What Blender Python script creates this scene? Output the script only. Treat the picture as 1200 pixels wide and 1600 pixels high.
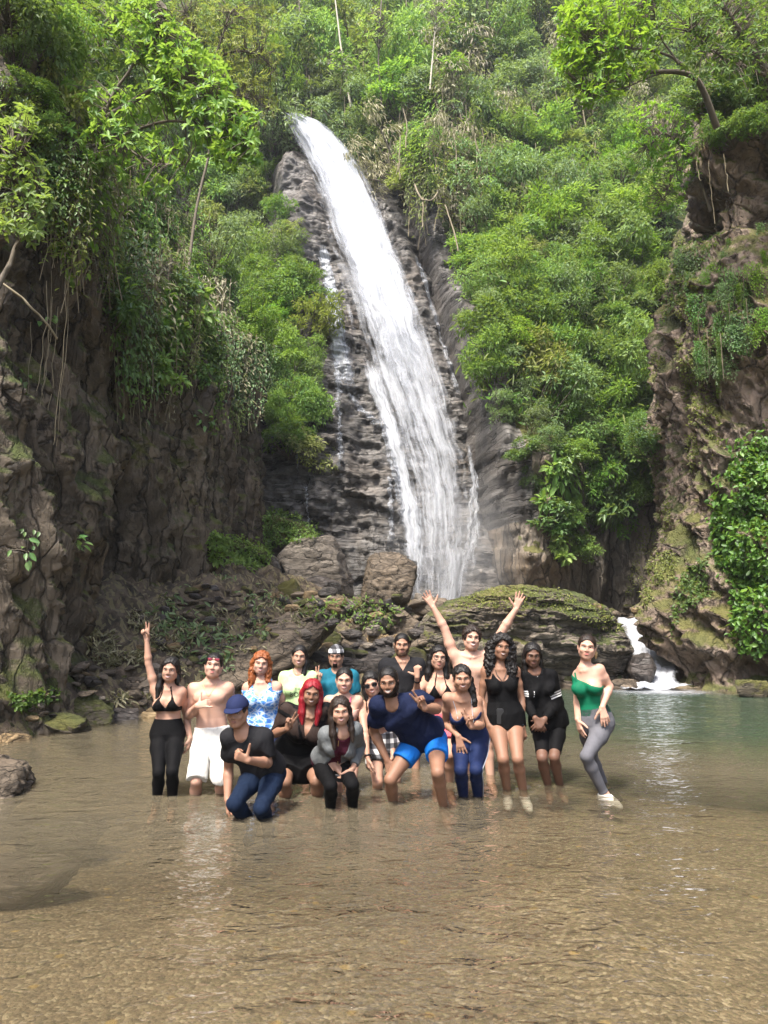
import bpy, math, random
import numpy as np
from mathutils import Vector, Matrix
from mathutils.bvhtree import BVHTree

for _o in list(bpy.data.objects):
    bpy.data.objects.remove(_o)
SC = bpy.context.scene
COL = SC.collection
R = math.radians

# ------------------------------------------------------------ camera, light
CAM_Z = 1.6
PITCH = R(8.04)
FPX = 1600 * 26 / 36.0
cam_d = bpy.data.cameras.new('camera')
cam_d.sensor_fit = 'VERTICAL'
cam_d.sensor_height = 36
cam_d.lens = 26
cam_d.clip_start = 0.05
cam_d.clip_end = 600
cam = bpy.data.objects.new('camera', cam_d)
COL.objects.link(cam)
cam.location = (0, 0, CAM_Z)
cam.rotation_euler = (math.pi / 2 + PITCH, 0, 0)
SC.camera = cam

SUN_DIR = Vector((-0.26, -0.42, 0.87)).normalized()      # towards the sun
world = bpy.data.worlds.new('World')
SC.world = world
world.use_nodes = True
_nt = world.node_tree
_nt.nodes.clear()
_sky = _nt.nodes.new('ShaderNodeTexSky')
_sky.sky_type = 'NISHITA'
_sky.sun_disc = False
_sky.sun_elevation = math.asin(SUN_DIR.z)
_sky.sun_rotation = math.atan2(SUN_DIR.x, SUN_DIR.y)
_sky.air_density = 1.0
_sky.dust_density = 4.0
_sky.ozone_density = 0.6
_bg = _nt.nodes.new('ShaderNodeBackground')
_bg.inputs['Strength'].default_value = 0.15
_wo = _nt.nodes.new('ShaderNodeOutputWorld')
_nt.links.new(_sky.outputs[0], _bg.inputs[0])
_nt.links.new(_bg.outputs[0], _wo.inputs[0])
sun_d = bpy.data.lights.new('sun', 'SUN')
sun_d.energy = 2.7
sun_d.angle = R(11.0)
sun_d.color = (1.0, 0.95, 0.86)
sun = bpy.data.objects.new('sun', sun_d)
COL.objects.link(sun)
sun.rotation_euler = (-SUN_DIR).to_track_quat('-Z', 'Y').to_euler()
sun.location = SUN_DIR * 100
SC.view_settings.view_transform = 'Standard'
SC.view_settings.look = 'None'
SC.view_settings.gamma = 1
SC.view_settings.use_curve_mapping = False
SC.view_settings.exposure = 1.78
SC.cycles.max_bounces = 8
SC.cycles.diffuse_bounces = 3
SC.cycles.glossy_bounces = 3
SC.cycles.transmission_bounces = 5
SC.cycles.transparent_max_bounces = 16
SC.cycles.caustics_reflective = False
SC.cycles.caustics_refractive = False
SC.cycles.use_denoising = True

# ------------------------------------------------------------ helpers
CT, ST = math.cos(PITCH), math.sin(PITCH)


def ray(u, v):
    xc = (u - 600) / FPX
    yc = -(v - 800) / FPX
    return Vector((xc, CT - yc * ST, ST + yc * CT))


def P(u, v, Y):
    """the place seen at photo pixel (u, v) at distance Y"""
    d = ray(u, v)
    t = Y / d.y
    return Vector((d.x * t, Y, CAM_Z + d.z * t))


def G(u, v, z=0.0):
    """the place seen at photo pixel (u, v) on the level z"""
    d = ray(u, v)
    t = (z - CAM_Z) / d.z
    return Vector((d.x * t, d.y * t, z))


def to_px(x, y, z):
    dz = z - CAM_Z
    f = y * CT + dz * ST
    yc = (-y * ST + dz * CT) / f
    return 600 + FPX * x / f, 800 - FPX * yc


def tag(o, label=None, cat=None, group=None, kind=None):
    if label: o['label'] = label
    if cat: o['category'] = cat
    if group: o['group'] = group
    if kind: o['kind'] = kind
    return o


def empty(name, loc, rz=0.0):
    o = bpy.data.objects.new(name, None)
    COL.objects.link(o)
    o.empty_display_size = 0.1
    o.location = loc
    o.rotation_euler = (0, 0, rz)
    return o


def mesh(name, verts, faces, smooth=True, attrs=None):
    """verts (n,3); faces: (m,3) or (m,4) array"""
    me = bpy.data.meshes.new(name)
    verts = np.ascontiguousarray(verts, dtype=np.float32)
    faces = np.ascontiguousarray(faces, dtype=np.int32)
    n, (m, k) = len(verts), faces.shape
    me.vertices.add(n)
    me.vertices.foreach_set('co', verts.ravel())
    me.loops.add(m * k)
    me.loops.foreach_set('vertex_index', faces.ravel())
    me.polygons.add(m)
    me.polygons.foreach_set('loop_start', np.arange(0, m * k, k, dtype=np.int32))
    me.polygons.foreach_set('loop_total', np.full(m, k, dtype=np.int32))
    me.polygons.foreach_set('use_smooth', np.full(m, smooth, dtype=bool))
    if attrs:
        for an, val in attrs.items():
            val = np.asarray(val, dtype=np.float32)
            if val.ndim == 1:
                a = me.attributes.new(an, 'FLOAT', 'POINT')
                a.data.foreach_set('value', val)
            else:
                a = me.attributes.new(an, 'FLOAT_COLOR', 'POINT')
                v4 = np.ones((n, 4), np.float32)
                v4[:, :3] = val
                a.data.foreach_set('color', v4.ravel())
    me.update(calc_edges=True)
    return me


def link(name, me, mat=None, parent=None, loc=None):
    o = bpy.data.objects.new(name, me)
    COL.objects.link(o)
    if mat is not None and len(me.materials) == 0:
        me.materials.append(mat)
    if parent is not None:
        o.parent = parent
        o.matrix_parent_inverse = Matrix.Identity(4)
    if loc is not None:
        o.location = loc
    return o


def grid_faces(nu, nv):
    i = np.arange(nu - 1)[:, None] * nv + np.arange(nv - 1)[None, :]
    i = i.ravel()
    return np.stack([i, i + nv, i + nv + 1, i + 1], 1)


# ---- noise (numpy, gradient noise)
_rng = np.random.RandomState(7)
_PERM = np.concatenate([_rng.permutation(256)] * 3).astype(np.int32)
_GRAD = _rng.normal(size=(256, 3)).astype(np.float32)
_GRAD /= np.linalg.norm(_GRAD, axis=1, keepdims=True)


def noise3(p):
    p = np.asarray(p, np.float32)
    i = np.floor(p).astype(np.int32)
    f = p - i
    i &= 255
    u = f * f * f * (f * (f * 6 - 15) + 10)
    out = 0
    for dx in (0, 1):
        wx = u[:, 0] if dx else 1 - u[:, 0]
        a = _PERM[(i[:, 0] + dx) & 255]
        for dy in (0, 1):
            wy = u[:, 1] if dy else 1 - u[:, 1]
            b = _PERM[a + ((i[:, 1] + dy) & 255)]
            for dz in (0, 1):
                wz = u[:, 2] if dz else 1 - u[:, 2]
                g = _GRAD[_PERM[b + ((i[:, 2] + dz) & 255)] & 255]
                out = out + wx * wy * wz * (g[:, 0] * (f[:, 0] - dx) + g[:, 1] * (f[:, 1] - dy) + g[:, 2] * (f[:, 2] - dz))
    return out * 1.6


def fbm(p, octv=4, gain=0.5, lac=2.03):
    p = np.asarray(p, np.float32)
    s, a, out = 1.0, 1.0, 0
    for k in range(octv):
        out = out + a * noise3(p * s + 17.3 * k)
        s *= lac
        a *= gain
    return out


def ridged(p, octv=4, gain=0.5, lac=2.1):
    p = np.asarray(p, np.float32)
    s, a, out = 1.0, 1.0, 0
    for k in range(octv):
        out = out + a * (1 - 2 * np.abs(noise3(p * s + 9.1 * k)))
        s *= lac
        a *= gain
    return out


def sstep(a, b, x):
    t = np.clip((x - a) / (b - a), 0, 1)
    return t * t * (3 - 2 * t)


def interp(x, xs, ys):
    return np.interp(x, xs, ys)


# ---- material helper
class M:
    def __init__(self, name):
        self.m = bpy.data.materials.new(name)
        self.m.use_nodes = True
        self.t = self.m.node_tree
        self.t.nodes.clear()
        self.out = self.n('OutputMaterial')

    def n(self, typ, **kw):
        nd = self.t.nodes.new('ShaderNode' + typ)
        for k, v in kw.items():
            if k.startswith('_'):
                setattr(nd, k[1:], v)
            else:
                self.set(nd, k, v)
        return nd

    def sock(self, nd, key):
        if isinstance(key, int):
            return nd.inputs[key]
        key = key.replace('__', ' ')
        return nd.inputs[key]

    def set(self, nd, key, v):
        s = self.sock(nd, key)
        if isinstance(v, bpy.types.NodeSocket):
            self.t.links.new(v, s)
        elif isinstance(v, bpy.types.Node):
            self.t.links.new(v.outputs[0], s)
        else:
            if s.type == 'RGBA' and len(v) == 3:
                v = (*v, 1)
            s.default_value = v

    def coord(self, obj=False):
        if obj:
            return self.n('TexCoord').outputs['Object']
        return self.n('NewGeometry').outputs['Position']

    def mapping(self, vec, scale=(1, 1, 1), rot=(0, 0, 0), loc=(0, 0, 0)):
        return self.n('Mapping', Vector=vec, Scale=scale, Rotation=rot, Location=loc).outputs[0]

    def noise(self, vec, scale, detail=4, rough=0.55, dist=0.0):
        nd = self.n('TexNoise', Vector=vec, Scale=scale, Detail=detail, Roughness=rough, Distortion=dist)
        return nd.outputs[0]

    def voro(self, vec, scale, feature='F1', out=0):
        nd = self.n('TexVoronoi', _feature=feature, Vector=vec, Scale=scale)
        return nd.outputs[out]

    def ramp(self, fac, stops, interp='LINEAR'):
        nd = self.n('ValToRGB', Fac=fac)
        cr = nd.color_ramp
        cr.interpolation = interp
        while len(cr.elements) < len(stops):
            cr.elements.new(0.5)
        for e, (p, c) in zip(cr.elements, stops):
            e.position = p
            if not isinstance(c, (tuple, list)):
                c = (c, c, c)
            e.color = (*c[:3], 1)
        return nd.outputs[0]

    def mix(self, fac, a, b, blend='MIX'):
        nd = self.n('Mix', _data_type='RGBA', _blend_type=blend)
        self.set(nd, 0, fac)
        for k, v in ((6, a), (7, b)):
            self.set(nd, k, v)
        return nd.outputs[2]

    def math(self, op, a, b=0.0, clamp=False):
        nd = self.n('Math', _operation=op, _use_clamp=clamp)
        self.set(nd, 0, a)
        self.set(nd, 1, b)
        return nd.outputs[0]

    def attr(self, name, out='Color'):
        return self.n('Attribute', _attribute_name=name).outputs[out]

    def sep(self, vec):
        return self.n('SeparateXYZ', Vector=vec).outputs

    def bump(self, h, strength=0.5, dist=0.05, normal=None):
        nd = self.n('Bump', Height=h, Strength=strength, Distance=dist)
        if normal is not None:
            self.set(nd, 'Normal', normal)
        return nd.outputs[0]

    def pbr(self, **kw):
        return self.n('BsdfPrincipled', **kw).outputs[0]

    def done(self, sh, vol=None):
        if sh is not None:
            self.t.links.new(sh, self.out.inputs[0])
        if vol is not None:
            self.t.links.new(vol, self.out.inputs[1])
        return self.m


def plain(name, col, rough=0.6, spec=0.4, bump=0.0, bscale=200):
    m = M(name)
    c = m.coord(True)
    n = m.noise(c, bscale, 2)
    colr = m.mix(m.math('MULTIPLY', n, 0.5), col, tuple(x * 0.6 for x in col))
    kw = dict(Base__Color=colr, Roughness=rough, Specular__IOR__Level=spec)
    if bump:
        kw['Normal'] = m.bump(n, bump, 0.004)
    return m.done(m.pbr(**kw))


PR = np.random.RandomState(21)


def unit(a):
    return a / (np.linalg.norm(a, axis=-1, keepdims=True) + 1e-9)


def tubes(paths, sides=5):
    VV, FF, o = [], [], 0
    for pts, rad in paths:
        pts = np.asarray(pts, float); rad = np.broadcast_to(np.asarray(rad, float), (len(pts),))
        t = unit(np.gradient(pts, axis=0))
        up = np.array([0.31, 0.17, 0.93])
        a = unit(np.cross(t, up)); b = np.cross(t, a)
        ang = np.linspace(0, 2 * math.pi, sides, endpoint=False)
        ring = pts[:, None, :] + rad[:, None, None] * (np.cos(ang)[None, :, None] * a[:, None, :] + np.sin(ang)[None, :, None] * b[:, None, :])
        n = len(pts)
        VV.append(ring.reshape(-1, 3))
        i = np.arange(n - 1)[:, None] * sides; j = np.arange(sides)[None, :]; k = (j + 1) % sides
        FF.append(np.stack([i + j, i + k, i + sides + k, i + sides + j], -1).reshape(-1, 4) + o)
        o += n * sides
    return np.concatenate(VV), np.concatenate(FF)


def smooth_path(pts, n=24, wob=0.0, rs=PR):
    pts = np.asarray(pts, float)
    t = np.linspace(0, 1, len(pts)); tt = np.linspace(0, 1, n)
    # Catmull-Rom through the points
    out = []
    for x in tt:
        i = min(int(x * (len(pts) - 1)), len(pts) - 2)
        u = x * (len(pts) - 1) - i
        p0 = pts[max(i - 1, 0)]; p1 = pts[i]; p2 = pts[i + 1]; p3 = pts[min(i + 2, len(pts) - 1)]
        out.append(0.5 * ((2 * p1) + (-p0 + p2) * u + (2 * p0 - 5 * p1 + 4 * p2 - p3) * u * u + (-p0 + 3 * p1 - 3 * p2 + p3) * u ** 3))
    out = np.array(out)
    if wob:
        out += wob * np.stack([noise3(np.stack([tt * 5, tt * 0 + k * 7.7 + rs.rand() * 50, tt * 0], 1)) for k in range(3)], 1) * np.minimum(tt, 0.3)[:, None] * 3
    return out


# ------------------------------------------------------------ materials of the setting
def rock_material(name, dark, mid, light, moss=0.35, moss_col=(0.055, 0.075, 0.018), ochre=0.2, strata=(0.4, 0.4, 3.0),
                  rot=(0, 0, 0), rough=0.75, fine=1.0, wet=0.0, obj=False):
    m = M(name)
    c = m.coord(obj)
    cs = m.mapping(c, strata, rot)
    n1 = m.noise(cs, 1.6 * fine, 8, 0.62, 0.6)
    n2 = m.noise(c, 0.45 * fine, 4, 0.6, 0.4)
    n3 = m.noise(c, 9.0 * fine, 6, 0.7)
    col = m.ramp(n1, [(0.28, dark), (0.5, mid), (0.72, light)])
    col = m.mix(m.ramp(n3, [(0.35, 0.0), (0.75, 0.55)]), col, tuple(x * 0.45 for x in mid))
    col = m.mix(m.math('MULTIPLY', m.ramp(n2, [(0.52, 0.0), (0.68, 1.0)]), ochre), col, (0.20, 0.115, 0.045))
    cr = m.noise(m.mapping(cs, (1, 1, 1), (0.4, 0.2, 0.1)), 3.1 * fine, 5, 0.6, 1.2)
    crack = m.ramp(m.math('ABSOLUTE', m.math('SUBTRACT', cr, 0.5)), [(0.0, 0.0), (0.035, 1.0)])
    col = m.mix(m.math('MULTIPLY', m.math('SUBTRACT', 1.0, crack), 0.65), col, tuple(x * 0.3 for x in dark))
    wc = m.n('VectorMath', _operation='ADD')
    m.t.links.new(cs, wc.inputs[0])
    nn = m.n('TexNoise', Vector=c, Scale=1.1 * fine, Detail=4.0)
    sc_ = m.n('VectorMath', _operation='SCALE'); m.t.links.new(nn.outputs[1], sc_.inputs[0]); sc_.inputs['Scale'].default_value = 0.9
    m.t.links.new(sc_.outputs[0], wc.inputs[1])
    ve = m.voro(wc.outputs[0], 1.5 * fine, 'DISTANCE_TO_EDGE')
    crk2 = m.ramp(ve, [(0.0, 0.0), (0.05, 1.0)])
    cellc = m.voro(wc.outputs[0], 1.5 * fine, 'F1', 1)
    col = m.mix(0.45, col, m.mix(m.sep(cellc)[0], tuple(x * 0.45 for x in mid), tuple(x * 1.0 for x in light)))
    col = m.mix(m.math('MULTIPLY', m.math('SUBTRACT', 1.0, crk2), 0.75), col, tuple(x * 0.3 for x in dark))
    nz = m.sep(m.n('NewGeometry').outputs['Normal'])[2]
    nm = m.noise(c, 1.3 * fine, 6, 0.7)
    mk = m.math('ADD', m.math('MULTIPLY', nz, 0.55), m.math('MULTIPLY', nm, 1.3))
    mk = m.ramp(mk, [(1.12 - moss, 0.0), (1.32 - moss, 1.0)])
    mcol = m.mix(m.noise(c, 14 * fine, 4), tuple(x * 0.6 for x in moss_col), tuple(x * 1.5 for x in moss_col))
    mcol = m.mix(m.ramp(n2, [(0.4, 0.0), (0.62, 0.7)]), mcol, (0.13, 0.12, 0.03))
    col = m.mix(m.math('MULTIPLY', mk, 0.85), col, mcol)
    h = m.math('ADD', m.math('MULTIPLY', n1, 1.0), m.math('MULTIPLY', n3, 0.45))
    h = m.math('ADD', h, m.math('MULTIPLY', crack, 0.25))
    h = m.math('ADD', h, m.math('MULTIPLY', crk2, 0.45))
    h = m.math('ADD', h, m.math('MULTIPLY', m.sep(cellc)[1], 0.5))
    h = m.math('ADD', h, m.math('MULTIPLY', m.math('MULTIPLY', mk, m.noise(c, 40 * fine, 3)), 0.5))
    nrm = m.bump(h, 0.9, 0.10 / fine)
    rg = m.math('ADD', rough, m.math('MULTIPLY', mk, 0.25), True)
    if wet:
        w = m.ramp(n2, [(0.38, 1.0), (0.6, 0.0)])
        rg = m.mix(m.math('MULTIPLY', w, wet), rg, (0.22, 0.22, 0.22))
    return m.done(m.pbr(Base__Color=col, Roughness=rg, Normal=nrm, Specular__IOR__Level=0.35))


MAT = {}
MAT['left_rock'] = rock_material('dark_brown_rock', (0.018, 0.014, 0.010), (0.085, 0.066, 0.046), (0.235, 0.188, 0.135), moss=0.38,
                                 ochre=0.35, strata=(1.4, 1.4, 0.35), rot=(0.5, 0, 0), fine=1.0)  # left cliff: dark brown is the stone's own colour
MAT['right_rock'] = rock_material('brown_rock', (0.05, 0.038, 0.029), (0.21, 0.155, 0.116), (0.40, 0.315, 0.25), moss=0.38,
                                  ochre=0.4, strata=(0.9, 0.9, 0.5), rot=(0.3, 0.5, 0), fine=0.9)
MAT['face_rock'] = rock_material('layered_rock', (0.018, 0.017, 0.016), (0.072, 0.066, 0.061), (0.24, 0.225, 0.21), moss=0.12,
                                 ochre=0.25, strata=(0.25, 0.25, 2.6), rot=(0, 0.10, 0), fine=0.8, wet=0.9, rough=0.6)
MAT['hill_soil'] = rock_material('hill_soil', (0.02, 0.018, 0.01), (0.05, 0.045, 0.025), (0.10, 0.085, 0.05), moss=0.6,
                                 moss_col=(0.035, 0.06, 0.015), fine=0.5)
MAT['boulder'] = rock_material('boulder_rock', (0.036, 0.028, 0.020), (0.115, 0.088, 0.062), (0.23, 0.18, 0.13), moss=0.1,
                               ochre=0.25, strata=(0.6, 0.6, 2.2), rot=(0.2, 0.3, 0), fine=1.6, wet=0.3)
MAT['boulder_pale'] = rock_material('pale_boulder_rock', (0.07, 0.058, 0.046), (0.165, 0.137, 0.11), (0.27, 0.235, 0.195), moss=0.04,
                                    ochre=0.25, strata=(0.5, 0.5, 2.0), rot=(0.5, 0.2, 0), fine=1.2)
MAT['boulder_mossy'] = rock_material('mossy_boulder_rock', (0.03, 0.025, 0.018), (0.09, 0.075, 0.05), (0.19, 0.165, 0.12), moss=0.52,
                                     moss_col=(0.055, 0.062, 0.014), ochre=0.4, fine=1.8)
MAT['boulder_dark'] = rock_material('wet_dark_rock', (0.018, 0.016, 0.015), (0.05, 0.043, 0.038), (0.12, 0.10, 0.09), moss=0.0,
                                    ochre=0.1, fine=1.6, wet=0.8, rough=0.5)
MAT['boulder_ochre'] = rock_material('ochre_rock', (0.10, 0.06, 0.03), (0.22, 0.15, 0.075), (0.36, 0.26, 0.14), moss=0.05,
                                     ochre=0.7, fine=2.0, wet=0.4)
MAT['slab'] = rock_material('layered_slab_rock', (0.04, 0.033, 0.027), (0.125, 0.103, 0.08), (0.25, 0.21, 0.165), moss=0.20,
                            moss_col=(0.055, 0.072, 0.018), ochre=0.3, strata=(0.35, 0.35, 3.5), rot=(0.0, -0.10, 0), fine=1.1)

# ------------------------------------------------------------ ground
SHX = [-14, -6.5, -5.2, -4.3, -3.2, -2.2, -1.0, 0.5, 2.0, 4.8, 5.6, 6.3, 8.0, 14]
SHY = [5.5, 7.5, 9.6, 11.6, 13.2, 14.8, 16.2, 17.0, 17.4, 17.3, 16.9, 16.5, 15.9, 13]


def shore(x):
    return interp(x, SHX, SHY)


def depth_of(x, y):
    d = interp(x, [-6, -3, -1.2, 0.3, 1.2, 3], [0.36, 0.36, 0.36, 0.34, 0.20, 0.18])
    far = sstep(6.5, 15.5, y + 0.25 * x) * sstep(-1.0, 4.6, x + (y - 10) * 0.2)
    d = d + 1.3 * far
    d = d - interp(x, [-3.5, -1, 1, 2], [0.19, 0.2, 0.14, 0.06]) * sstep(6.2, 4.2, y)
    return d


def ground_z(x, y):
    x = np.asarray(x, float); y = np.asarray(y, float)
    t = y - shore(x)
    bed = -depth_of(x, y) * sstep(0.15, -1.3, t)
    left = interp(t, [0, 1.5, 4, 7, 9, 14, 40], [0, 0.35, 1.2, 2.35, 2.7, 2.6, 3.0])
    mid = interp(t, [0, 1.0, 3.5, 7, 12, 40], [0, 0.3, 0.9, 1.75, 2.0, 2.4])
    right = interp(t, [0, 1, 4.0, 6, 12, 40], [-0.4, -0.2, 0.45, 0.9, 1.2, 1.8])
    w = sstep(-3.2, -0.8, x)
    wr = sstep(4.6, 5.6, x)
    land = left * (1 - w) + mid * w * (1 - wr) + right * wr
    mound = 0.55 * np.exp(-((x + 3.6) / 1.4) ** 2 - ((y - 17.5) / 2.2) ** 2)
    return bed + (land + mound) * (t > 0) - 0.02


def build_ground():
    xs = np.concatenate([np.linspace(-60, -9, 14), np.arange(-8.8, 12, 0.08), np.linspace(12.2, 60, 14)])
    ys = np.concatenate([np.linspace(-50, -4, 12), np.arange(-3.8, 32, 0.09), np.linspace(32.5, 60, 10)])
    X, Y = np.meshgrid(xs, ys, indexing='ij')
    z = ground_z(X.ravel(), Y.ravel())
    p = np.stack([X.ravel(), Y.ravel(), z], 1)
    t = p[:, 1] - shore(p[:, 0])
    rough = sstep(-0.2, 0.6, t)
    q = p.copy(); q[:, 2] = 0
    p[:, 2] += rough * (0.20 * fbm(q * 0.9, 4) + 0.17 * ridged(q * 2.2, 4) + 0.14 * (strata(q[:, 0], q[:, 1], 0.5, 0.7, 51) - 0.4)) + (1 - rough) * 0.018 * fbm(q * 3.0, 3)
    far = sstep(3, 14, -p[:, 1]) * 1.2
    p[:, 2] += far
    me = mesh('riverbed', p, grid_faces(len(xs), len(ys)))
    m = M('gravel_bed')
    c = m.coord()
    n = m.noise(c, 1.1, 6, 0.6, 0.3)
    n2 = m.noise(c, 22, 5, 0.75)
    vc = m.n('TexVoronoi', Vector=c, Scale=46.0).outputs
    v2 = m.n('TexVoronoi', Vector=c, Scale=9.0).outputs
    col = m.ramp(n, [(0.3, (0.085, 0.070, 0.045)), (0.5, (0.142, 0.117, 0.078)), (0.7, (0.215, 0.182, 0.125))])
    peb = m.ramp(m.sep(vc[1])[0], [(0.0, (0.05, 0.04, 0.026)), (0.35, (0.15, 0.11, 0.066)), (0.8, (0.27, 0.21, 0.135)), (1.0, (0.50, 0.44, 0.31))])
    col = m.mix(0.42, col, peb)
    fleck = m.math('MULTIPLY', m.ramp(m.sep(v2[1])[1], [(0.86, 0.0), (0.9, 1.0)]), m.ramp(v2[0], [(0.16, 1.0), (0.3, 0.0)]))
    col = m.mix(m.math('MULTIPLY', fleck, 0.8), col, (0.30, 0.21, 0.07))
    col = m.mix(m.ramp(n2, [(0.4, 0.0), (0.7, 0.5)]), col, (0.06, 0.05, 0.03))
    # dry land: soil, litter and moss
    nl = m.noise(c, 2.2, 8, 0.7, 0.5)
    land = m.ramp(nl, [(0.32, (0.014, 0.011, 0.007)), (0.47, (0.055, 0.040, 0.026)), (0.58, (0.12, 0.090, 0.062)), (0.68, (0.065, 0.070, 0.020)), (0.8, (0.17, 0.14, 0.10))])
    lit = m.n('TexVoronoi', Vector=m.mapping(c, (1, 1, 0.4)), Scale=15.0).outputs
    land = m.mix(m.math('MULTIPLY', m.ramp(m.sep(lit[1])[0], [(0.7, 0.0), (0.78, 1.0)]), 0.5), land, (0.22, 0.19, 0.09))
    up = m.ramp(m.sep(c)[2], [(0.0, 0.0), (0.08, 1.0)])
    col = m.mix(up, col, land)
    hgt = m.math('ADD', m.math('MULTIPLY', vc[0], -0.6), m.math('ADD', n2, m.math('MULTIPLY', nl, m.math('MULTIPLY', up, 2.0))))
    sh = m.pbr(Base__Color=col, Roughness=0.8, Normal=m.bump(hgt, 0.8, 0.03), Specular__IOR__Level=0.3)
    o = link('riverbed', me, m.done(sh))
    tag(o, kind='structure')


def strata(u, h, rowh, blockw, seed=0):
    def hsh(a, b):
        s = np.sin(a * 127.1 + b * 311.7 + seed * 74.7) * 43758.5453
        return s - np.floor(s)
    row = np.floor(h / rowh)
    r1 = hsh(row, 3.3)
    colm = np.floor(u / (blockw * (0.5 + r1)) + r1 * 17)
    return hsh(row, colm)


# ------------------------------------------------------------ left cliff
def left_x(y):
    return interp(y, [2, 6, 8, 9.3, 10.6, 11.6, 12.6, 13.3, 14.0, 15.2, 15.9, 16.8, 18.4, 20.6, 21.3, 22.0, 23.2, 25.5, 27.3, 28.5, 33],
                  [-9.5, -8.5, -7.4, -6.5, -5.75, -5.45, -5.5, -5.95, -6.3, -6.2, -5.25, -5.05, -4.9, -5.0, -5.35, -5.95, -5.6, -5.1, -4.75, -5.2, -7])


def left_surface(y, h):
    x0 = left_x(y)
    cave = sstep(13.0, 13.7, y) * sstep(15.9, 15.1, y) * sstep(4.6 + 0.4 * np.sin(y * 5), 3.6, h)
    slit = sstep(11.9, 12.1, y) * sstep(12.65, 12.4, y) * sstep(3.5, 4.5, h) * sstep(9.2, 8.6, h)
    q = np.stack([y * 0.55 + h * 0.07, h * 0.13, y * 0.1], 1)
    q2 = np.stack([y * 1.5 + h * 0.30, h * 0.42, y * 0 + 3], 1)
    q3 = np.stack([y * 4.2 + h * 1.1, h * 1.1, y * 0 + 7], 1)
    lump = np.stack([y * 0.8, h * 0.45, y * 0 + 11], 1)
    big = 0.55 * ridged(q, 2) + 0.30 * fbm(lump, 3)
    d = big + 0.34 * ridged(q2, 3) + 0.15 * ridged(q3, 3)
    d += 0.34 * (strata(h * 0.6 + y * 0.35, y + h * 0.28, 0.55, 2.6, 21) - 0.5) + 0.16 * (strata(h * 0.5, y + h * 0.33, 0.2, 1.1, 22) - 0.5)
    d += 0.07 * fbm(np.stack([y * 9, h * 5, y * 0], 1), 2)
    lip = 0.45 * sstep(3.6, 4.6, h) * sstep(6.5, 4.9, h) * sstep(12.6, 13.6, y) * sstep(17, 15.5, y)
    taper = sstep(8, 10.5, y)
    top = interp(y, [6, 12, 16, 20, 23, 28], [8.5, 10.6, 9.4, 9.6, 10.5, 12])
    over = np.maximum(0, h - top)
    x = x0 - 0.07 * h + d * 0.80 * (0.35 + 0.65 * taper) + lip - 2.3 * cave - 1.2 * slit - 0.45 * over
    return x


def build_left_cliff():
    ys = np.concatenate([np.linspace(-8, 5.5, 12), np.arange(5.6, 9, 0.09), np.arange(9, 24, 0.045), np.arange(24, 33, 0.07)])
    hs = np.concatenate([np.arange(-0.8, 11, 0.05), np.arange(11, 30, 0.4)])
    Y, H = np.meshgrid(ys, hs, indexing='ij')
    y, h = Y.ravel(), H.ravel()
    x = left_surface(y, h)
    dy = 0.10 * fbm(np.stack([y * 1.3, h * 0.8, y * 0 + 20], 1), 3)
    p = np.stack([x, y + dy, h], 1)
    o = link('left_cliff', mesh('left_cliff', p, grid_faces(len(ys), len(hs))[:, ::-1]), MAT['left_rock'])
    tag(o, kind='structure')


# ------------------------------------------------------------ right cliff
RC = np.array([(14, 36), (10.9, 29.5), (9.2, 24.5), (8.3, 21.5), (7.6, 19.5), (6.95, 17.8), (7.2, 16.7), (8.3, 15.9), (10.5, 13.5), (13, 10), (15, 4), (16, -8)], float)
RCL = np.concatenate([[0], np.cumsum(np.linalg.norm(np.diff(RC, axis=0), axis=1))])


def right_surface(s, h):
    x = np.interp(s, RCL, RC[:, 0]); y = np.interp(s, RCL, RC[:, 1])
    e = 0.6
    tx = np.interp(s + e, RCL, RC[:, 0]) - np.interp(s - e, RCL, RC[:, 0])
    ty = np.interp(s + e, RCL, RC[:, 1]) - np.interp(s - e, RCL, RC[:, 1])
    L = np.hypot(tx, ty) + 1e-6
    nx, ny = ty / L, -tx / L                      # points to the pool (-x, -y)
    q = np.stack([s * 0.45 + h * 0.12, h * 0.22, s * 0 + 40], 1)
    q2 = np.stack([s * 1.1 + h * 0.75, h * 0.55 - s * 0.3, s * 0 + 45], 1)
    q3 = np.stack([s * 3.6 + h * 1.5, h * 2.2, s * 0 + 50], 1)
    d = 0.55 * fbm(q, 3) + 0.34 * ridged(q2, 3) + 0.13 * ridged(q3, 4) + 0.22 * (strata(s * 0.7 + h * 0.5, h - s * 0.6, 0.7, 1.8, 41) - 0.5)
    inset = interp(h, [-1, 0, 1.5, 3, 5, 6.5, 8.0, 9.5, 10.6, 11.4, 12.2, 12.9, 14, 16, 22, 34],
                   [-0.1, 0.0, 0.2, 0.55, 0.85, 0.8, 0.5, 0.6, 1.2, 2.5, 2.5, 1.7, 1.7, 2.3, 5.0, 11])
    foot = 0.9 * np.exp(-((s - np.interp(16.8, -RC[:, 1], RCL) - 0.0) / 1.6) ** 2)
    under = 0.55 * sstep(0.9, 0.35, h) * sstep(-0.4, 0.3, h)
    d = d - inset - under
    return np.stack([x + nx * d, y + ny * d, h + 0.12 * fbm(q2 * 1.3 + 9, 2)], 1)


def build_right_cliff():
    ss = np.concatenate([np.arange(0, 14, 0.09), np.arange(14, 26, 0.05), np.arange(26, RCL[-1], 0.5)])
    hs = np.concatenate([np.arange(-1.9, 14.5, 0.06), np.arange(14.5, 34, 0.4)])
    S, H = np.meshgrid(ss, hs, indexing='ij')
    p = right_surface(S.ravel(), H.ravel())
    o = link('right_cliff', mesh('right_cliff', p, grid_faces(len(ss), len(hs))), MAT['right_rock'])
    tag(o, kind='structure')


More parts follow.
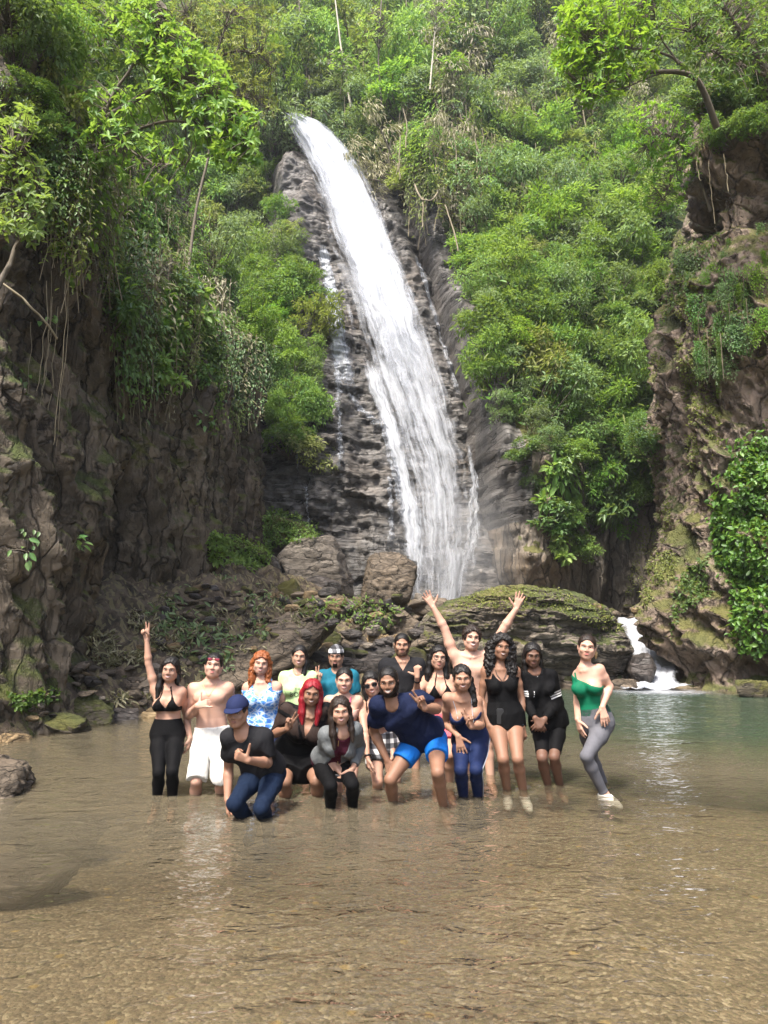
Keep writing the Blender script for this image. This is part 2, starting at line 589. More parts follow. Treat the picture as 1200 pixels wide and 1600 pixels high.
# ------------------------------------------------------------ rock face of the fall
def face_y0(z):
    return 29.6 + (z - 2) * 0.36 + 0.0022 * (z - 2) ** 2


def face_surface(x, z):
    q = np.stack([x * 0.25, z * 0.12, x * 0 + 60], 1)
    hh = z + x * 0.16 + 0.55 * fbm(np.stack([x * 0.35, z * 0.5, x * 0 + 61], 1), 3)
    st = strata(x, hh, 0.42, 1.3, 1) * 0.45 + strata(x + 3, hh, 1.5, 3.2, 2) * 0.6 + strata(x, hh, 0.17, 0.6, 3) * 0.16
    low = sstep(17, 9, z)
    d = 1.1 * fbm(q * 1.4, 4) + 0.8 * st * (0.35 + 0.65 * low) + 0.25 * ridged(np.stack([x * 0.7 + z * 0.1, z * 0.9, x * 0 + 66], 1), 4) + 0.1 * ridged(np.stack([x * 1.5, z * 2.5, x * 0 + 63], 1), 3)
    chute = np.exp(-((x - fall_mid(z)) / 1.7) ** 2)
    d = d * (1 - 0.5 * chute) - 0.9 * chute
    # the right cheek of the fall curves out of the wall
    cleft = sstep(fall_mid(z) + 1.6, fall_mid(z) + 3.4, x) * 1.2
    return face_y0(z) - d + cleft


FALL = [  # photo row, left edge, right edge of the white water
    (198, 436, 470), (213, 446, 516), (240, 460, 548), (280, 477, 575), (320, 490, 596), (380, 504, 624), (440, 519, 650), (500, 535, 672),
    (560, 552, 692), (620, 572, 710), (680, 592, 726), (740, 608, 742), (800, 620, 748), (860, 628, 748), (920, 636, 742), (965, 640, 736)]


def on_face(u, v, off=0.0):
    Y = 32.0
    for _ in range(12):
        p = P(u, v, Y)
        Y = face_y0(p.z) - off
    return P(u, v, Y)


_fm = []
for v, a, b in FALL:
    p = on_face((a + b) / 2, v)
    _fm.append((p.z, p.x))
_fm = np.array(_fm[::-1])


def fall_mid(z):
    return np.interp(z, _fm[:, 0], _fm[:, 1])


def build_face():
    xs = np.arange(-8.5, 7.2, 0.075)
    zs = np.arange(-0.5, 31.0, 0.075)
    X, Z = np.meshgrid(xs, zs, indexing='ij')
    x, z = X.ravel(), Z.ravel()
    y = face_surface(x, z)
    k = sstep(29.4, 31.2, z + 0.25 * np.abs(x + 3.9) * (x > -3.9)) * 5      # rounds over at the lip
    edge = interp(z, [0, 8, 16, 24, 31], [-7.5, -6.2, -5.4, -5.6, -6.0])
    k = k + 2.2 * np.maximum(0, edge - x)
    p = np.stack([x, y + k, z], 1)
    o = link('rock_face', mesh('rock_face', p, grid_faces(len(xs), len(zs))), MAT['face_rock'])
    tag(o, kind='structure')


# ------------------------------------------------------------ hillside behind and right of the fall
def hill_y(x, z):
    xb = np.interp(z, [0, 2, 10, 20, 30, 34, 60], [3.9, 3.9, 3.2, 1.6, -1.2, -14, -30])
    w = sstep(xb - 0.4, xb + 1.4, x)
    q = np.stack([x * 0.16, z * 0.16, x * 0 + 70], 1)
    lump = 2.2 * fbm(q, 3)
    yh = 27.6 + np.maximum(0, z - 7.5) * 0.56 + 0.004 * np.maximum(0, z - 30) ** 2 + 0.03 * (7.5 - np.minimum(z, 7.5)) - lump * sstep(5, 12, z)
    yh = yh + 1.1 * np.maximum(0, 9.5 - z) * 0 + np.maximum(0, x - 6.5) * 0.12
    back = face_y0(np.minimum(z, 31)) + 4 + np.maximum(0, z - 31) * 0.45 - lump * 0.5
    return back * (1 - w) + yh * w


def hill_surface(x, z):
    y = hill_y(x, z)
    low = sstep(10, 7, z)
    q = np.stack([x * 0.9, z * 0.28, x * 0 + 75], 1)
    d = low * (0.55 * ridged(q, 4) + 0.12 * ridged(q * 3.5, 3))
    xb = np.interp(z, [0, 2, 10, 20, 30, 34, 60], [3.9, 3.9, 3.2, 1.6, -1.2, -14, -30])
    wall = np.exp(-((x - xb - 0.4) / 1.3) ** 2) * sstep(26, 22, z)
    y = y - wall * (0.7 * (strata(x * 0.8, z + 0.3 * x, 0.7, 1.4, 31) - 0.5) + 0.4 * (strata(x, z + 0.2 * x, 0.26, 0.7, 32) - 0.5) + 0.3 * fbm(q * 2, 3))
    y = y - d + low * 0.5 - low * 1.1 * np.exp(-((x - 6.0) / 1.3) ** 2) * sstep(1.5, 4, z)
    y = y + low * 2.3 * sstep(7.3, 8.4, x) * 1.0                # the dark cleft at its right
    return y


def build_hill():
    xs = np.concatenate([np.linspace(-30, -9, 40), np.arange(-8.8, -2, 0.25), np.arange(-2, 10, 0.09), np.linspace(10.2, 34, 40)])
    zs = np.concatenate([np.arange(-0.6, 10.5, 0.09), np.arange(10.6, 25, 0.14), np.arange(25.2, 62, 0.35), np.array([66.0])])
    X, Z = np.meshgrid(xs, zs, indexing='ij')
    x, z = X.ravel(), Z.ravel()
    y = hill_surface(x, z)
    p = np.stack([x, y, z], 1)
    me = mesh('hillside', p, grid_faces(len(xs), len(zs)))
    me.materials.append(MAT['hill_soil'])
    me.materials.append(MAT['face_rock2'])
    me.materials.append(MAT['face_rock'])
    zc = Z[:-1, :-1].ravel()
    xc = X[:-1, :-1].ravel(); xb = np.interp(zc, [0, 2, 10, 20, 30, 34, 60], [3.9, 3.9, 3.2, 1.6, -1.2, -14, -30])
    me.polygons.foreach_set('material_index', np.where((zc < 25) & (zc > 5) & (xc < xb + 1.9), 2, np.where(zc < 8.6, 1, 0)).astype(np.int32))
    o = link('hillside', me)
    tag(o, kind='structure')


MAT['face_rock2'] = rock_material('buttress_rock', (0.05, 0.042, 0.035), (0.15, 0.125, 0.10), (0.30, 0.26, 0.21), moss=0.16,
                                  ochre=0.6, strata=(1.3, 1.3, 0.35), rot=(0.15, 0.2, 0), fine=0.6, wet=0.4)


# ------------------------------------------------------------ water
LEGS = []                                      # where legs cut the surface: x, y, radius


def build_water():
    xs = np.concatenate([np.linspace(-40, -9, 12), np.arange(-8.8, -2.9, 0.09), np.arange(-2.9, 2.9, 0.03), np.arange(2.9, 13, 0.09), np.linspace(13.3, 40, 12)])
    ys = np.concatenate([np.linspace(-40, -3, 12), np.arange(-2.8, 5.5, 0.07), np.arange(5.5, 8.8, 0.03), np.arange(8.8, 19.5, 0.07)])
    X, Y = np.meshgrid(xs, ys, indexing='ij')
    x, y = X.ravel(), Y.ravel()
    q = np.stack([x, y, x * 0], 1)
    z = 0.006 * fbm(q * np.array([1.2, 2.0, 1]), 3)
    sp = np.exp(-((x - 6.2) / 2.0) ** 2 - ((y - 16.0) / 1.6) ** 2)
    z += 0.03 * sp * fbm(q * 3.0 + 5, 3)
    for lx, ly, lr in LEGS:
        sel = np.where((np.abs(x - lx) < 0.7) & (np.abs(y - ly) < 0.7))[0]
        rr = np.hypot(x[sel] - lx, y[sel] - ly) - lr
        z[sel] += np.where(rr > -0.02, 0.007 * np.cos(rr * 52 - lx * 9) * np.exp(-np.maximum(rr, 0) / 0.17) + 0.004 * np.exp(-np.maximum(rr, 0) / 0.015), 0)
    dep = np.maximum(0, -ground_z(x, y))
    me = mesh('water', np.stack([x, y, z], 1), grid_faces(len(xs), len(ys)), attrs={'depth': dep})
    m = M('river_water')
    c = m.coord()
    w1 = m.noise(m.mapping(c, (1.0, 1.5, 1), (0, 0, 0.25)), 2.6, 3, 0.5, 0.8)
    w2 = m.noise(m.mapping(c, (1.0, 1.5, 1), (0, 0, -0.3)), 7.0, 1.5, 0.4, 1.4)
    h = m.math('ADD', w1, m.math('MULTIPLY', w2, 0.5))
    pc = m.sep(c)
    gx = m.math('MULTIPLY', m.math('SUBTRACT', pc[0], 0.25), 1.3); gy = m.math('MULTIPLY', m.math('SUBTRACT', pc[1], 3.4), 0.75)
    rip = m.math('POWER', 2.718, m.math('MULTIPLY', m.math('ADD', m.math('MULTIPLY', gx, gx), m.math('MULTIPLY', gy, gy)), -1.0))
    h = m.math('MULTIPLY', h, m.math('ADD', 1.0, m.math('MULTIPLY', rip, 0.9)))
    nrm = m.bump(h, 1.0, 0.038)
    dep = m.attr('depth', 'Fac')
    fr = m.n('Fresnel', IOR=1.33, Normal=nrm).outputs[0]
    turb = m.ramp(dep, [(0.0, 0.04), (0.12, 0.08), (0.19, 0.20), (0.30, 0.48), (0.38, 0.60), (0.75, 0.82), (1.0, 0.92)])
    silt = m.ramp(dep, [(0.0, (0.136, 0.115, 0.078)), (0.4, (0.122, 0.104, 0.071)), (0.7, (0.066, 0.072, 0.043)), (1.0, (0.036, 0.054, 0.036))])
    tint = m.ramp(dep, [(0.0, (0.97, 0.95, 0.90)), (0.4, (0.86, 0.81, 0.68)), (1.0, (0.5, 0.6, 0.5))])
    body = m.n('MixShader', Fac=turb)
    m.t.links.new(m.n('BsdfTransparent', Color=tint).outputs[0], body.inputs[1])
    m.t.links.new(m.n('BsdfDiffuse', Color=silt).outputs[0], body.inputs[2])
    top = m.n('MixShader', Fac=fr)
    m.t.links.new(body.outputs[0], top.inputs[1])
    m.t.links.new(m.n('BsdfGlossy', Color=(1, 1, 1), Roughness=0.03, Normal=nrm).outputs[0], top.inputs[2])
    o = link('water', me, m.done(top.outputs[0]))
    tag(o, kind='structure')


def white_water(name, streak=60.0, lengthw=5.0, lo=0.35, hi=0.62, dens=1.0):
    """falling water: white threads, thinner between them and at the rim; attribute flow = (across, along, rim)"""
    m = M(name)
    f = m.attr('flow')
    s = m.sep(f)
    cc = m.n('CombineXYZ', X=m.math('MULTIPLY', s[0], streak), Y=m.math('MULTIPLY', s[1], lengthw), Z=0.0).outputs[0]
    n = m.noise(cc, 1.0, 7, 0.62, 0.35)
    cc2 = m.n('CombineXYZ', X=m.math('MULTIPLY', s[0], streak * 0.22), Y=m.math('MULTIPLY', s[1], lengthw * 0.8), Z=4.0).outputs[0]
    n2 = m.noise(cc2, 1.0, 5, 0.6, 0.4)
    cc3 = m.n('CombineXYZ', X=m.math('MULTIPLY', s[0], streak * 3.0), Y=m.math('MULTIPLY', s[1], lengthw * 22), Z=8.0).outputs[0]
    n3 = m.noise(cc3, 1.0, 3, 0.7)
    v = m.math('ADD', m.math('MULTIPLY', n, 0.42), m.math('MULTIPLY', n2, 0.44))
    v = m.math('ADD', v, m.math('MULTIPLY', n3, 0.14))
    cc4 = m.n('CombineXYZ', X=m.math('MULTIPLY', s[0], streak * 0.16), Y=m.math('MULTIPLY', s[1], lengthw * 2.6), Z=12.0).outputs[0]
    n4 = m.noise(cc4, 1.0, 5, 0.65, 1.5)
    v = m.math('ADD', v, m.math('MULTIPLY', m.math('SUBTRACT', n4, 0.5), 0.38))
    v = m.math('ADD', v, m.math('MULTIPLY', m.math('SUBTRACT', s[2], 0.5), 0.42))
    a = m.ramp(v, [(lo, 0.0), (hi, 1.0)])
    a = m.math('MULTIPLY', a, dens)
    sh = m.n('MixShader', Fac=0.3)
    nrm = m.bump(v, 0.8, 0.12)
    m.t.links.new(m.n('BsdfDiffuse', Color=(0.50, 0.52, 0.56), Normal=nrm).outputs[0], sh.inputs[1])
    m.t.links.new(m.n('BsdfTranslucent', Color=(0.42, 0.46, 0.53)).outputs[0], sh.inputs[2])
    mx = m.n('MixShader', Fac=a)
    m.t.links.new(m.n('BsdfTransparent').outputs[0], mx.inputs[1])
    m.t.links.new(sh.outputs[0], mx.inputs[2])
    return m.done(mx.outputs[0])


def flow_sheet(name, rows, mat, parent, off, nu=46, nv=200, thick=0.35, seed=0, rim=0.16, head=0.03, tail=0.0, veil=0.0, hug=False):
    """rows (v, uL, uR [, off]) of photo rows lying on the rock face; a sheet of water bulging off the rock"""
    rows = np.array(rows, float)
    vs = np.linspace(rows[0, 0], rows[-1, 0], nv)
    ul = np.interp(vs, rows[:, 0], rows[:, 1]); ur = np.interp(vs, rows[:, 0], rows[:, 2])
    ws = np.linspace(0, 1, nu)
    T = np.linspace(0, 1, nv)
    L = np.array([on_face(a, v) for a, v in zip(ul, vs)])
    Rr = np.array([on_face(a, v) for a, v in zip(ur, vs)])
    p = L[:, None, :] * (1 - ws)[None, :, None] + Rr[:, None, :] * ws[None, :, None]
    W, TT = np.meshgrid(ws, T)
    prof = np.sqrt(np.clip(1 - (2 * W - 1) ** 2, 0, 1))
    n = fbm(np.stack([W.ravel() * 7 + seed, TT.ravel() * 5, W.ravel() * 0 + seed], 1), 3).reshape(W.shape)
    if hug:
        p[:, :, 1] = face_surface(p[:, :, 0].ravel(), p[:, :, 2].ravel()).reshape(W.shape) - 0.10
        off = 0
    p[:, :, 1] -= off + thick * prof + 0.22 * n * prof * (0.2 if hug else 1)
    wob = fbm(np.stack([TT.ravel() * 18, W.ravel() * 2, W.ravel() * 0 + seed + 5], 1), 3).reshape(W.shape)
    p[:, :, 0] += 0.10 * wob
    edge = np.clip(np.minimum(W, 1 - W) / rim, 0, 1)
    if head: edge = edge * np.clip(TT / head, 0, 1)
    if tail: edge = edge * (0.25 + 0.75 * np.clip((1 - TT) / tail, 0, 1))
    edge = edge * (1 - veil * TT ** 1.5) * (1 - 1.3 * veil * (1 - W) ** 1.5 * np.clip(TT * 2.2, 0, 1))
    flow = np.stack([W.ravel() + seed * 1.7, TT.ravel() + seed, edge.ravel() * 0.999], 1)
    me = mesh(name, p.reshape(-1, 3), grid_faces(nv, nu), attrs={'flow': flow})
    return link(name, me, mat, parent)


def build_fall():
    root = empty('waterfall', (0, 0, 0))
    tag(root, 'tall white waterfall sliding down the layered rock face at the head of the gorge', 'waterfall')
    dense = white_water('falling_water', 30, 6, 0.43, 0.70, 0.96)
    thin = white_water('thin_falling_water', 46, 7, 0.52, 0.80, 0.7)
    r = np.array(FALL, float)
    flow_sheet('main_cascade', r, dense, root, 0.35, 60, 320, 0.45, 0, 0.30, head=0.006, veil=0.34)
    r2 = r.copy(); c = (r2[:, 1] + r2[:, 2]) / 2
    r2[:, 1] = c + (r2[:, 1] - c) * 1.22 - 3; r2[:, 2] = c + (r2[:, 2] - c) * 1.16 + 3
    flow_sheet('spray_veil', r2, thin, root, 0.8, 60, 320, 0.55, 3, 0.40, head=0.006, veil=0.3)
    r3 = r[:11].copy(); c = (r3[:, 1] + r3[:, 2]) / 2
    r3[:, 1] = c + (r3[:, 1] - c) * 0.72; r3[:, 2] = c + (r3[:, 2] - c) * 0.85
    flow_sheet('upper_cascade', r3, dense, root, 0.95, 50, 240, 0.5, 7, 0.25, head=0.006, tail=0.5)
    sides = [
        [(378, 494, 512), (430, 500, 526), (480, 504, 536), (540, 512, 548), (590, 516, 560), (622, 520, 568)],
        [(560, 560, 585), (620, 575, 610), (680, 598, 628), (740, 612, 640), (800, 622, 660), (880, 628, 668), (950, 634, 668)],
        [(650, 586, 600), (690, 596, 614), (740, 606, 628), (800, 618, 642), (860, 628, 655)],
        [(390, 640, 652), (450, 660, 672), (520, 682, 694), (600, 702, 715), (660, 716, 728)],
        [(690, 722, 732), (740, 728, 750), (800, 724, 752), (860, 716, 752), (930, 700, 742)],
        [(618, 540, 552), (640, 552, 575), (655, 570, 590), (680, 590, 606)],
        [(640, 528, 536), (700, 529, 539), (760, 530, 541)],
        [(740, 604, 612), (800, 606, 616), (870, 600, 618)],
        [(430, 514, 522), (500, 524, 534), (580, 540, 552), (640, 552, 566)],
        [(560, 520, 530), (620, 524, 538), (660, 520, 536)],
        [(760, 480, 486), (820, 482, 490), (880, 484, 490)],
        [(700, 470, 475), (760, 468, 474)],
    ]
    for k, s in enumerate(sides):
        flow_sheet('side_rivulet', s, dense if k in (0, 1) else thin, root, 0.45 if k in (1, 4) else 0.18, 14, 260, 0.12, 11 + k, 0.3, 0.08, 0.25, hug=k not in (1, 4))


def build_cascade():
    rows = [(971, 955, 1048, 22.0), (980, 964, 1046, 20.8), (990, 974, 1044, 20.2), (1003, 980, 1042, 19.7), (1020, 984, 1040, 19.3), (1030, 990, 1048, 18.9),
            (1040, 1008, 1060, 18.4), (1052, 1006, 1058, 18.0), (1066, 996, 1058, 17.2), (1075, 982, 1064, 16.8), (1082, 966, 1082, 16.2)]
    rows = np.array(rows)
    nv, nu = 90, 30
    T = np.linspace(0, 1, nv); tr = np.linspace(0, 1, len(rows))
    pts = []
    for t in T:
        v, a, b, Y = [np.interp(t, tr, rows[:, k]) for k in range(4)]
        for w in np.linspace(0, 1, nu):
            pts.append(P(a + (b - a) * w, v, Y))
    p = np.array(pts)
    W, TT = np.meshgrid(np.linspace(0, 1, nu), T)
    n = fbm(p * 1.8, 4); n2 = fbm(p * 6 + 3, 3)
    p[:, 2] += 0.10 * n + 0.05 * n2 + 0.10
    p[:, 1] -= 0.12 * n
    edge = np.clip(np.minimum(W, 1 - W) / 0.15, 0, 1)
    root = empty('cascade', (6.2, 17, 0))
    tag(root, 'small white cascade pouring between the layered boulder and the brown cliff into the pool', 'cascade')
    mat = white_water('foaming_water', 12, 9, 0.32, 0.66, 0.9)
    me = mesh('white_water', p - np.array([6.2, 17, 0]), grid_faces(nv, nu), attrs={'flow': np.stack([W.ravel(), TT.ravel(), edge.ravel()], 1)})
    link('white_water', me, mat, root)
    # foam spreading on the pool
    nr, na = 24, 60
    c = G(1022, 1080)
    rr, aa = np.meshgrid(np.linspace(0, 1, nr), np.linspace(0, 2 * math.pi, na), indexing='ij')
    x = c.x + rr * np.cos(aa) * 1.8; y = c.y - 0.3 + rr * np.sin(aa) * 0.95
    z = 0.02 + 0.02 * fbm(np.stack([x.ravel() * 3, y.ravel() * 3, x.ravel() * 0], 1), 3).reshape(x.shape)
    fm = white_water('foam', 26, 26, 0.42, 0.7, 0.85)
    f = np.stack([(x * 0.18).ravel(), (y * 0.3).ravel(), (1 - rr).ravel()], 1)
    me = mesh('foam', np.stack([x.ravel() - 6.2, y.ravel() - 17, z.ravel()], 1), grid_faces(nr, na), attrs={'flow': f})
    link('foam', me, fm, root)


build_ground()
build_left_cliff()
build_right_cliff()
build_face()
build_hill()

# ---- places by looking at the built terrain
bpy.context.view_layer.update()
DG = bpy.context.evaluated_depsgraph_get()


def hit(u, v):
    d = ray(u, v).normalized()
    ok, loc, nor, _, ob, _ = SC.ray_cast(DG, Vector((0, 0, CAM_Z)), d, distance=400)
    if not ok:
        return None
    if nor.dot(d) > 0:
        nor = -nor
    return loc, nor, ob.name


def inside(u, v, poly):
    c = False
    j = len(poly) - 1
    for i in range(len(poly)):
        (x1, y1), (x2, y2) = poly[i], poly[j]
        if (y1 > v) != (y2 > v) and u < (x2 - x1) * (v - y1) / (y2 - y1) + x1:
            c = not c
        j = i
    return c


# ------------------------------------------------------------ boulders and stones
import bmesh


def _ico(sub):
    bm = bmesh.new()
    bmesh.ops.create_icosphere(bm, subdivisions=sub, radius=1)
    bm.verts.ensure_lookup_table()
    v = np.array([w.co[:] for w in bm.verts]); f = np.array([[w.index for w in q.verts] for q in bm.faces])
    bm.free()
    return unit_(v), f


def unit_(a):
    return a / (np.linalg.norm(a, axis=-1, keepdims=True) + 1e-9)


ICO = {s: _ico(s) for s in (3, 4, 5)}


def rock_shape(seed, size, facets=15, rough=0.07, layers=0.0, sub=4, flat=0.0, sharp=0.5):
    rs = np.random.RandomState(seed)
    v, f = ICO[sub]
    n = unit_(rs.normal(size=(facets, 3)) * np.array([1, 1, 1 - 0.3 * flat]))
    if flat:
        n[0] = (0.08 * rs.normal(), 0.08 * rs.normal(), 1); n = unit_(n)
    d = 0.62 + 0.36 * rs.rand(facets)
    k = 60 * sharp + 6
    q = np.maximum(v @ n.T, 0) / d                      # 1/r for every plane
    r = 1.0 / (np.sum(q ** k, 1) ** (1 / k) + 1e-3)
    r = np.minimum(r, 1.25)
    p = v * r[:, None]
    p = p * np.array(size)
    s = max(size)
    sc = p / s
    o = seed * 1.37
    dn = 0.055 * fbm(sc * 1.6 + o, 3) + rough * ridged(sc * 4 + o, 3) * 0.55 + 0.25 * rough * fbm(sc * 13 + o, 3)
    p = p + v * dn[:, None] * s
    if layers:
        hh = p[:, 2] + 0.12 * p[:, 0] + 0.05 * s * fbm(sc * 2 + o, 2)
        st = strata(np.arctan2(v[:, 1], v[:, 0]) * s, hh, layers, s * 0.6, seed) + 0.4 * strata(np.arctan2(v[:, 1], v[:, 0]) * s, hh, layers * 0.37, s * 0.3, seed + 3)
        p[:, :2] *= (1 + 0.10 * (st - 0.6))[:, None]
    return p, f


def boulder(box, Y, mat, seed, label, depth=0.8, rot=(0, 0, 0), facets=15, rough=0.07, layers=0.0, sub=4, flat=0.0, cat='boulder', sink=0.12, sharp=0.5, group=None, name='boulder'):
    x0, y0, x1, y1 = box
    a = P(x0, (y0 + y1) / 2, Y); b = P(x1, (y0 + y1) / 2, Y)
    t = P((x0 + x1) / 2, y0, Y); u = P((x0 + x1) / 2, y1, Y)
    w = (b.x - a.x) / 2; h = (t.z - u.z) / 2
    c = Vector(((a.x + b.x) / 2, Y + w * depth * 0.5, (t.z + u.z) / 2 - h * sink))
    p, f = rock_shape(seed, (w, w * depth, h), facets, rough, layers, sub, flat, sharp)
    if any(rot):
        Rm = np.array((Matrix.Rotation(R(rot[2]), 3, 'Z') @ Matrix.Rotation(R(rot[1]), 3, 'Y') @ Matrix.Rotation(R(rot[0]), 3, 'X')))
        p = p @ Rm.T
    # fit to its measured width and height again
    for ax, half in ((0, w), (2, h * (1 + sink))):
        lo, hi = p[:, ax].min(), p[:, ax].max()
        p[:, ax] = ((p[:, ax] - lo) / (hi - lo) * 2 - 1) * half
    base = Vector((c.x, c.y, c.z - h * (1 + sink)))
    p = p + np.array([0, 0, h * (1 + sink)])
    o = link(name, mesh(name, p, f), MAT[mat], None, base)
    tag(o, label, cat, group)
    return o


B = boulder
B((560, 860, 653, 964), 22.5, 'boulder', 3, 'big angular brown boulder standing before the foot of the waterfall', 0.8, (0, 18, 0), 8, 0.10, 0.45, sub=5, sharp=1.0)
B((430, 835, 552, 945), 26, 'boulder_pale', 14, 'large pale flat faced boulder under the green mat left of the waterfall', 0.6, (0, -12, 0), 7, 0.07, 0.5, sub=5, sharp=1.0)
B((470, 897, 533, 935), 24.3, 'boulder_dark', 25, 'dark squared rock block lying before the large pale boulder', 0.6, (0, 2, 0), 9, 0.03, sharp=1)
B((404, 866, 440, 925), 24, 'boulder_dark', 31, 'dark upright rock at the end of the bright green mat', 0.7, facets=10)
B((428, 903, 475, 962), 20.5, 'boulder_mossy', 27, 'squat boulder with a yellowish mossy top on the debris slope', 0.8, facets=12)
B((592, 948, 668, 1012), 20.5, 'boulder', 38, 'grey slab leaning below the big angular brown boulder', 0.7, (0, 25, 0), 10, 0.04, 0.25)
B((643, 930, 700, 962), 21.5, 'boulder', 39, 'low brown rock between the waterfall foot and the mossy layered boulder', 0.9, facets=11)
B((531, 986, 574, 1024), 18.6, 'boulder', 41, 'rounded grey stone beside the ochre stone in the rubble', 0.8, facets=20, sharp=0.2)
B((570, 986, 615, 1014), 18.9, 'boulder_ochre', 42, 'ochre brown stone in the rubble below the waterfall', 0.8, facets=14)
B((546, 966, 584, 992), 20, 'boulder', 43, 'small angular stone above the ochre stone', 0.8, facets=10)
B((497, 984, 534, 1018), 18.2, 'boulder_mossy', 44, 'mossy stone at the upper end of the long diagonal slab', 0.8, facets=12)
B((520, 938, 566, 966), 21.8, 'boulder', 45, 'flat stone at the base of the pale boulder', 0.9, facets=10, flat=1)
B((486, 928, 524, 950), 22.5, 'boulder_ochre', 46, 'small reddish stone under the dark squared block', 0.9, facets=10, flat=1)
B((536, 1006, 622, 1040), 17.8, 'boulder_dark', 47, 'wet dark ledge under the grey and ochre stones', 0.7, facets=10, flat=1, layers=0.12)
B((480, 1026, 640, 1068), 17.2, 'boulder_dark', 48, 'low wet rock shelf behind the teal shirted man', 0.5, facets=10, flat=1, layers=0.1)
B((604, 1010, 668, 1060), 17.0, 'boulder_mossy', 49, 'green tinged rock at the left foot of the layered boulder', 0.8, facets=12)
B((88, 1078, 174, 1150), 11.4, 'boulder_mossy', 52, 'rounded mossy boulder on the left shore behind the flat mossy stone', 0.8, facets=13, sub=5, sharp=0.3)
B((46, 1114, 137, 1164), 10.7, 'boulder_mossy', 53, 'flat mossy stone at the water edge before the rounded mossy boulder', 0.6, (0, 6, 0), facets=10, flat=1, layers=0.12, sub=5)
B((-34, 1096, 24, 1158), 10.6, 'boulder_mossy', 54, 'mossy boulder cut by the left picture edge', 0.9, facets=14)
B((-14, 1146, 44, 1176), 9.9, 'boulder_ochre', 55, 'low yellowish stone at the water edge under the cut mossy boulder', 0.8, facets=11, flat=1)
B((168, 1106, 218, 1146), 11.9, 'boulder_dark', 56, 'wet stone on the shore right of the rounded mossy boulder', 0.7, facets=12)
B((172, 1102, 206, 1120), 12.2, 'boulder_ochre', 57, 'small orange yellow stone on the left shore', 0.7, facets=14)
B((210, 1106, 256, 1142), 12.2, 'boulder_ochre', 58, 'wet brown stone behind the woman with the raised arm', 0.7, facets=12)
B((-150, 1176, 36, 1300), 7.0, 'boulder', 60, 'long grey brown rock entering the water at the left picture edge', 0.7, (0, 14, 8), 9, 0.09, 0.11, sub=5, flat=1, sharp=0.8)
B((172, 1000, 240, 1066), 13.9, 'boulder_dark', 61, 'dark tilted slab on the bank behind the raised arm', 0.7, (0, -25, 0), 9, 0.04, 0.15)
B((190, 1058, 244, 1092), 13.0, 'boulder', 62, 'angular flat rock below the dark tilted slab', 0.7, (0, 8, 0), 9, 0.04)
B((118, 1020, 176, 1056), 13.4, 'boulder_dark', 63, 'layered dark rock on the bank beside the cliff cave', 0.7, (0, 6, 0), 10, 0.05, 0.1)
B((106, 1042, 152, 1068), 12.7, 'boulder', 64, 'small broken slab on the bank at the cliff foot', 0.7, facets=9, flat=1)
B((230, 1030, 300, 1075), 14.2, 'boulder', 65, 'flat rock on the bank behind the shirtless man in white shorts', 0.7, facets=10, flat=1, layers=0.15)
B((984, 1020, 1028, 1070), 16.9, 'boulder_dark', 70, 'wet dark rock splitting the small cascade', 0.8, facets=11)
B((940, 1062, 1006, 1088), 16.6, 'boulder', 71, 'low brown ledge at the right foot of the layered boulder', 0.8, facets=10, flat=1, layers=0.1)
B((1028, 966, 1048, 982), 20.6, 'boulder_ochre', 72, 'small yellowish stone at the top of the small cascade', 0.8, facets=12)
B((1035, 985, 1062, 1012), 19.2, 'boulder_dark', 77, 'dark stone on the right bank of the small cascade', 0.8, facets=12)
B((1148, 1062, 1212, 1092), 15.2, 'boulder_mossy', 73, 'mossy stone at the foot of the brown cliff', 0.7, facets=12, flat=1)
B((936, 950, 968, 978), 21, 'boulder_mossy', 74, 'mossy stone above the small cascade', 0.8, facets=12)
B((320, 842, 428, 905), 22.6, 'boulder_mossy', 75, 'sloping rock buried under bright green ground cover', 0.7, (0, 12, 0), 10, 0.05)
B((404, 800, 504, 872), 27.5, 'boulder_mossy', 76, 'ledge rock buried under dull green ground cover', 0.7, (0, 5, 0), 10, 0.05)
SUNK = []
SUNK.append(B((20, 1215, 150, 1285), 6.2, 'boulder_dark', 81, 'dark flat slab under the water near the long grey rock', 0.9, facets=9, flat=1))
SUNK.append(B((-40, 1262, 120, 1330), 5.2, 'boulder_dark', 82, 'dark sunken slab under the shallow water at the left', 0.9, facets=9, flat=1))
for _o in SUNK:
    _o.location.z -= max(v.co.z for v in _o.data.vertices) + _o.location.z + 0.05


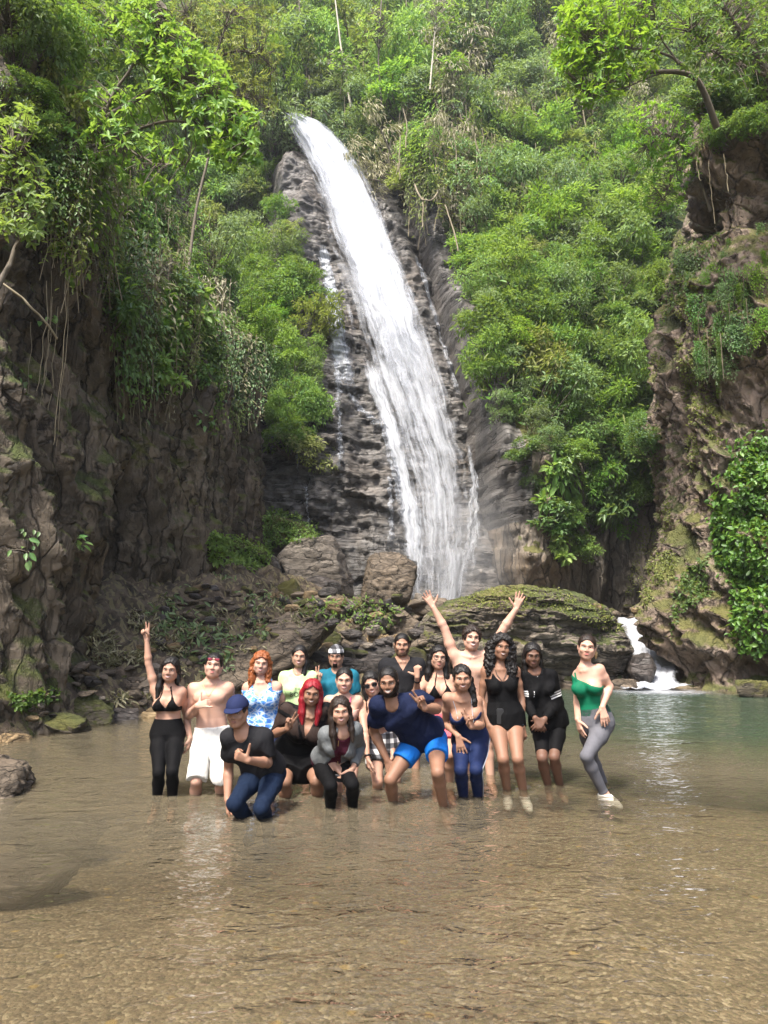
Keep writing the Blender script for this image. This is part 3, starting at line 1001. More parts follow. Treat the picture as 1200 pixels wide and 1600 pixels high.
_rr = np.random.RandomState(44)
for k, (u, v, w_, h_, Y_, mt, lb) in enumerate([
    (262, 985, 62, 34, 16.2, 'boulder', 'angular brown rock half buried on the upper debris slope'), (318, 938, 70, 30, 19, 'boulder_dark', 'dark flat rock near the top of the debris slope'),
    (356, 918, 46, 24, 20.6, 'boulder', 'small brown block under the bright green mat'), (390, 940, 44, 30, 20, 'boulder', 'angular rock left of the squat mossy boulder'),
    (300, 1010, 48, 26, 15.2, 'boulder_dark', 'dark broken rock above the shirtless man in white shorts'), (410, 985, 50, 26, 18.3, 'boulder', 'flat rock above the long diagonal slab'),
    (470, 945, 52, 26, 20.2, 'boulder_pale', 'pale flat rock under the dark squared block'), (505, 962, 44, 24, 19.6, 'boulder', 'brown angular rock at the top end of the diagonal slab'),
    (590, 975, 40, 26, 20.2, 'boulder_dark', 'dark angular stone under the big brown boulder'), (620, 1006, 46, 30, 18.4, 'boulder', 'angular rock between the ochre stone and the layered boulder'),
    (668, 985, 44, 34, 18.9, 'boulder_dark', 'dark block wedged at the left end of the layered boulder'), (505, 1030, 48, 26, 17.0, 'boulder_dark', 'wet dark stone beside the diagonal slab foot'),
    (240, 940, 50, 24, 17.6, 'boulder', 'brown rock at the foot of the dark cliff'), (150, 1000, 46, 24, 14.6, 'boulder', 'angular stone below the cliff cave'),
    (560, 1000, 34, 22, 19.2, 'boulder', 'small grey block behind the rounded grey stone')]):
    B((u - w_ / 2, v - h_ / 2, u + w_ / 2, v + h_ / 2), Y_, mt, 500 + k, lb, 0.8, (0, _rr.uniform(-18, 18), 0), 9, 0.04, _rr.choice([0, 0, 0.12]), flat=_rr.choice([0, 1]), sharp=0.9)


def diagonal_slab():
    a = P(340, 1066, 14.4); b = P(522, 950, 17.6)
    ax = (b - a); ln = ax.length
    p, f = rock_shape(91, (ln / 2 * 1.03, 0.85, 0.50), 14, 0.035, 0.0, 5, 0.6, 0.9)
    x = ax.normalized(); y = Vector((-x.y, x.x, 0)).normalized(); z = x.cross(y)
    st = strata(p[:, 0] * 0.3, p[:, 2] + 0.03 * p[:, 0], 0.07, 1.2, 5)
    p[:, 1] *= 1 + 0.10 * (st - 0.5)
    Rm = np.array([x, y, z]).T
    c = (a + b) / 2
    o = link('boulder', mesh('boulder', p @ Rm.T, f), MAT['boulder'], None, c)
    tag(o, 'long dark layered slab leaning diagonally on the bank behind the red haired woman', 'boulder')


diagonal_slab()


def layered_boulder():
    top_u = [636, 650, 672, 700, 740, 790, 850, 905, 940, 965, 985, 1002]
    top_v = [1030, 990, 962, 945, 930, 917, 920, 929, 948, 973, 1005, 1062]
    Yc = 17.8
    tops = np.array([P(u, v, Yc) for u, v in zip(top_u, top_v)])
    x0, x1 = tops[0, 0], tops[-1, 0]
    na, nb = 300, 170
    xs = np.linspace(x0, x1, na)
    ztop = np.interp(xs, tops[:, 0], tops[:, 2])
    t = np.linspace(0, 1, nb)                      # 0 front foot .. 1 back foot, over the top
    X, T = np.meshgrid(xs, t, indexing='ij')
    Z0 = np.repeat(ztop[:, None], nb, 1)
    ang = T * math.pi
    e = 0.62
    Zn = np.sin(ang) ** 0.42
    Yn = -np.sign(np.cos(ang)) * np.abs(np.cos(ang)) ** 0.8
    half = 1.55 * np.sqrt(np.clip(1 - (2 * (X - x0) / (x1 - x0) - 1) ** 6, 0.02, 1))
    z = -0.5 + (Z0 + 0.5) * Zn
    yy = Yc + 0.5 + Yn * half
    x = X.copy()
    p = np.stack([x.ravel(), yy.ravel(), z.ravel()], 1)
    hh = p[:, 2] + 0.07 * (p[:, 0] - 2.5) + 0.10 * fbm(p * np.array([0.5, 0.5, 0.8]) + 3, 2)
    front = sstep(0.4, -0.4, Yn).ravel()
    st = 0.42 * strata(p[:, 0] * 0.35, hh, 0.33, 1.6, 11) + 0.26 * strata(p[:, 0] * 0.5, hh, 0.12, 1.2, 12) + 0.10 * strata(p[:, 0], hh, 0.05, 0.6, 13)
    p[:, 1] -= front * (st - 0.35) * 0.75
    under = sstep(0.75, 0.2, p[:, 2]) * front * 0.45
    p[:, 1] += under
    cap = sstep(1.5, 1.75, hh) * front
    p[:, 1] -= 0.22 * cap
    p[:, 1] += 0.10 * fbm(p * 2.2, 4) + 0.05 * ridged(p * np.array([1.2, 1, 5]), 3)
    p[:, 2] += 0.05 * fbm(p * 3 + 8, 3) + 0.05 * ridged(p * 1.2, 2)
    base = Vector((float((x0 + x1) / 2), Yc, -0.3))
    o = link('boulder', mesh('boulder', p - np.array(base), grid_faces(na, nb)), MAT['slab'], None, base)
    tag(o, 'huge layered boulder with a mossy top behind the man raising both arms', 'boulder')


layered_boulder()

bpy.context.view_layer.update()
DG = bpy.context.evaluated_depsgraph_get()


def small_stones():
    rs = np.random.RandomState(5)
    protos = []
    for k in range(10):
        mt = ['boulder', 'boulder_dark', 'boulder_mossy', 'boulder_ochre', 'boulder_pale'][[0, 1, 2, 0, 1, 3, 0, 4, 2, 0][k]]
        p, f = rock_shape(300 + k, (1, 0.8, 0.55), 11, 0.06, 0, 3, 0.5, 0.6)
        me = mesh('stone', p, f)
        me.materials.append(MAT[mt])
        protos.append(me)
    regions = [
        ([(430, 925), (660, 935), (660, 1010), (540, 1030), (470, 990)], 64, 10, (7, 17), 'angular stone in the rubble below the waterfall', 'stones in the rubble below the waterfall', 'stone'),
        ([(110, 1030), (260, 1000), (330, 1040), (300, 1085), (180, 1105), (110, 1090)], 50, 9, (5, 13), 'broken stone on the muddy bank at the dark cliff foot', 'stones on the muddy bank', 'stone'),
        ([(20, 1095), (90, 1075), (90, 1120), (40, 1130)], 9, 10, (5, 10), 'little stone between the mossy boulders of the left shore', 'stones between the mossy boulders', 'stone'),
        ([(930, 940), (1000, 950), (980, 985), (940, 985)], 12, 10, (5, 10), 'stone on the bank above the small cascade', 'stones above the small cascade', 'stone'),
        ([(205, 960), (330, 900), (430, 930), (440, 1000), (320, 1040), (240, 1010)], 70, 11, (5, 13), 'stone half buried in the leafy debris slope', 'stones in the leafy debris slope', 'stone'),
    ]
    for poly, n, gap, (a, b), label, group, nm in regions:
        pts = []
        for _ in range(n * 40):
            u = rs.uniform(min(q[0] for q in poly), max(q[0] for q in poly)); v = rs.uniform(min(q[1] for q in poly), max(q[1] for q in poly))
            if not inside(u, v, poly) or any((u - c) ** 2 + (v - d) ** 2 < gap * gap for c, d in pts): continue
            pts.append((u, v))
            if len(pts) >= n: break
        for u, v in pts:
            h = hit(u, v)
            if h is None: continue
            loc, nor, _ = h
            r = rs.uniform(a, b) * loc.y / FPX
            kk = rs.randint(10)
            o = bpy.data.objects.new(nm, protos[kk])
            COL.objects.link(o)
            o.location = loc + Vector((0, 0, r * 0.15))
            o.rotation_euler = (rs.uniform(-.35, .35), rs.uniform(-.35, .35), rs.uniform(0, 6.28))
            o.scale = (r * rs.uniform(.8, 1.3), r * rs.uniform(.8, 1.3), r * rs.uniform(.7, 1.2))
            px_r = r * FPX / loc.y
            tag(o, ('tiny ' if px_r < a + (b - a) * 0.3 else 'larger ' if px_r > a + (b - a) * 0.7 else '') + ['brown', 'dark', 'mossy', 'greyish brown', 'wet dark', 'ochre', 'dull brown', 'pale', 'greenish', 'brownish'][kk] + ' ' + label, nm, group)


small_stones()
bpy.context.view_layer.update()
DG = bpy.context.evaluated_depsgraph_get()
# ------------------------------------------------------------ foliage


def leaf_material(name, c1, c2, c3, gloss=0.35, trans=0.35, var=0.55):
    m = M(name)
    t = m.attr('tone', 'Fac')
    rnd = m.n('ObjectInfo').outputs['Random']
    col = m.ramp(t, [(0.0, c1), (0.55, c2), (1.0, c3)])
    hs = m.n('HueSaturation', Color=col)
    m.set(hs, 'Hue', m.math('ADD', 0.5 - 0.008, m.math('MULTIPLY', rnd, 0.035)))
    m.set(hs, 'Saturation', m.math('ADD', 0.82, m.math('MULTIPLY', m.math('FRACT', m.math('MULTIPLY', rnd, 7.3)), 0.25)))
    m.set(hs, 'Value', m.math('ADD', 1 - var * 0.5, m.math('MULTIPLY', m.math('FRACT', m.math('MULTIPLY', rnd, 13.7)), var)))
    col = hs.outputs[0]
    tc = m.mix(0.45, col, (0.36, 0.48, 0.05), 'MIX')
    sh = m.n('MixShader', Fac=trans)
    m.t.links.new(m.pbr(Base__Color=col, Roughness=0.48, Specular__IOR__Level=gloss), sh.inputs[1])
    m.t.links.new(m.n('BsdfTranslucent', Color=tc).outputs[0], sh.inputs[2])
    return m.done(sh.outputs[0])


LEAF = {
    'mid': leaf_material('green_leaf', (0.040, 0.090, 0.014), (0.095, 0.195, 0.026), (0.18, 0.28, 0.050), trans=0.42),
    'bright': leaf_material('bright_leaf', (0.080, 0.16, 0.016), (0.155, 0.29, 0.026), (0.27, 0.40, 0.055), trans=0.5),
    'grey': leaf_material('greyish_leaf', (0.060, 0.105, 0.032), (0.12, 0.20, 0.065), (0.22, 0.30, 0.13), trans=0.4),
    'dark': leaf_material('dark_leaf', (0.018, 0.046, 0.010), (0.045, 0.098, 0.018), (0.085, 0.16, 0.030), gloss=0.5),
    'olive': leaf_material('olive_leaf', (0.090, 0.110, 0.022), (0.17, 0.195, 0.040), (0.28, 0.28, 0.07), trans=0.42),
    'dry': leaf_material('dry_leaf', (0.14, 0.12, 0.065), (0.27, 0.24, 0.14), (0.42, 0.38, 0.25), trans=0.2),
    'ivy': leaf_material('creeper_leaf', (0.035, 0.085, 0.014), (0.080, 0.17, 0.026), (0.16, 0.28, 0.055), gloss=0.6),
}
BARK = plain('bark', (0.13, 0.11, 0.085), 0.85, 0.2, 0.6, 30)
BARK_PALE = plain('pale_bark', (0.42, 0.38, 0.31), 0.8, 0.2, 0.5, 30)
VINE = plain('dry_vine', (0.26, 0.22, 0.15), 0.85, 0.15)
VINE_DARK = plain('dark_vine', (0.085, 0.07, 0.045), 0.85, 0.15)


def leaves(base, d, n, L, W):
    """leaf blades as arrays: base point, direction, normal, length, width -> verts, quads"""
    base = np.asarray(base, float); d = unit(np.asarray(d, float)); s = unit(np.cross(d, n)); n = np.cross(s, d)
    L = np.asarray(L)[:, None]; W = np.asarray(W)[:, None]
    v0 = base
    r1 = base + d * L * 0.32 + s * W * 0.46 + n * W * 0.16
    r2 = base + d * L * 0.68 + s * W * 0.40 + n * W * 0.06
    tp = base + d * L - n * L * 0.16
    l2 = base + d * L * 0.68 - s * W * 0.40 + n * W * 0.06
    l1 = base + d * L * 0.32 - s * W * 0.46 + n * W * 0.16
    V = np.stack([v0, r1, r2, tp, l2, l1], 1).reshape(-1, 3)
    i = np.arange(len(base))[:, None] * 6
    F = np.concatenate([i + np.array([[0, 1, 2, 3]]), i + np.array([[0, 3, 4, 5]])], 0)
    return V, F


def leaf_mesh(name, base, d, n, L, W, tone, mat):
    V, F = leaves(base, d, n, L, W)
    me = mesh(name, V, F, smooth=True, attrs={'tone': np.repeat(tone, 6)})
    me.materials.append(mat)
    return me


def crown_points(rs, n, lobes, flat=0.75, shell=0.55):
    """leaf places on a cloud of lobes; lobes (k,4) centre+radius"""
    k = rs.choice(len(lobes), n, p=lobes[:, 3] ** 2 / np.sum(lobes[:, 3] ** 2))
    dirs = unit(rs.normal(size=(n, 3)))
    dirs[:, 2] = np.where(rs.rand(n) < 0.6, np.abs(dirs[:, 2]), dirs[:, 2])
    rr = lobes[k, 3] * (shell + (1 - shell) * rs.rand(n) ** 0.5) * (1 + 0.18 * rs.normal(size=n))
    p = lobes[k, :3] + dirs * rr[:, None] * np.array([1, 1, flat])
    return p, dirs


def make_shrub(name, seed, n, L, asp, mat, nl=14, droop=0.3, spread=(1, 1, 0.8), tone_c=0.5, twig=True):
    rs = np.random.RandomState(seed)
    lb = np.zeros((nl, 4))
    lb[:, :3] = unit(rs.normal(size=(nl, 3))) * (0.25 + 0.75 * rs.rand(nl, 1) ** 0.6) * 0.98 * np.array(spread)
    lb[:, 2] += 0.25
    lb[:, 3] = 0.15 + 0.30 * rs.rand(nl)
    p, dr = crown_points(rs, n, lb)
    out = unit(dr + 0.5 * rs.normal(size=p.shape) + np.array([0, 0, -droop]))
    nr = unit(dr * 0.5 + np.array([0, 0, 0.9]) + 0.45 * rs.normal(size=p.shape))
    ln = L * (0.65 + 0.7 * rs.rand(n))
    tone = np.clip(tone_c + 0.26 * rs.normal(size=n) + 0.12 * np.sin(np.arange(n)), 0, 1)
    V, F = leaves(p, out, nr, ln, ln * asp)
    tn = np.repeat(tone, 6)
    mi = np.zeros(len(F), np.int32)
    if twig:
        tw = []
        for c in lb:
            a = np.array([0, 0, -0.5]); b = c[:3]
            tw.append((smooth_path([a, (a + b) / 2 + rs.normal(size=3) * 0.12, b], 6), np.linspace(0.03, 0.008, 6)))
        tv, tf = tubes(tw, 4)
        F = np.concatenate([F, tf + len(V)]); V = np.concatenate([V, tv]); tn = np.concatenate([tn, np.zeros(len(tv))])
        mi = np.concatenate([mi, np.ones(len(tf), np.int32)])
    me = mesh(name, V, F, attrs={'tone': tn})
    me.materials.append(mat); me.materials.append(BARK)
    me.polygons.foreach_set('material_index', mi)
    return me


def make_drape(name, seed, n, L, asp, mat, ln=2.2):
    """a curtain of creeper leaves hanging down a rock, z from 0 to -ln"""
    rs = np.random.RandomState(seed)
    ns = 16
    sx = rs.normal(size=ns) * 0.30; sl = ln * (0.45 + 0.55 * rs.rand(ns))
    k = rs.randint(0, ns, n); t = rs.rand(n)
    p = np.stack([sx[k] + 0.08 * rs.normal(size=n) + 0.1 * np.sin(t * 6 + k), -0.05 - 0.22 * rs.rand(n), -t * sl[k] + 0.1], 1)
    d = unit(np.stack([0.7 * rs.normal(size=n), -0.45 - 0.4 * rs.rand(n), -0.8 + 0.5 * rs.normal(size=n)], 1))
    nr = unit(np.stack([0.5 * rs.normal(size=n), -0.8 + 0 * t, 0.7 + 0.3 * rs.normal(size=n)], 1))
    l = L * (0.6 + 0.8 * rs.rand(n))
    tone = np.clip(0.5 + 0.27 * rs.normal(size=n), 0, 1)
    V, F = leaves(p, d, nr, l, l * asp)
    tn = np.repeat(tone, 6); mi = np.zeros(len(F), np.int32)
    tw = []
    for q in range(ns):
        tt = np.linspace(0, 1, 8)
        tw.append((np.stack([sx[q] + 0.1 * np.sin(tt * 6 + q), -0.06 - 0 * tt, -tt * sl[q] * 1.1 + 0.1], 1), np.full(8, 0.009)))
    tv, tf = tubes(tw, 3)
    F = np.concatenate([F, tf + len(V)]); V = np.concatenate([V, tv]); tn = np.concatenate([tn, np.zeros(len(tv))])
    mi = np.concatenate([mi, np.ones(len(tf), np.int32)])
    me = mesh(name, V, F, attrs={'tone': tn})
    me.materials.append(mat); me.materials.append(VINE)
    me.polygons.foreach_set('material_index', mi)
    return me


def scatter(poly, n, gap, rs, tries=40):
    """blue-noise photo points inside a polygon"""
    xs = [p[0] for p in poly]; ys = [p[1] for p in poly]
    pts = []
    for _ in range(n * tries):
        u = rs.uniform(min(xs), max(xs)); v = rs.uniform(min(ys), max(ys))
        if not inside(u, v, poly):
            continue
        if all((u - a) ** 2 + (v - b) ** 2 > gap * gap for a, b in pts):
            pts.append((u, v))
            if len(pts) >= n:
                break
    return pts


SHRUBS = [make_shrub('shrub', 100 + k, n, L, asp, LEAF[mt], nl, dr, sp, tc) for k, (n, L, asp, mt, nl, dr, sp, tc) in enumerate([
    (2600, 0.115, 0.42, 'mid', 16, 0.3, (1, 1, 0.8), 0.5),
    (2400, 0.12, 0.40, 'mid', 20, 0.5, (1.1, 1.1, 0.9), 0.6),
    (2600, 0.115, 0.40, 'bright', 16, 0.3, (1, 1, 0.7), 0.5),
    (2300, 0.125, 0.36, 'bright', 20, 0.2, (1.15, 1.15, 0.65), 0.6),
    (2600, 0.11, 0.36, 'grey', 18, 0.5, (1, 1, 1), 0.5),
    (2400, 0.115, 0.40, 'grey', 22, 0.6, (1, 1, 1.25), 0.6),
    (2300, 0.13, 0.45, 'dark', 16, 0.4, (1, 1, 0.9), 0.5),
    (2200, 0.13, 0.38, 'olive', 18, 0.5, (1.1, 1.1, 1.0), 0.55),
    (1900, 0.13, 0.22, 'dry', 18, 1.2, (1, 1, 1.3), 0.5),
])]
BIGLEAF = [make_shrub('leafy_plant', 140 + k, n, L, asp, LEAF[mt], nl, dr, sp, 0.5) for k, (n, L, asp, mt, nl, dr, sp) in enumerate([
    (420, 0.30, 0.42, 'ivy', 9, 0.6, (1, 1, 0.8)), (360, 0.34, 0.5, 'bright', 8, 0.6, (1.1, 1.1, 0.7)), (420, 0.26, 0.4, 'grey', 10, 0.7, (1, 1, 0.9))])]
DRAPES = [make_drape('creeper', 160 + k, n, L, asp, LEAF[mt], ln) for k, (n, L, asp, mt, ln) in enumerate([
    (700, 0.12, 0.5, 'ivy', 2.4), (620, 0.13, 0.45, 'mid', 3.0), (520, 0.14, 0.3, 'olive', 3.2), (520, 0.14, 0.4, 'bright', 2.2), (520, 0.15, 0.2, 'dry', 3.4)])]


def put(me, name, loc, sc, nor, label, cat, group, rs, lean=0.35, facing=False):
    o = bpy.data.objects.new(name, me)
    COL.objects.link(o)
    o.location = loc
    if facing:
        rz = math.atan2(nor.y, nor.x) + math.pi / 2 + rs.uniform(-0.35, 0.35)
        o.rotation_euler = (0, 0, rz)
    else:
        up = (Vector((0, 0, 1)) * (1 - lean) + nor * lean).normalized()
        q = up.to_track_quat('Z', 'Y')
        o.rotation_euler = (q.to_matrix() @ Matrix.Rotation(rs.uniform(0, 6.28), 3, 'Z')).to_euler()
    o.scale = (sc * rs.uniform(0.8, 1.35), sc * rs.uniform(0.8, 1.35), sc * rs.uniform(0.7, 1.75)) if not facing else (sc * rs.uniform(0.8, 1.3), sc, sc * rs.uniform(0.8, 1.3))
    tag(o, label, cat, group)
    return o


HUES = ['mid green', 'fresh green', 'bright green', 'yellowish green', 'greyish green', 'grey', 'dark green', 'olive', 'dry straw coloured']
BIGHUES = ['glossy green', 'bright green', 'greyish']
DRAPEHUES = ['leafy green', 'long green', 'narrow leaved olive', 'bright green', 'dry straw coloured']


def cover(poly, n, gap, r_px, kinds, label, group, seed, cat='shrub', protos=None, name='shrub', lift=0.35, facing=False, only=None, lean=0.35, rmax=2.6):
    rs = np.random.RandomState(seed)
    protos = protos or SHRUBS
    v0 = max(min(q[1] for q in poly), 0); v1 = max(q[1] for q in poly)
    for u, v in scatter(poly, n, gap, rs):
        h = hit(u, v)
        if h is None or (only and h[2] not in only):
            continue
        loc, nor, ob = h
        depth = loc.y * CT + (loc.z - CAM_Z) * ST
        r = min(r_px * rs.uniform(0.7, 1.45) * depth / FPX, rmax) if not facing else r_px * rs.uniform(0.7, 1.3)
        lf = lift if not facing else lift / r
        k = kinds[rs.randint(len(kinds))]
        loc = loc + nor * r * lf
        size = r / (r_px if facing else max(r_px * depth / FPX, 1e-3))
        zone = ['near the top', 'midway up', 'near the bottom'][min(2, max(0, int(3 * (v - v0) / (v1 - v0))))]
        hue = (HUES if protos is SHRUBS else BIGHUES if protos is BIGLEAF else DRAPEHUES)[k]
        lab = ('small ' if size < 0.88 else 'large ' if size > 1.14 else '') + hue + ' ' + label + ', ' + zone
        put(protos[k], name, loc, r, nor, lab, cat, group, rs, lean, facing)


# hill right of the fall
cover([(1010, 280), (1030, 420), (1015, 580), (1045, 680), (1000, 760), (900, 690), (840, 660), (765, 630), (752, 560), (758, 490), (738, 400), (750, 300), (860, 260)],
      95, 29, 34, [0, 1, 2, 3, 4, 4, 5, 2, 7, 0], 'shrub on the slope right of the waterfall', 'shrubs on the slope right of the waterfall', 1, only=('hillside',))
cover([(560, 225), (640, 150), (900, 60), (1060, 120), (1050, 290), (860, 270), (750, 310), (728, 350), (690, 310), (640, 300)],
      62, 33, 36, [0, 1, 4, 5, 5, 8, 7, 2, 6, 8, 4], 'shrub on the vine hung hillside beside the fall', 'tangled shrubs high on the hillside beside the fall', 2, only=('hillside',))
cover([(420, -30), (1120, -30), (1080, 110), (900, 70), (640, 150), (560, 230), (440, 200)],
      64, 34, 38, [0, 1, 4, 5, 2, 7, 6, 4], 'shrub above the lip of the waterfall', 'shrubs above the lip of the waterfall', 3, only=('hillside', 'rock_face'))
cover([(840, 560), (960, 560), (1030, 660), (1000, 800), (950, 870), (880, 880), (850, 790), (800, 700)],
      30, 26, 27, [0, 1, 4, 2, 6, 5], 'bush over the buttress between waterfall and brown cliff', 'bushes hanging over the rock buttress', 4)
cover([(925, 700), (1010, 690), (985, 810), (930, 840), (870, 890), (840, 830), (870, 760)], 14, 30, 26, [0, 1, 2],
      'broad leaved plant in the cleft beside the buttress', 'broad leaved plants in the shady cleft', 5, 'plant', BIGLEAF, 'leafy_plant')
# growth over the left cliff and left of the fall
cover([(0, 0), (430, 0), (440, 200), (400, 330), (300, 300), (180, 250), (60, 240), (0, 210)],
      52, 38, 42, [0, 1, 6, 6, 7, 4, 0, 2], 'shrub in the thicket on top of the dark cliff', 'shrubs on top of the dark cliff', 6, lift=0.2)
cover([(300, 290), (400, 250), (436, 250), (456, 330), (474, 460), (488, 560), (480, 700), (430, 720), (400, 560), (370, 470), (330, 420)],
      52, 25, 27, [0, 1, 4, 5, 7, 2, 0], 'shrub clinging to the rock left of the waterfall', 'shrubs clinging to the cliff left of the waterfall', 7, lift=0.3, rmax=1.6)
cover([(60, 240), (250, 300), (400, 400), (400, 560), (330, 560), (300, 470), (200, 480), (170, 330)],
      62, 21, 0.85, [0, 1, 2, 4, 0, 2, 3], 'creeper hanging down the dark cliff under the thicket', 'creepers hanging down the dark cliff', 8, 'creeper', DRAPES, 'creeper', 0.25, True)
cover([(1060, 380), (1190, 350), (1200, 480), (1120, 600), (1090, 560)], 34, 15, 0.34, [0, 3, 0],
      'creeper trailing down the brown cliff', 'creepers trailing down the brown cliff', 9, 'creeper', DRAPES, 'creeper', 0.12, True)
cover([(640, 120), (900, 100), (960, 300), (880, 330), (720, 330), (660, 260)], 48, 28, 1.9, [4, 2, 1, 2, 4, 3],
      'vine curtain over the bushes on the high slope', 'dry vine curtains on the high slope', 10, 'vine', DRAPES, 'vine_curtain', 1.3, True, only=('hillside',))
cover([(165, 500), (310, 450), (318, 590), (260, 610), (200, 570)], 9, 34, 26, [0, 0, 1],
      'big leaved plant on a ledge of the dark cliff', 'glossy plants on the ledge of the dark cliff', 11, 'plant', BIGLEAF, 'leafy_plant')
cover([(1050, 60), (1200, 30), (1200, 225), (1060, 225)], 18, 26, 34, [6, 0, 7, 6, 1], 'shrub on top of the brown cliff', 'dark shrubs on top of the brown cliff', 12, lift=0.2)


# ---- ground cover: nobody could count these leaves
def leaf_cover(name, polys, n, L, asp, mat, label, seed, lift=0.05, stand=0.5, only=None, bump=0.0, clump=None):
    rs = np.random.RandomState(seed)
    B, D, N = [], [], []
    for poly in polys:
        xs = [p[0] for p in poly]; ys = [p[1] for p in poly]
        c = 0
        for _ in range(n * 8):
            u = rs.uniform(min(xs), max(xs)); v = rs.uniform(min(ys), max(ys))
            if not inside(u, v, poly): continue
            h = hit(u, v)
            if h is None or (only and h[2] not in only): continue
            loc, nor, _ = h
            if clump is not None and noise3(np.array([loc]) * 1.1 + seed)[0] + 0.5 * noise3(np.array([loc]) * 3.1)[0] < clump: continue
            B.append(loc + nor * (lift * rs.rand() + bump * max(0, noise3(np.array([loc]) * 1.8)[0] + 0.3)))
            N.append(nor)
            c += 1
            if c >= n: break
    B = np.array(B); N = np.array(N); k = len(B)
    d = unit(rs.normal(size=(k, 3)) + N * stand + np.array([0, 0, -0.35]))
    nr = unit(N + np.array([0, 0, 0.6]) + 0.4 * rs.normal(size=(k, 3)))
    l = L * (0.6 + 0.8 * rs.rand(k))
    me = leaf_mesh(name, B, d, nr, l, l * asp, np.clip(0.5 + 0.27 * rs.normal(size=k), 0, 1), mat)
    o = link(name, me)
    tag(o, label, kind='stuff')


leaf_cover('creeper_mat', [[(1112, 800), (1150, 700), (1205, 680), (1205, 1010), (1165, 1015), (1140, 900), (1112, 880)]], 5200, 0.115, 0.62, LEAF['ivy'],
           'dense mat of green creeper leaves over the brown cliff', 31, 0.12, bump=0.45)
leaf_cover('rock_weeds', [[(1060, 380), (1130, 360), (1060, 470), (1030, 520)], [(1090, 560), (1150, 440), (1185, 420), (1130, 560), (1095, 600)],
                          [(1060, 900), (1100, 870), (1110, 930), (1060, 960), (1045, 1000)], [(960, 720), (1040, 700), (1010, 800), (965, 850)]], 700, 0.085, 0.55, LEAF['mid'],
           'small green weeds spread over the brown cliff', 32, 0.08)

leaf_cover('bright_ground_cover', [[(326, 832), (360, 838), (425, 862), (420, 880), (395, 895), (330, 880)]], 1500, 0.10, 0.6, LEAF['bright'],
           'bright green leafy mat spilling over the ledge at the cliff foot', 33, 0.10, 0.9, bump=0.25)
leaf_cover('dull_ground_cover', [[(408, 802), (440, 795), (500, 828), (495, 845), (450, 850), (410, 862)]], 1500, 0.11, 0.55, LEAF['mid'],
           'dull green mat of leaves on the ledge above the pale boulder', 34, 0.12, 0.9, bump=0.3)
leaf_cover('leaf_litter', [[(200, 960), (320, 895), (430, 920), (500, 940), (470, 990), (360, 1040), (300, 1075), (230, 1010)], [(110, 1000), (220, 960), (240, 1010), (300, 1080), (180, 1100)]], 620, 0.13, 0.22, LEAF['dry'],
           'pale dead leaves and stalks strewn over the debris slope', 35, 0.10, 0.5, clump=0.12)
leaf_cover('bank_weeds', [[(470, 940), (560, 930), (600, 960), (560, 985), (480, 965)],
                          [(560, 925), (640, 955), (600, 985), (540, 970)]], 240, 0.11, 0.36, LEAF['mid'],
           'green weeds and fallen leaves growing through the rubble', 36, 0.10, 0.6)
leaf_cover('moss_fern', [[(690, 950), (760, 918), (860, 918), (940, 945), (985, 990), (940, 985), (860, 950), (760, 950)]], 1500, 0.05, 0.5, LEAF['olive'],
           'moss and tiny ferns on top of the layered boulder', 37, 0.05, 0.8)
leaf_cover('shore_weeds', [[(10, 1088), (90, 1072), (90, 1090), (30, 1112)]], 320, 0.06, 0.6, LEAF['mid'], 'low green weeds at the foot of the dark cliff', 38, 0.05, 0.7)

leaf_cover('fallen_leaves', [[(215, 960), (330, 890), (440, 930), (500, 985), (380, 1040), (300, 1070), (240, 1010)]], 520, 0.15, 0.34, LEAF['grey'],
           'wilted pale green leaves lying on the debris slope', 39, 0.12, 0.6, clump=0.15)

HILL = [(430, -20), (1100, -20), (1080, 300), (1030, 420), (1015, 580), (1045, 680), (1000, 760), (900, 690), (840, 660), (765, 630), (752, 560), (758, 490), (738, 400), (728, 340), (640, 300), (560, 235), (440, 200)]
leaf_cover('undergrowth', [HILL], 9000, 0.30, 0.32, LEAF['mid'], 'tangle of small leaves between the bushes of the forested slope', 51, 0.5, 0.3, only=('hillside',), bump=0.9)
leaf_cover('hanging_leaves', [HILL], 3500, 0.42, 0.16, LEAF['olive'], 'long drooping blades and twigs among the bushes of the slope', 52, 0.9, 0.2, only=('hillside',), bump=0.9)
leaf_cover('cliff_leaves', [[(60, 235), (250, 280), (400, 330), (420, 560), (340, 600), (300, 500), (200, 470), (170, 340), (90, 330)]], 4200, 0.13, 0.40, LEAF['mid'],
           'small creeper leaves scattered down the dark cliff under the thicket', 53, 0.3, 0.4, bump=0.3, clump=-0.05)
leaf_cover('cliff_moss', [[(1015, 420), (1060, 360), (1100, 420), (1060, 560), (1020, 600)], [(1000, 820), (1050, 780), (1060, 900), (1000, 960), (975, 930)], [(1060, 560), (1110, 520), (1130, 700), (1080, 760)]], 1300, 0.07, 0.5, LEAF['olive'],
           'mossy tufts on the brown cliff', 54, 0.05, 0.8, clump=0.0)
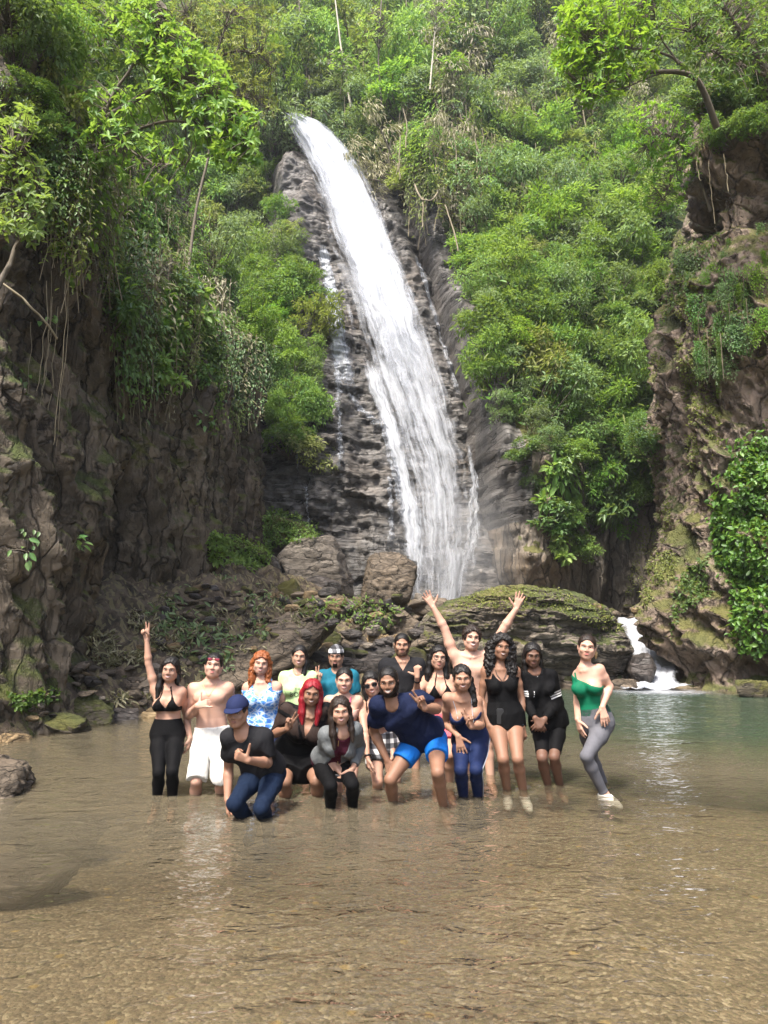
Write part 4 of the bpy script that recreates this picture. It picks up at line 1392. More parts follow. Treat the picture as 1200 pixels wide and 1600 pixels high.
# ------------------------------------------------------------ trees whose branches show one by one
def rosettes(rs, tips, dirs, per, L, asp, tone=0.5, sag=0.25):
    B, D, N, T = [], [], [], []
    for p, d in zip(tips, dirs):
        d = unit(np.asarray(d) + np.array([0, 0, 0.25]))
        a = unit(np.cross(d, np.array([0.3, 0.2, 0.9]))); b = np.cross(d, a)
        ph = rs.rand() * 6.28
        tt = np.clip(tone + 0.2 * rs.normal(), 0, 1)
        for k in range(per):
            an = ph + 2 * math.pi * k / per + 0.25 * rs.normal()
            o = math.cos(an) * a + math.sin(an) * b
            B.append(p + d * 0.01 * k); D.append(o * 1.0 + d * (0.25 + 0.4 * rs.rand()) - np.array([0, 0, sag])); N.append(d + np.array([0, 0, 0.5]) + 0.15 * rs.normal(size=3))
            T.append(tt + 0.12 * rs.normal())
    k = len(B)
    l = L * (0.7 + 0.5 * rs.rand(k))
    return np.array(B), np.array(D), np.array(N), l, l * asp, np.clip(T, 0, 1)


def px_path(pts):
    return [np.array(P(u, v, Y)) for u, v, Y in pts]


def branch_tree(name, label, cat, seed, limbs, clouds, n_ros, per, L, asp, mat, bark=None, root=None, tone=0.5, group=None, twig_r=0.006):
    """limbs: list of (photo path with distances, radius0, radius1); clouds: (u, v, radius px, Y, depth m, weight)"""
    rs = np.random.RandomState(seed)
    paths, pool = [], []
    for pts, r0, r1 in limbs:
        w = smooth_path(px_path(pts), 26, 0.05, rs)
        paths.append((w, np.linspace(r0, r1, len(w))))
        pool.append(w)
    pool = np.concatenate(pool)
    cl = np.array([c[:6] for c in clouds], float)
    pk = rs.choice(len(cl), n_ros, p=cl[:, 5] / cl[:, 5].sum())
    tips, dirs = [], []
    for k in pk:
        u, v, r, Y, dd, _ = cl[k]
        a = rs.rand() * 6.28; q = r * math.sqrt(rs.rand())
        p = np.array(P(u + math.cos(a) * q, v + math.sin(a) * q * 0.8, Y + dd * rs.uniform(-1, 1)))
        j = np.argmin(np.linalg.norm(pool - p, axis=1))
        s = pool[j]
        mid = (s + p) / 2 + np.array([0, 0, 0.10 * np.linalg.norm(p - s)]) + 0.04 * rs.normal(size=3)
        w = smooth_path([s, mid, p], 5)
        if np.linalg.norm(p - s) < 2.6:
            paths.append((w, np.linspace(twig_r * 1.8, twig_r * 0.6, 5)))
        tips.append(p); dirs.append(unit(p - s) * 0.7 + 0.4 * rs.normal(size=3))
    base = Vector(root if root is not None else paths[0][0][0])
    o = empty(name, base)
    tag(o, label, cat, group)
    V, F = tubes(paths, 5)
    me = mesh('trunk', V - np.array(base), F); me.materials.append(bark or BARK)
    link('trunk', me, None, o)
    b, d, n, l, w, t = rosettes(rs, np.array(tips), np.array(dirs), per, L, asp, tone)
    me = leaf_mesh('crown', b - np.array(base), d, n, l, w, t, mat)
    link('crown', me, None, o)
    return o


# the lit tree reaching out from the dark cliff
branch_tree('tree', 'bright green tree with whorled leaves leaning out over the dark left cliff', 'tree', 1,
            [([(20, 330, 11.5), (90, 250, 11.6), (160, 185, 11.4), (235, 140, 11), (300, 130, 10.7), (370, 190, 10.5)], 0.07, 0.012),
             ([(90, 250, 11.6), (180, 215, 11.3), (260, 190, 11), (330, 200, 10.8), (395, 225, 10.6)], 0.035, 0.01),
             ([(160, 185, 11.4), (200, 110, 11.2), (240, 60, 11), (260, 15, 11)], 0.03, 0.01),
             ([(180, 215, 11.3), (230, 250, 11), (290, 260, 10.8)], 0.02, 0.008)],
            [(255, 75, 55, 11, 0.6, 2.2), (300, 130, 60, 10.8, 0.6, 3), (350, 195, 55, 10.6, 0.6, 2.6), (375, 235, 38, 10.6, 0.5, 1.2), (215, 30, 45, 11.1, 0.6, 1.2),
             (190, 180, 60, 11.2, 0.6, 1.0), (140, 225, 55, 11.4, 0.6, 1.0), (240, 250, 60, 11, 0.6, 0.9), (120, 160, 50, 11.5, 0.6, 0.5)],
            760, 6, 0.132, 0.42, LEAF['bright'], tone=0.62)
branch_tree('tree', 'small tree with loose leaves and a bare bent stem at the left picture edge', 'tree', 2,
            [([(-40, 520, 8.6), (5, 430, 8.7), (28, 380, 8.8), (40, 330, 9), (20, 260, 9)], 0.045, 0.01), ([(28, 380, 8.8), (55, 330, 8.9), (60, 290, 9)], 0.02, 0.006)],
            [(15, 200, 45, 9, 0.5, 1.3), (25, 270, 45, 9, 0.5, 1.5), (30, 340, 38, 8.9, 0.5, 1.4), (50, 310, 30, 8.9, 0.4, 0.8), (45, 365, 22, 8.8, 0.3, 0.6)], 190, 5, 0.115, 0.42, LEAF['bright'], tone=0.45)
branch_tree('tree', 'dark leafy tree filling the upper left corner above the cliff', 'tree', 3,
            [([(40, 330, 14), (60, 200, 14), (50, 90, 14), (70, -30, 14)], 0.12, 0.04), ([(60, 200, 14), (120, 110, 13.6), (180, 40, 13.4)], 0.06, 0.02), ([(50, 90, 14), (10, 40, 13.6)], 0.05, 0.02)],
            [(40, 40, 90, 14, 1, 3), (130, 60, 80, 13.7, 1, 2.5), (60, 130, 80, 13.8, 1, 2.5), (190, 30, 50, 13.5, 0.8, 1.2), (20, 200, 60, 13.8, 0.8, 1.2)], 520, 6, 0.15, 0.36, LEAF['mid'], tone=0.35)
branch_tree('tree', 'fine leaved tree with yellowing tips between the left cliff and the waterfall lip', 'tree', 4,
            [([(290, 470, 17.6), (305, 330, 18.6), (330, 220, 19), (330, 110, 19), (360, 20, 19)], 0.045, 0.025), ([(330, 110, 19), (310, 60, 18.8), (290, 20, 18.8)], 0.05, 0.02), ([(330, 90, 19), (390, 80, 18.8), (430, 110, 18.6)], 0.045, 0.015),
             ([(330, 160, 19), (380, 150, 18.8), (420, 170, 18.6)], 0.03, 0.012)],
            [(330, 60, 70, 19, 1, 3), (390, 90, 55, 18.8, 0.9, 2.4), (380, 160, 55, 18.8, 0.9, 2.2), (310, 20, 50, 19, 0.9, 1.5), (400, 30, 40, 18.8, 0.9, 1.2)], 560, 6, 0.13, 0.26, LEAF['olive'], tone=0.5)
branch_tree('tree', 'bright leaved tree leaning out from the top of the brown right cliff', 'tree', 5,
            [([(1120, 200, 16.5), (1088, 125, 16), (1040, 112, 15.6), (985, 118, 15.2), (940, 138, 15)], 0.09, 0.015), ([(1088, 125, 16), (1050, 90, 15.6), (990, 75, 15.2), (930, 80, 15)], 0.045, 0.012),
             ([(1060, 100, 15.7), (1030, 50, 15.4), (1020, 0, 15.2)], 0.03, 0.01), ([(1040, 112, 15.6), (980, 135, 15.2), (920, 150, 15)], 0.02, 0.008)],
            [(925, 60, 52, 15, 0.7, 2.8), (895, 95, 32, 15, 0.6, 1.3), (960, 30, 55, 15.2, 0.8, 2.2), (930, 130, 45, 15, 0.7, 1.6), (990, 90, 45, 15.2, 0.7, 1.2), (1020, 20, 50, 15.3, 0.8, 1.2), (905, 20, 35, 15, 0.6, 1.0)],
            640, 6, 0.15, 0.42, LEAF['bright'], tone=0.55)
branch_tree('tree', 'dark shaded tree overhanging the upper right corner', 'tree', 6,
            [([(1230, 250, 14.5), (1200, 120, 14.5), (1150, 40, 14.3), (1110, -20, 14)], 0.10, 0.03), ([(1200, 120, 14.5), (1130, 90, 14.2), (1080, 50, 14)], 0.05, 0.015)],
            [(1150, 30, 75, 14.3, 1, 3), (1080, 30, 55, 14, 0.8, 1.8), (1180, 100, 60, 14.4, 0.8, 2), (1110, 90, 45, 14.2, 0.8, 1.2)], 430, 6, 0.13, 0.36, LEAF['mid'], tone=0.35)
branch_tree('tree', 'drooping light green tree below the leaning tree beside the overhang', 'tree', 7,
            [([(1110, 330, 18), (1080, 250, 18), (1040, 210, 17.8), (1010, 230, 17.6)], 0.05, 0.012), ([(1080, 250, 18), (1050, 280, 17.8), (1030, 340, 17.8)], 0.03, 0.01)],
            [(1030, 200, 50, 17.8, 0.7, 2), (1060, 250, 45, 18, 0.6, 1.6), (1030, 300, 42, 17.8, 0.6, 1.6), (1015, 240, 40, 17.7, 0.6, 1.4), (1070, 180, 40, 18, 0.6, 1)], 330, 6, 0.13, 0.36, LEAF['bright'], tone=0.35)


# slender pale trunks standing in the forest above the fall
def pale_trunk(pts, r, label, clouds, seed, L=0.24, bark=None):
    hh = [hit(u, v) for u, v, _ in pts]
    near = min([q[0].y for q in hh if q] or [pts[0][2]]) - 2.2
    pts = [(u, v, near + 0.25 * i) for i, (u, v, _) in enumerate(pts)]
    clouds = [(c[0], c[1], c[2], near, c[4], c[5]) for c in clouds]
    branch_tree('tree', label, 'tree', seed, [(pts, r, r * 0.5)], clouds, 70, 6, L, 0.4, LEAF['bright'], bark or BARK_PALE, twig_r=0.015, tone=0.5)


pale_trunk([(549, 168, 43), (540, 120, 43), (531, 60, 43), (522, -20, 43)], 0.085, 'slender tree with a bare pale trunk standing above the waterfall lip', [(525, 95, 26, 42.6, 0.8, 1), (540, 100, 20, 42.6, 0.6, 1)], 11)
pale_trunk([(474, 100, 46), (470, 60, 46), (468, 10, 46), (470, -40, 46)], 0.06, 'thin grey trunk left of the bare pale trunk above the lip', [(470, 30, 30, 45.5, 1, 1)], 12, bark=BARK)
pale_trunk([(672, 140, 47), (676, 90, 47), (682, 30, 47), (684, -20, 47)], 0.055, 'pale trunk wrapped in vines on the high slope', [(690, 15, 36, 46, 1, 1)], 13)
pale_trunk([(596, 165, 46), (592, 100, 46), (594, 30, 46), (598, -20, 46)], 0.07, 'grey trunk half hidden by shrubs on the high slope', [(590, 40, 34, 45, 1, 1)], 14, bark=BARK)
pale_trunk([(709, 170, 46), (708, 140, 46), (707, 100, 46)], 0.05, 'short thin trunk in a dark gap of the high slope', [(708, 100, 22, 45.6, 0.8, 1)], 15)


# hanging vines
def vine(pts, r, label, mat, group, n=26, wob=0.05, name='hanging_vine'):
    w = smooth_path([np.array(q) for q in pts], n, wob)
    V, F = tubes([(w, np.full(len(w), r))], 4)
    base = w[0]
    me = mesh(name, V - base, F); me.materials.append(mat)
    tag(link(name, me, None, None, Vector(base)), label, 'vine', group)


VR = np.random.RandomState(77)


def vines(n, u0, u1, v0, v1, l0, l1, r, label, group, mats, out=0.35, slack=4):
    for _ in range(n):
        u = VR.uniform(u0, u1); v = VR.uniform(v0, v1)
        h = hit(u, v)
        if h is None: continue
        loc, nor, _ = h
        d = loc.y / FPX
        ln = VR.uniform(l0, l1) * d
        a = loc + nor * out * VR.uniform(0.5, 1.5)
        sw = VR.uniform(-slack, slack) * d
        mt = mats[VR.randint(len(mats))]
        q = (ln / d - l0) / (l1 - l0)
        vine([a, a + Vector((sw, 0, -ln * 0.5)), a + Vector((sw * 0.6, -0.1, -ln))], r * VR.uniform(0.7, 1.3), ('short ' if q < 0.33 else 'very long ' if q > 0.66 else '') + ('dark ' if mt is VINE_DARK else '') + label, mt, group)


vines(34, 250, 420, 200, 400, 120, 380, 0.009, 'thin vine hanging straight down the dark left cliff', 'thin vines hanging down the dark cliff', [VINE, VINE, VINE_DARK])
vines(84, 640, 960, 60, 290, 50, 140, 0.028, 'dry pale vine hanging over the bushes of the high slope', 'dry vines hanging on the high slope', [VINE], 1.5, 16)
vines(30, 470, 680, 20, 170, 50, 120, 0.024, 'dry pale vine hanging in the forest above the fall', 'dry vines above the fall', [VINE], 1.5, 8)
vines(8, 40, 130, 400, 520, 140, 330, 0.005, 'long loose root hanging before the cave of the dark cliff', 'loose roots before the cave', [VINE], 0.5, 6)
vines(10, 1075, 1195, 90, 260, 60, 130, 0.008, 'thin root hanging from the overhang of the brown cliff', 'thin roots under the overhang', [VINE], 0.3, 5)
vine([P(0, 440, 9), P(40, 470, 9), P(70, 500, 9.2), P(90, 530, 9.4)], 0.016, 'bare forked twig sticking out of the dark cliff at the left edge', VINE, None)
vine([P(648, 288, 33.5), P(658, 310, 33.2), P(675, 312, 33), P(684, 300, 33)], 0.05, 'looping pale root hanging out above the cleft beside the fall', VINE, None)
vine([P(661, 308, 33.2), P(661, 330, 33.2), P(660, 356, 33.2)], 0.04, 'straight pale root dangling under the looping root', VINE, None)
vine([P(695, 320, 32), P(706, 350, 31.8), P(716, 392, 31.5)], 0.035, 'slanting pale root at the dark cleft right of the fall', VINE, None)


# single plants on the dark cliff that catch the light
def cliff_plant(u, v, n, L, label, seed, mat='ivy'):
    h = hit(u, v)
    if h is None: return
    loc, nor, _ = h
    rs = np.random.RandomState(seed)
    o = empty('cliff_plant', loc)
    tag(o, label, 'plant')
    st, B, D, N = [], [], [], []
    for k in range(n):
        d = unit(np.array(nor) * 0.8 + 0.6 * rs.normal(size=3) + np.array([0, 0, 0.3]))
        e = d * L * rs.uniform(0.8, 1.8)
        st.append((smooth_path([np.zeros(3), e * 0.5 + np.array([0, 0, 0.1 * L]), e], 5), np.full(5, 0.006)))
        B.append(e); D.append(d * 0.6 + np.array([0, 0, -0.6]) + 0.3 * rs.normal(size=3)); N.append(np.array(nor) + np.array([0, 0, 0.6]))
    V, F = tubes(st, 4)
    me = mesh('stem', V, F); me.materials.append(BARK)
    link('stem', me, None, o)
    l = L * rs.uniform(0.8, 1.3, n)
    lf = leaf_mesh('leaf', np.zeros((1, 3)), np.array([[0, -0.2, -1.0]]), np.array([[0, -1.0, 0.3]]), np.array([1.0]), np.array([0.5]), np.array([0.7]), LEAF[mat])
    for k in range(n):
        q = link('leaf', lf, None, o)
        dd = Vector(D[k]).normalized(); nn = Vector(N[k]); s = dd.cross(nn).normalized(); nn = s.cross(dd)
        Rm = Matrix((s, nn, -dd)).transposed()
        # leaf lies along -z with its face to -y
        q.matrix_local = Matrix.Translation(Vector(B[k])) @ Rm.to_4x4() @ Matrix.Scale(l[k], 4) @ Matrix.Rotation(math.pi, 4, 'Z')


cliff_plant(78, 502, 7, 0.13, 'pale plant with drooping leaves high on the dark cliff', 1)
cliff_plant(45, 595, 6, 0.12, 'little plant with two pale leaves on the dark cliff', 2)
cliff_plant(42, 835, 6, 0.12, 'upper of two small leafy plants at the left end of the dark cliff', 3)
cliff_plant(42, 862, 7, 0.13, 'lower of two small leafy plants at the left end of the dark cliff', 4)
cliff_plant(112, 860, 10, 0.15, 'leggy plant with pale leaves beside the cliff cave', 5)
cliff_plant(320, 660, 12, 0.16, 'pale leafed plant on the corner of the dark cliff', 6)
cliff_plant(1165, 930, 12, 0.17, 'yellow green plant with broad leaves under the creeper mat', 7, 'bright')
cliff_plant(505, 630, 9, 0.3, 'small dark plant in a nook of the rock left of the fall', 8)
# ------------------------------------------------------------ bodies: one implicit surface each, meshed
VOX = 0.007


class Grid:
    def __init__(self, lo, hi, h=VOX):
        self.h = h
        self.lo = np.floor(np.asarray(lo) / h) * h
        self.n = np.ceil((np.asarray(hi) - self.lo) / h).astype(int) + 2
        self.ax = [(self.lo[i] + h * np.arange(self.n[i])).astype(np.float32) for i in range(3)]

    def sub(self, lo, hi):
        s = []
        for i in range(3):
            a = int(np.clip(math.floor((lo[i] - self.lo[i]) / self.h), 0, self.n[i]))
            b = int(np.clip(math.ceil((hi[i] - self.lo[i]) / self.h) + 1, 0, self.n[i]))
            if b <= a: return None
            s.append(slice(a, b))
        return tuple(s), (self.ax[0][s[0]][:, None, None], self.ax[1][s[1]][None, :, None], self.ax[2][s[2]][None, None, :])


def smin(a, b, k):
    h = np.maximum(k - np.abs(a - b), 0)
    return np.minimum(a, b) - h * h * (0.25 / k)


class Cone:
    def __init__(self, a, b, ra, rb, k=0.02):
        self.a = np.asarray(a, np.float32); self.b = np.asarray(b, np.float32); self.ra, self.rb, self.k = ra, rb, k
        m = max(ra, rb)
        self.lo = np.minimum(self.a, self.b) - m; self.hi = np.maximum(self.a, self.b) + m

    def d(self, x, y, z):
        ba = self.b - self.a; q = float(ba @ ba) + 1e-9
        px, py, pz = x - self.a[0], y - self.a[1], z - self.a[2]
        t = np.clip((px * ba[0] + py * ba[1] + pz * ba[2]) / q, 0, 1)
        return np.sqrt((px - t * ba[0]) ** 2 + (py - t * ba[1]) ** 2 + (pz - t * ba[2]) ** 2) - (self.ra + (self.rb - self.ra) * t)


class Ell:
    def __init__(self, c, axes, r, k=0.02):
        self.c = np.asarray(c, np.float32); self.A = np.asarray(axes, np.float32); self.r = np.asarray(r, np.float32); self.k = k
        e = np.sqrt(np.sum((self.A * self.r[:, None]) ** 2, 0))
        self.lo = self.c - e; self.hi = self.c + e

    def d(self, x, y, z):
        px, py, pz = x - self.c[0], y - self.c[1], z - self.c[2]
        k0 = 0; k1 = 0
        for i in range(3):
            q = (px * self.A[i, 0] + py * self.A[i, 1] + pz * self.A[i, 2]) / self.r[i]
            k0 = k0 + q * q; k1 = k1 + (q / self.r[i]) ** 2
        k0 = np.sqrt(k0); k1 = np.sqrt(k1) + 1e-6
        return k0 * (k0 - 1) / k1


class Torso:
    """elliptic tube from the hips (t = 0) to the base of the neck (t = 1)"""

    def __init__(self, p0, p1, e0, e1, table, bend=0.0, k=0.03, grow=1.0):
        self.p0 = np.asarray(p0, np.float32); self.p1 = np.asarray(p1, np.float32)
        ax = self.p1 - self.p0; self.L = float(np.linalg.norm(ax)); self.axis = ax / self.L
        self.e0 = np.asarray(e0, np.float32); self.e1 = np.asarray(e1, np.float32)
        self.tab = np.array(table, float); self.tab[:, 1:] *= grow
        self.bend = bend; self.k = k
        self.f = unit_(np.cross((self.e0 + self.e1) / 2, self.axis)).astype(np.float32)
        m = self.tab[:, 1:].max() + abs(bend) + 0.02
        self.lo = np.minimum(self.p0, self.p1) - m; self.hi = np.maximum(self.p0, self.p1) + m

    def tuv(self, x, y, z):
        px, py, pz = x - self.p0[0], y - self.p0[1], z - self.p0[2]
        t = (px * self.axis[0] + py * self.axis[1] + pz * self.axis[2]) / self.L
        tc = np.clip(t, 0, 1)
        off = self.bend * 4 * tc * (1 - tc)
        e = [self.e0[i] + (self.e1[i] - self.e0[i]) * tc for i in range(3)]
        ed = e[0] * self.axis[0] + e[1] * self.axis[1] + e[2] * self.axis[2]
        e = [e[i] - ed * self.axis[i] for i in range(3)]
        n = np.sqrt(e[0] ** 2 + e[1] ** 2 + e[2] ** 2) + 1e-6
        e = [q / n for q in e]
        f = [e[1] * self.axis[2] - e[2] * self.axis[1], e[2] * self.axis[0] - e[0] * self.axis[2], e[0] * self.axis[1] - e[1] * self.axis[0]]
        qx, qy, qz = px - t * self.L * self.axis[0], py - t * self.L * self.axis[1], pz - t * self.L * self.axis[2]
        u = qx * e[0] + qy * e[1] + qz * e[2]
        v = qx * f[0] + qy * f[1] + qz * f[2] - off
        return t, u, v

    def d(self, x, y, z):
        t, u, v = self.tuv(x, y, z)
        tb = self.tab
        a = np.interp(t, tb[:, 0], tb[:, 1]).astype(np.float32); b = np.interp(t, tb[:, 0], tb[:, 2]).astype(np.float32)
        q = np.sqrt((u / a) ** 2 + (v / b) ** 2)
        d = (q - 1) * np.minimum(a, b) * 1.05
        over = np.maximum(np.maximum(t - tb[-1, 0], tb[0, 0] - t), 0) * self.L
        return np.where(over > 0, np.sqrt(np.maximum(d, 0) ** 2 + over ** 2), d)

    def at(self, t, u, v):
        """world place at (t, across, towards the front)"""
        tc = min(max(t, 0), 1)
        e = self.e0 + (self.e1 - self.e0) * tc
        e = unit_(e - (e @ self.axis) * self.axis); f = np.cross(e, self.axis)
        return self.p0 + self.axis * self.L * t + e * u + f * (v + self.bend * 4 * tc * (1 - tc))

    def rad(self, t):
        return np.interp(t, self.tab[:, 0], self.tab[:, 1]), np.interp(t, self.tab[:, 0], self.tab[:, 2])


def evaluate(g, prims, far=0.25):
    F = np.full(g.n, far, np.float32)
    for p in prims:
        m = p.k + 3 * g.h + 0.03
        s = g.sub(p.lo - m, p.hi + m)
        if s is None: continue
        sl, xyz = s
        F[sl] = smin(F[sl], p.d(*xyz).astype(np.float32), p.k)
    return F


def carve(g, F, p, k=0.006):
    s = g.sub(p.lo - 0.03, p.hi + 0.03)
    if s is None: return
    sl, xyz = s
    F[sl] = -smin(-F[sl], p.d(*xyz).astype(np.float32), k)


def bounds(prims, m=0.04):
    return np.min([p.lo for p in prims], 0) - m, np.max([p.hi for p in prims], 0) + m


_C = np.array([[i, j, k] for i in (0, 1) for j in (0, 1) for k in (0, 1)])
_E = [(a, b) for a in range(8) for b in range(a + 1, 8) if np.abs(_C[a] - _C[b]).sum() == 1]


def surface(g, F):
    """naive surface nets"""
    S = F < 0
    nx, ny, nz = F.shape
    cnt = np.zeros((nx - 1, ny - 1, nz - 1), np.int8)
    for c in _C:
        cnt += S[c[0]:nx - 1 + c[0], c[1]:ny - 1 + c[1], c[2]:nz - 1 + c[2]]
    I = np.argwhere((cnt > 0) & (cnt < 8))
    if len(I) == 0:
        return np.zeros((0, 3)), np.zeros((0, 4), int)
    vals = np.stack([F[I[:, 0] + c[0], I[:, 1] + c[1], I[:, 2] + c[2]] for c in _C], 1)
    pos = np.zeros((len(I), 3)); num = np.zeros(len(I))
    for a, b in _E:
        va, vb = vals[:, a], vals[:, b]
        m = (va < 0) != (vb < 0)
        t = np.where(m, va / np.where(m, va - vb, 1), 0)
        pos += m[:, None] * (_C[a] + (_C[b] - _C[a]) * t[:, None]); num += m
    V = g.lo + (I + pos / num[:, None]) * g.h
    idx = np.full(cnt.shape, -1, np.int32)
    idx[I[:, 0], I[:, 1], I[:, 2]] = np.arange(len(I))
    Q = []
    for ax in range(3):
        o = [0, 1, 2]; o.remove(ax); b, c = o
        sl0 = [slice(1, -1)] * 3; sl1 = [slice(1, -1)] * 3
        sl0[ax] = slice(0, -1); sl1[ax] = slice(1, None)
        A, Bv = S[tuple(sl0)], S[tuple(sl1)]
        J = np.argwhere(A != Bv)
        if len(J) == 0: continue
        sgn = A[J[:, 0], J[:, 1], J[:, 2]]
        J = J.copy()
        J[:, b] += 1; J[:, c] += 1
        e = [J.copy() for _ in range(4)]
        e[0][:, b] -= 1; e[0][:, c] -= 1
        e[1][:, c] -= 1
        e[3][:, b] -= 1
        q = np.stack([idx[w[:, 0], w[:, 1], w[:, 2]] for w in e], 1)
        flip = sgn if ax != 1 else ~sgn
        q = np.where(flip[:, None], q, q[:, ::-1])
        Q.append(q[(q >= 0).all(1)])
    return V, np.concatenate(Q)


def normals(V, F):
    n = np.cross(V[F[:, 2]] - V[F[:, 0]], V[F[:, 3]] - V[F[:, 1]])
    N = np.zeros_like(V)
    for k in range(4):
        for a in range(3):
            N[:, a] += np.bincount(F[:, k], n[:, a], len(V))
    return unit_(N)


# ---- materials
def skin_material(name, col):
    m = M(name)
    c = m.coord(True)
    n = m.noise(c, 9, 4, 0.6)
    n2 = m.noise(c, 120, 2)
    base = m.mix(m.ramp(n, [(0.35, 0.0), (0.7, 0.5)]), col, (col[0] * 0.98, col[1] * 0.80, col[2] * 0.72))
    return m.done(m.pbr(Base__Color=base, Roughness=0.55, Specular__IOR__Level=0.3, Subsurface__Weight=0.08, Subsurface__Radius=(0.02, 0.008, 0.004),
                        Subsurface__Scale=0.3, Normal=m.bump(n2, 0.12, 0.002)))


SKIN = {'fair': skin_material('fair_skin', (0.43, 0.265, 0.20)), 'light': skin_material('light_skin', (0.36, 0.215, 0.155)), 'tan': skin_material('tan_skin', (0.29, 0.165, 0.112)),
        'brown': skin_material('brown_skin', (0.205, 0.112, 0.072)), 'dark': skin_material('dark_skin', (0.115, 0.062, 0.042))}


def hair_material(name, col, gloss=0.28):
    m = M(name)
    c = m.coord(True)
    n = m.noise(m.mapping(c, (1, 1, 0.12)), 160, 3, 0.6)
    base = m.mix(m.ramp(n, [(0.3, 0.0), (0.7, 1.0)]), tuple(x * 0.45 for x in col), tuple(x * 1.5 for x in col))
    return m.done(m.pbr(Base__Color=base, Roughness=0.42, Specular__IOR__Level=gloss, Normal=m.bump(n, 0.7, 0.006)))


HAIR = {'black': hair_material('black_hair', (0.008, 0.0065, 0.006)), 'brown': hair_material('dark_brown_hair', (0.018, 0.011, 0.008)), 'ginger': hair_material('ginger_hair', (0.20, 0.060, 0.018)),
        'red': hair_material('dyed_red_hair', (0.19, 0.008, 0.014)), 'stubble': hair_material('stubble', (0.13, 0.078, 0.055), 0.1), 'beard': hair_material('short_beard', (0.016, 0.011, 0.009), 0.1), 'blond': hair_material('blond_hair_tips', (0.30, 0.20, 0.09))}


def cloth_material(name, col, rough=0.8, wrinkle=0.5, spec=0.08):
    m = M(name)
    c = m.coord(True)
    n = m.noise(m.mapping(c, (1, 1, 0.6), (0.5, 0.3, 0.2)), 14, 4, 0.55, 0.6)
    w = m.noise(c, 420, 1)
    base = m.mix(m.ramp(n, [(0.35, 0.0), (0.7, 0.45)]), col, tuple(x * 0.62 for x in col))
    h = m.math('ADD', n, m.math('MULTIPLY', w, 0.05))
    return m.done(m.pbr(Base__Color=base, Roughness=rough, Specular__IOR__Level=spec, Normal=m.bump(h, wrinkle, 0.02)))


def plaid_material():
    m = M('plaid_cloth')
    s = m.sep(m.coord(True))
    a = m.math('PINGPONG', m.math('MULTIPLY', m.math('ADD', s[0], m.math('MULTIPLY', s[1], 0.5)), 22), 1.0)
    b = m.math('PINGPONG', m.math('MULTIPLY', s[2], 22), 1.0)
    k = m.math('ADD', m.math('GREATER_THAN', a, 0.55), m.math('GREATER_THAN', b, 0.55))
    col = m.ramp(m.math('MULTIPLY', k, 0.5), [(0.0, (0.012, 0.012, 0.015)), (0.4, (0.10, 0.10, 0.11)), (0.9, (0.55, 0.55, 0.55))], 'CONSTANT')
    return m.done(m.pbr(Base__Color=col, Roughness=0.85))


def tiedye_material():
    m = M('blue_patterned_cloth')
    c = m.coord(True)
    v = m.n('TexVoronoi', Vector=m.mapping(c, (1, 0.6, 1.5)), Scale=15.0, _feature='DISTANCE_TO_EDGE').outputs[0]
    n = m.noise(c, 16, 4, 0.6, 1.0)
    col = m.ramp(n, [(0.30, (0.012, 0.05, 0.22)), (0.45, (0.04, 0.18, 0.58)), (0.58, (0.16, 0.38, 0.72)), (0.68, (0.62, 0.72, 0.80))])
    col = m.mix(m.ramp(v, [(0.02, 0.75), (0.12, 0.0)]), col, (0.62, 0.72, 0.82))
    return m.done(m.pbr(Base__Color=col, Roughness=0.75))


CL = {k: cloth_material(n, c, r, w) for k, n, c, r, w in [
    ('black', 'black_cloth', (0.0042, 0.0042, 0.0048), 0.75, 0.5), ('charcoal', 'charcoal_cloth', (0.014, 0.014, 0.016), 0.8, 0.6), ('sheer', 'sheer_black_cloth', (0.030, 0.020, 0.017), 0.7, 0.4),
    ('white', 'off_white_cloth', (0.56, 0.55, 0.52), 0.85, 0.9), ('jeans', 'blue_denim', (0.008, 0.015, 0.034), 0.85, 0.8), ('lime', 'pale_green_cloth', (0.44, 0.60, 0.30), 0.85, 0.6),
    ('teal', 'teal_cloth', (0.012, 0.105, 0.155), 0.7, 0.7), ('navy', 'navy_cloth', (0.008, 0.012, 0.034), 0.8, 0.7), ('royal', 'royal_blue_cloth', (0.008, 0.115, 0.42), 0.6, 0.7),
    ('capnavy', 'navy_cap_cloth', (0.016, 0.022, 0.062), 0.8, 0.2), ('green', 'green_ribbed_cloth', (0.006, 0.115, 0.058), 0.6, 0.3), ('grey', 'grey_legging_cloth', (0.105, 0.105, 0.118), 0.7, 0.4),
    ('silver', 'grey_jacket_cloth', (0.12, 0.128, 0.132), 0.5, 1.0), ('wine', 'burgundy_cloth', (0.055, 0.011, 0.022), 0.7, 0.8), ('pink', 'pink_strap_cloth', (0.62, 0.10, 0.20), 0.6, 0.2),
    ('beige', 'beige_pink_cloth', (0.52, 0.33, 0.27), 0.7, 0.3), ('coral', 'coral_striped_cloth', (0.48, 0.10, 0.12), 0.8, 0.6), ('suit', 'deep_blue_cloth', (0.012, 0.020, 0.062), 0.6, 0.5),
    ('denim', 'pale_denim', (0.18, 0.27, 0.42), 0.8, 0.5), ('stripe', 'white_stripe_cloth', (0.70, 0.70, 0.70), 0.7, 0.1), ('piping', 'pale_piping_cloth', (0.30, 0.32, 0.36), 0.7, 0.1)]}
CL['plaid'] = plaid_material()
CL['tiedye'] = tiedye_material()
EYE_W = plain('eye_white', (0.42, 0.39, 0.36), 0.3)
IRIS = plain('dark_iris', (0.035, 0.020, 0.012), 0.15, 0.6)
TEETH = plain('teeth', (0.46, 0.44, 0.39), 0.25, 0.5)
LENS = plain('dark_lens', (0.006, 0.006, 0.007), 0.06, 0.8)
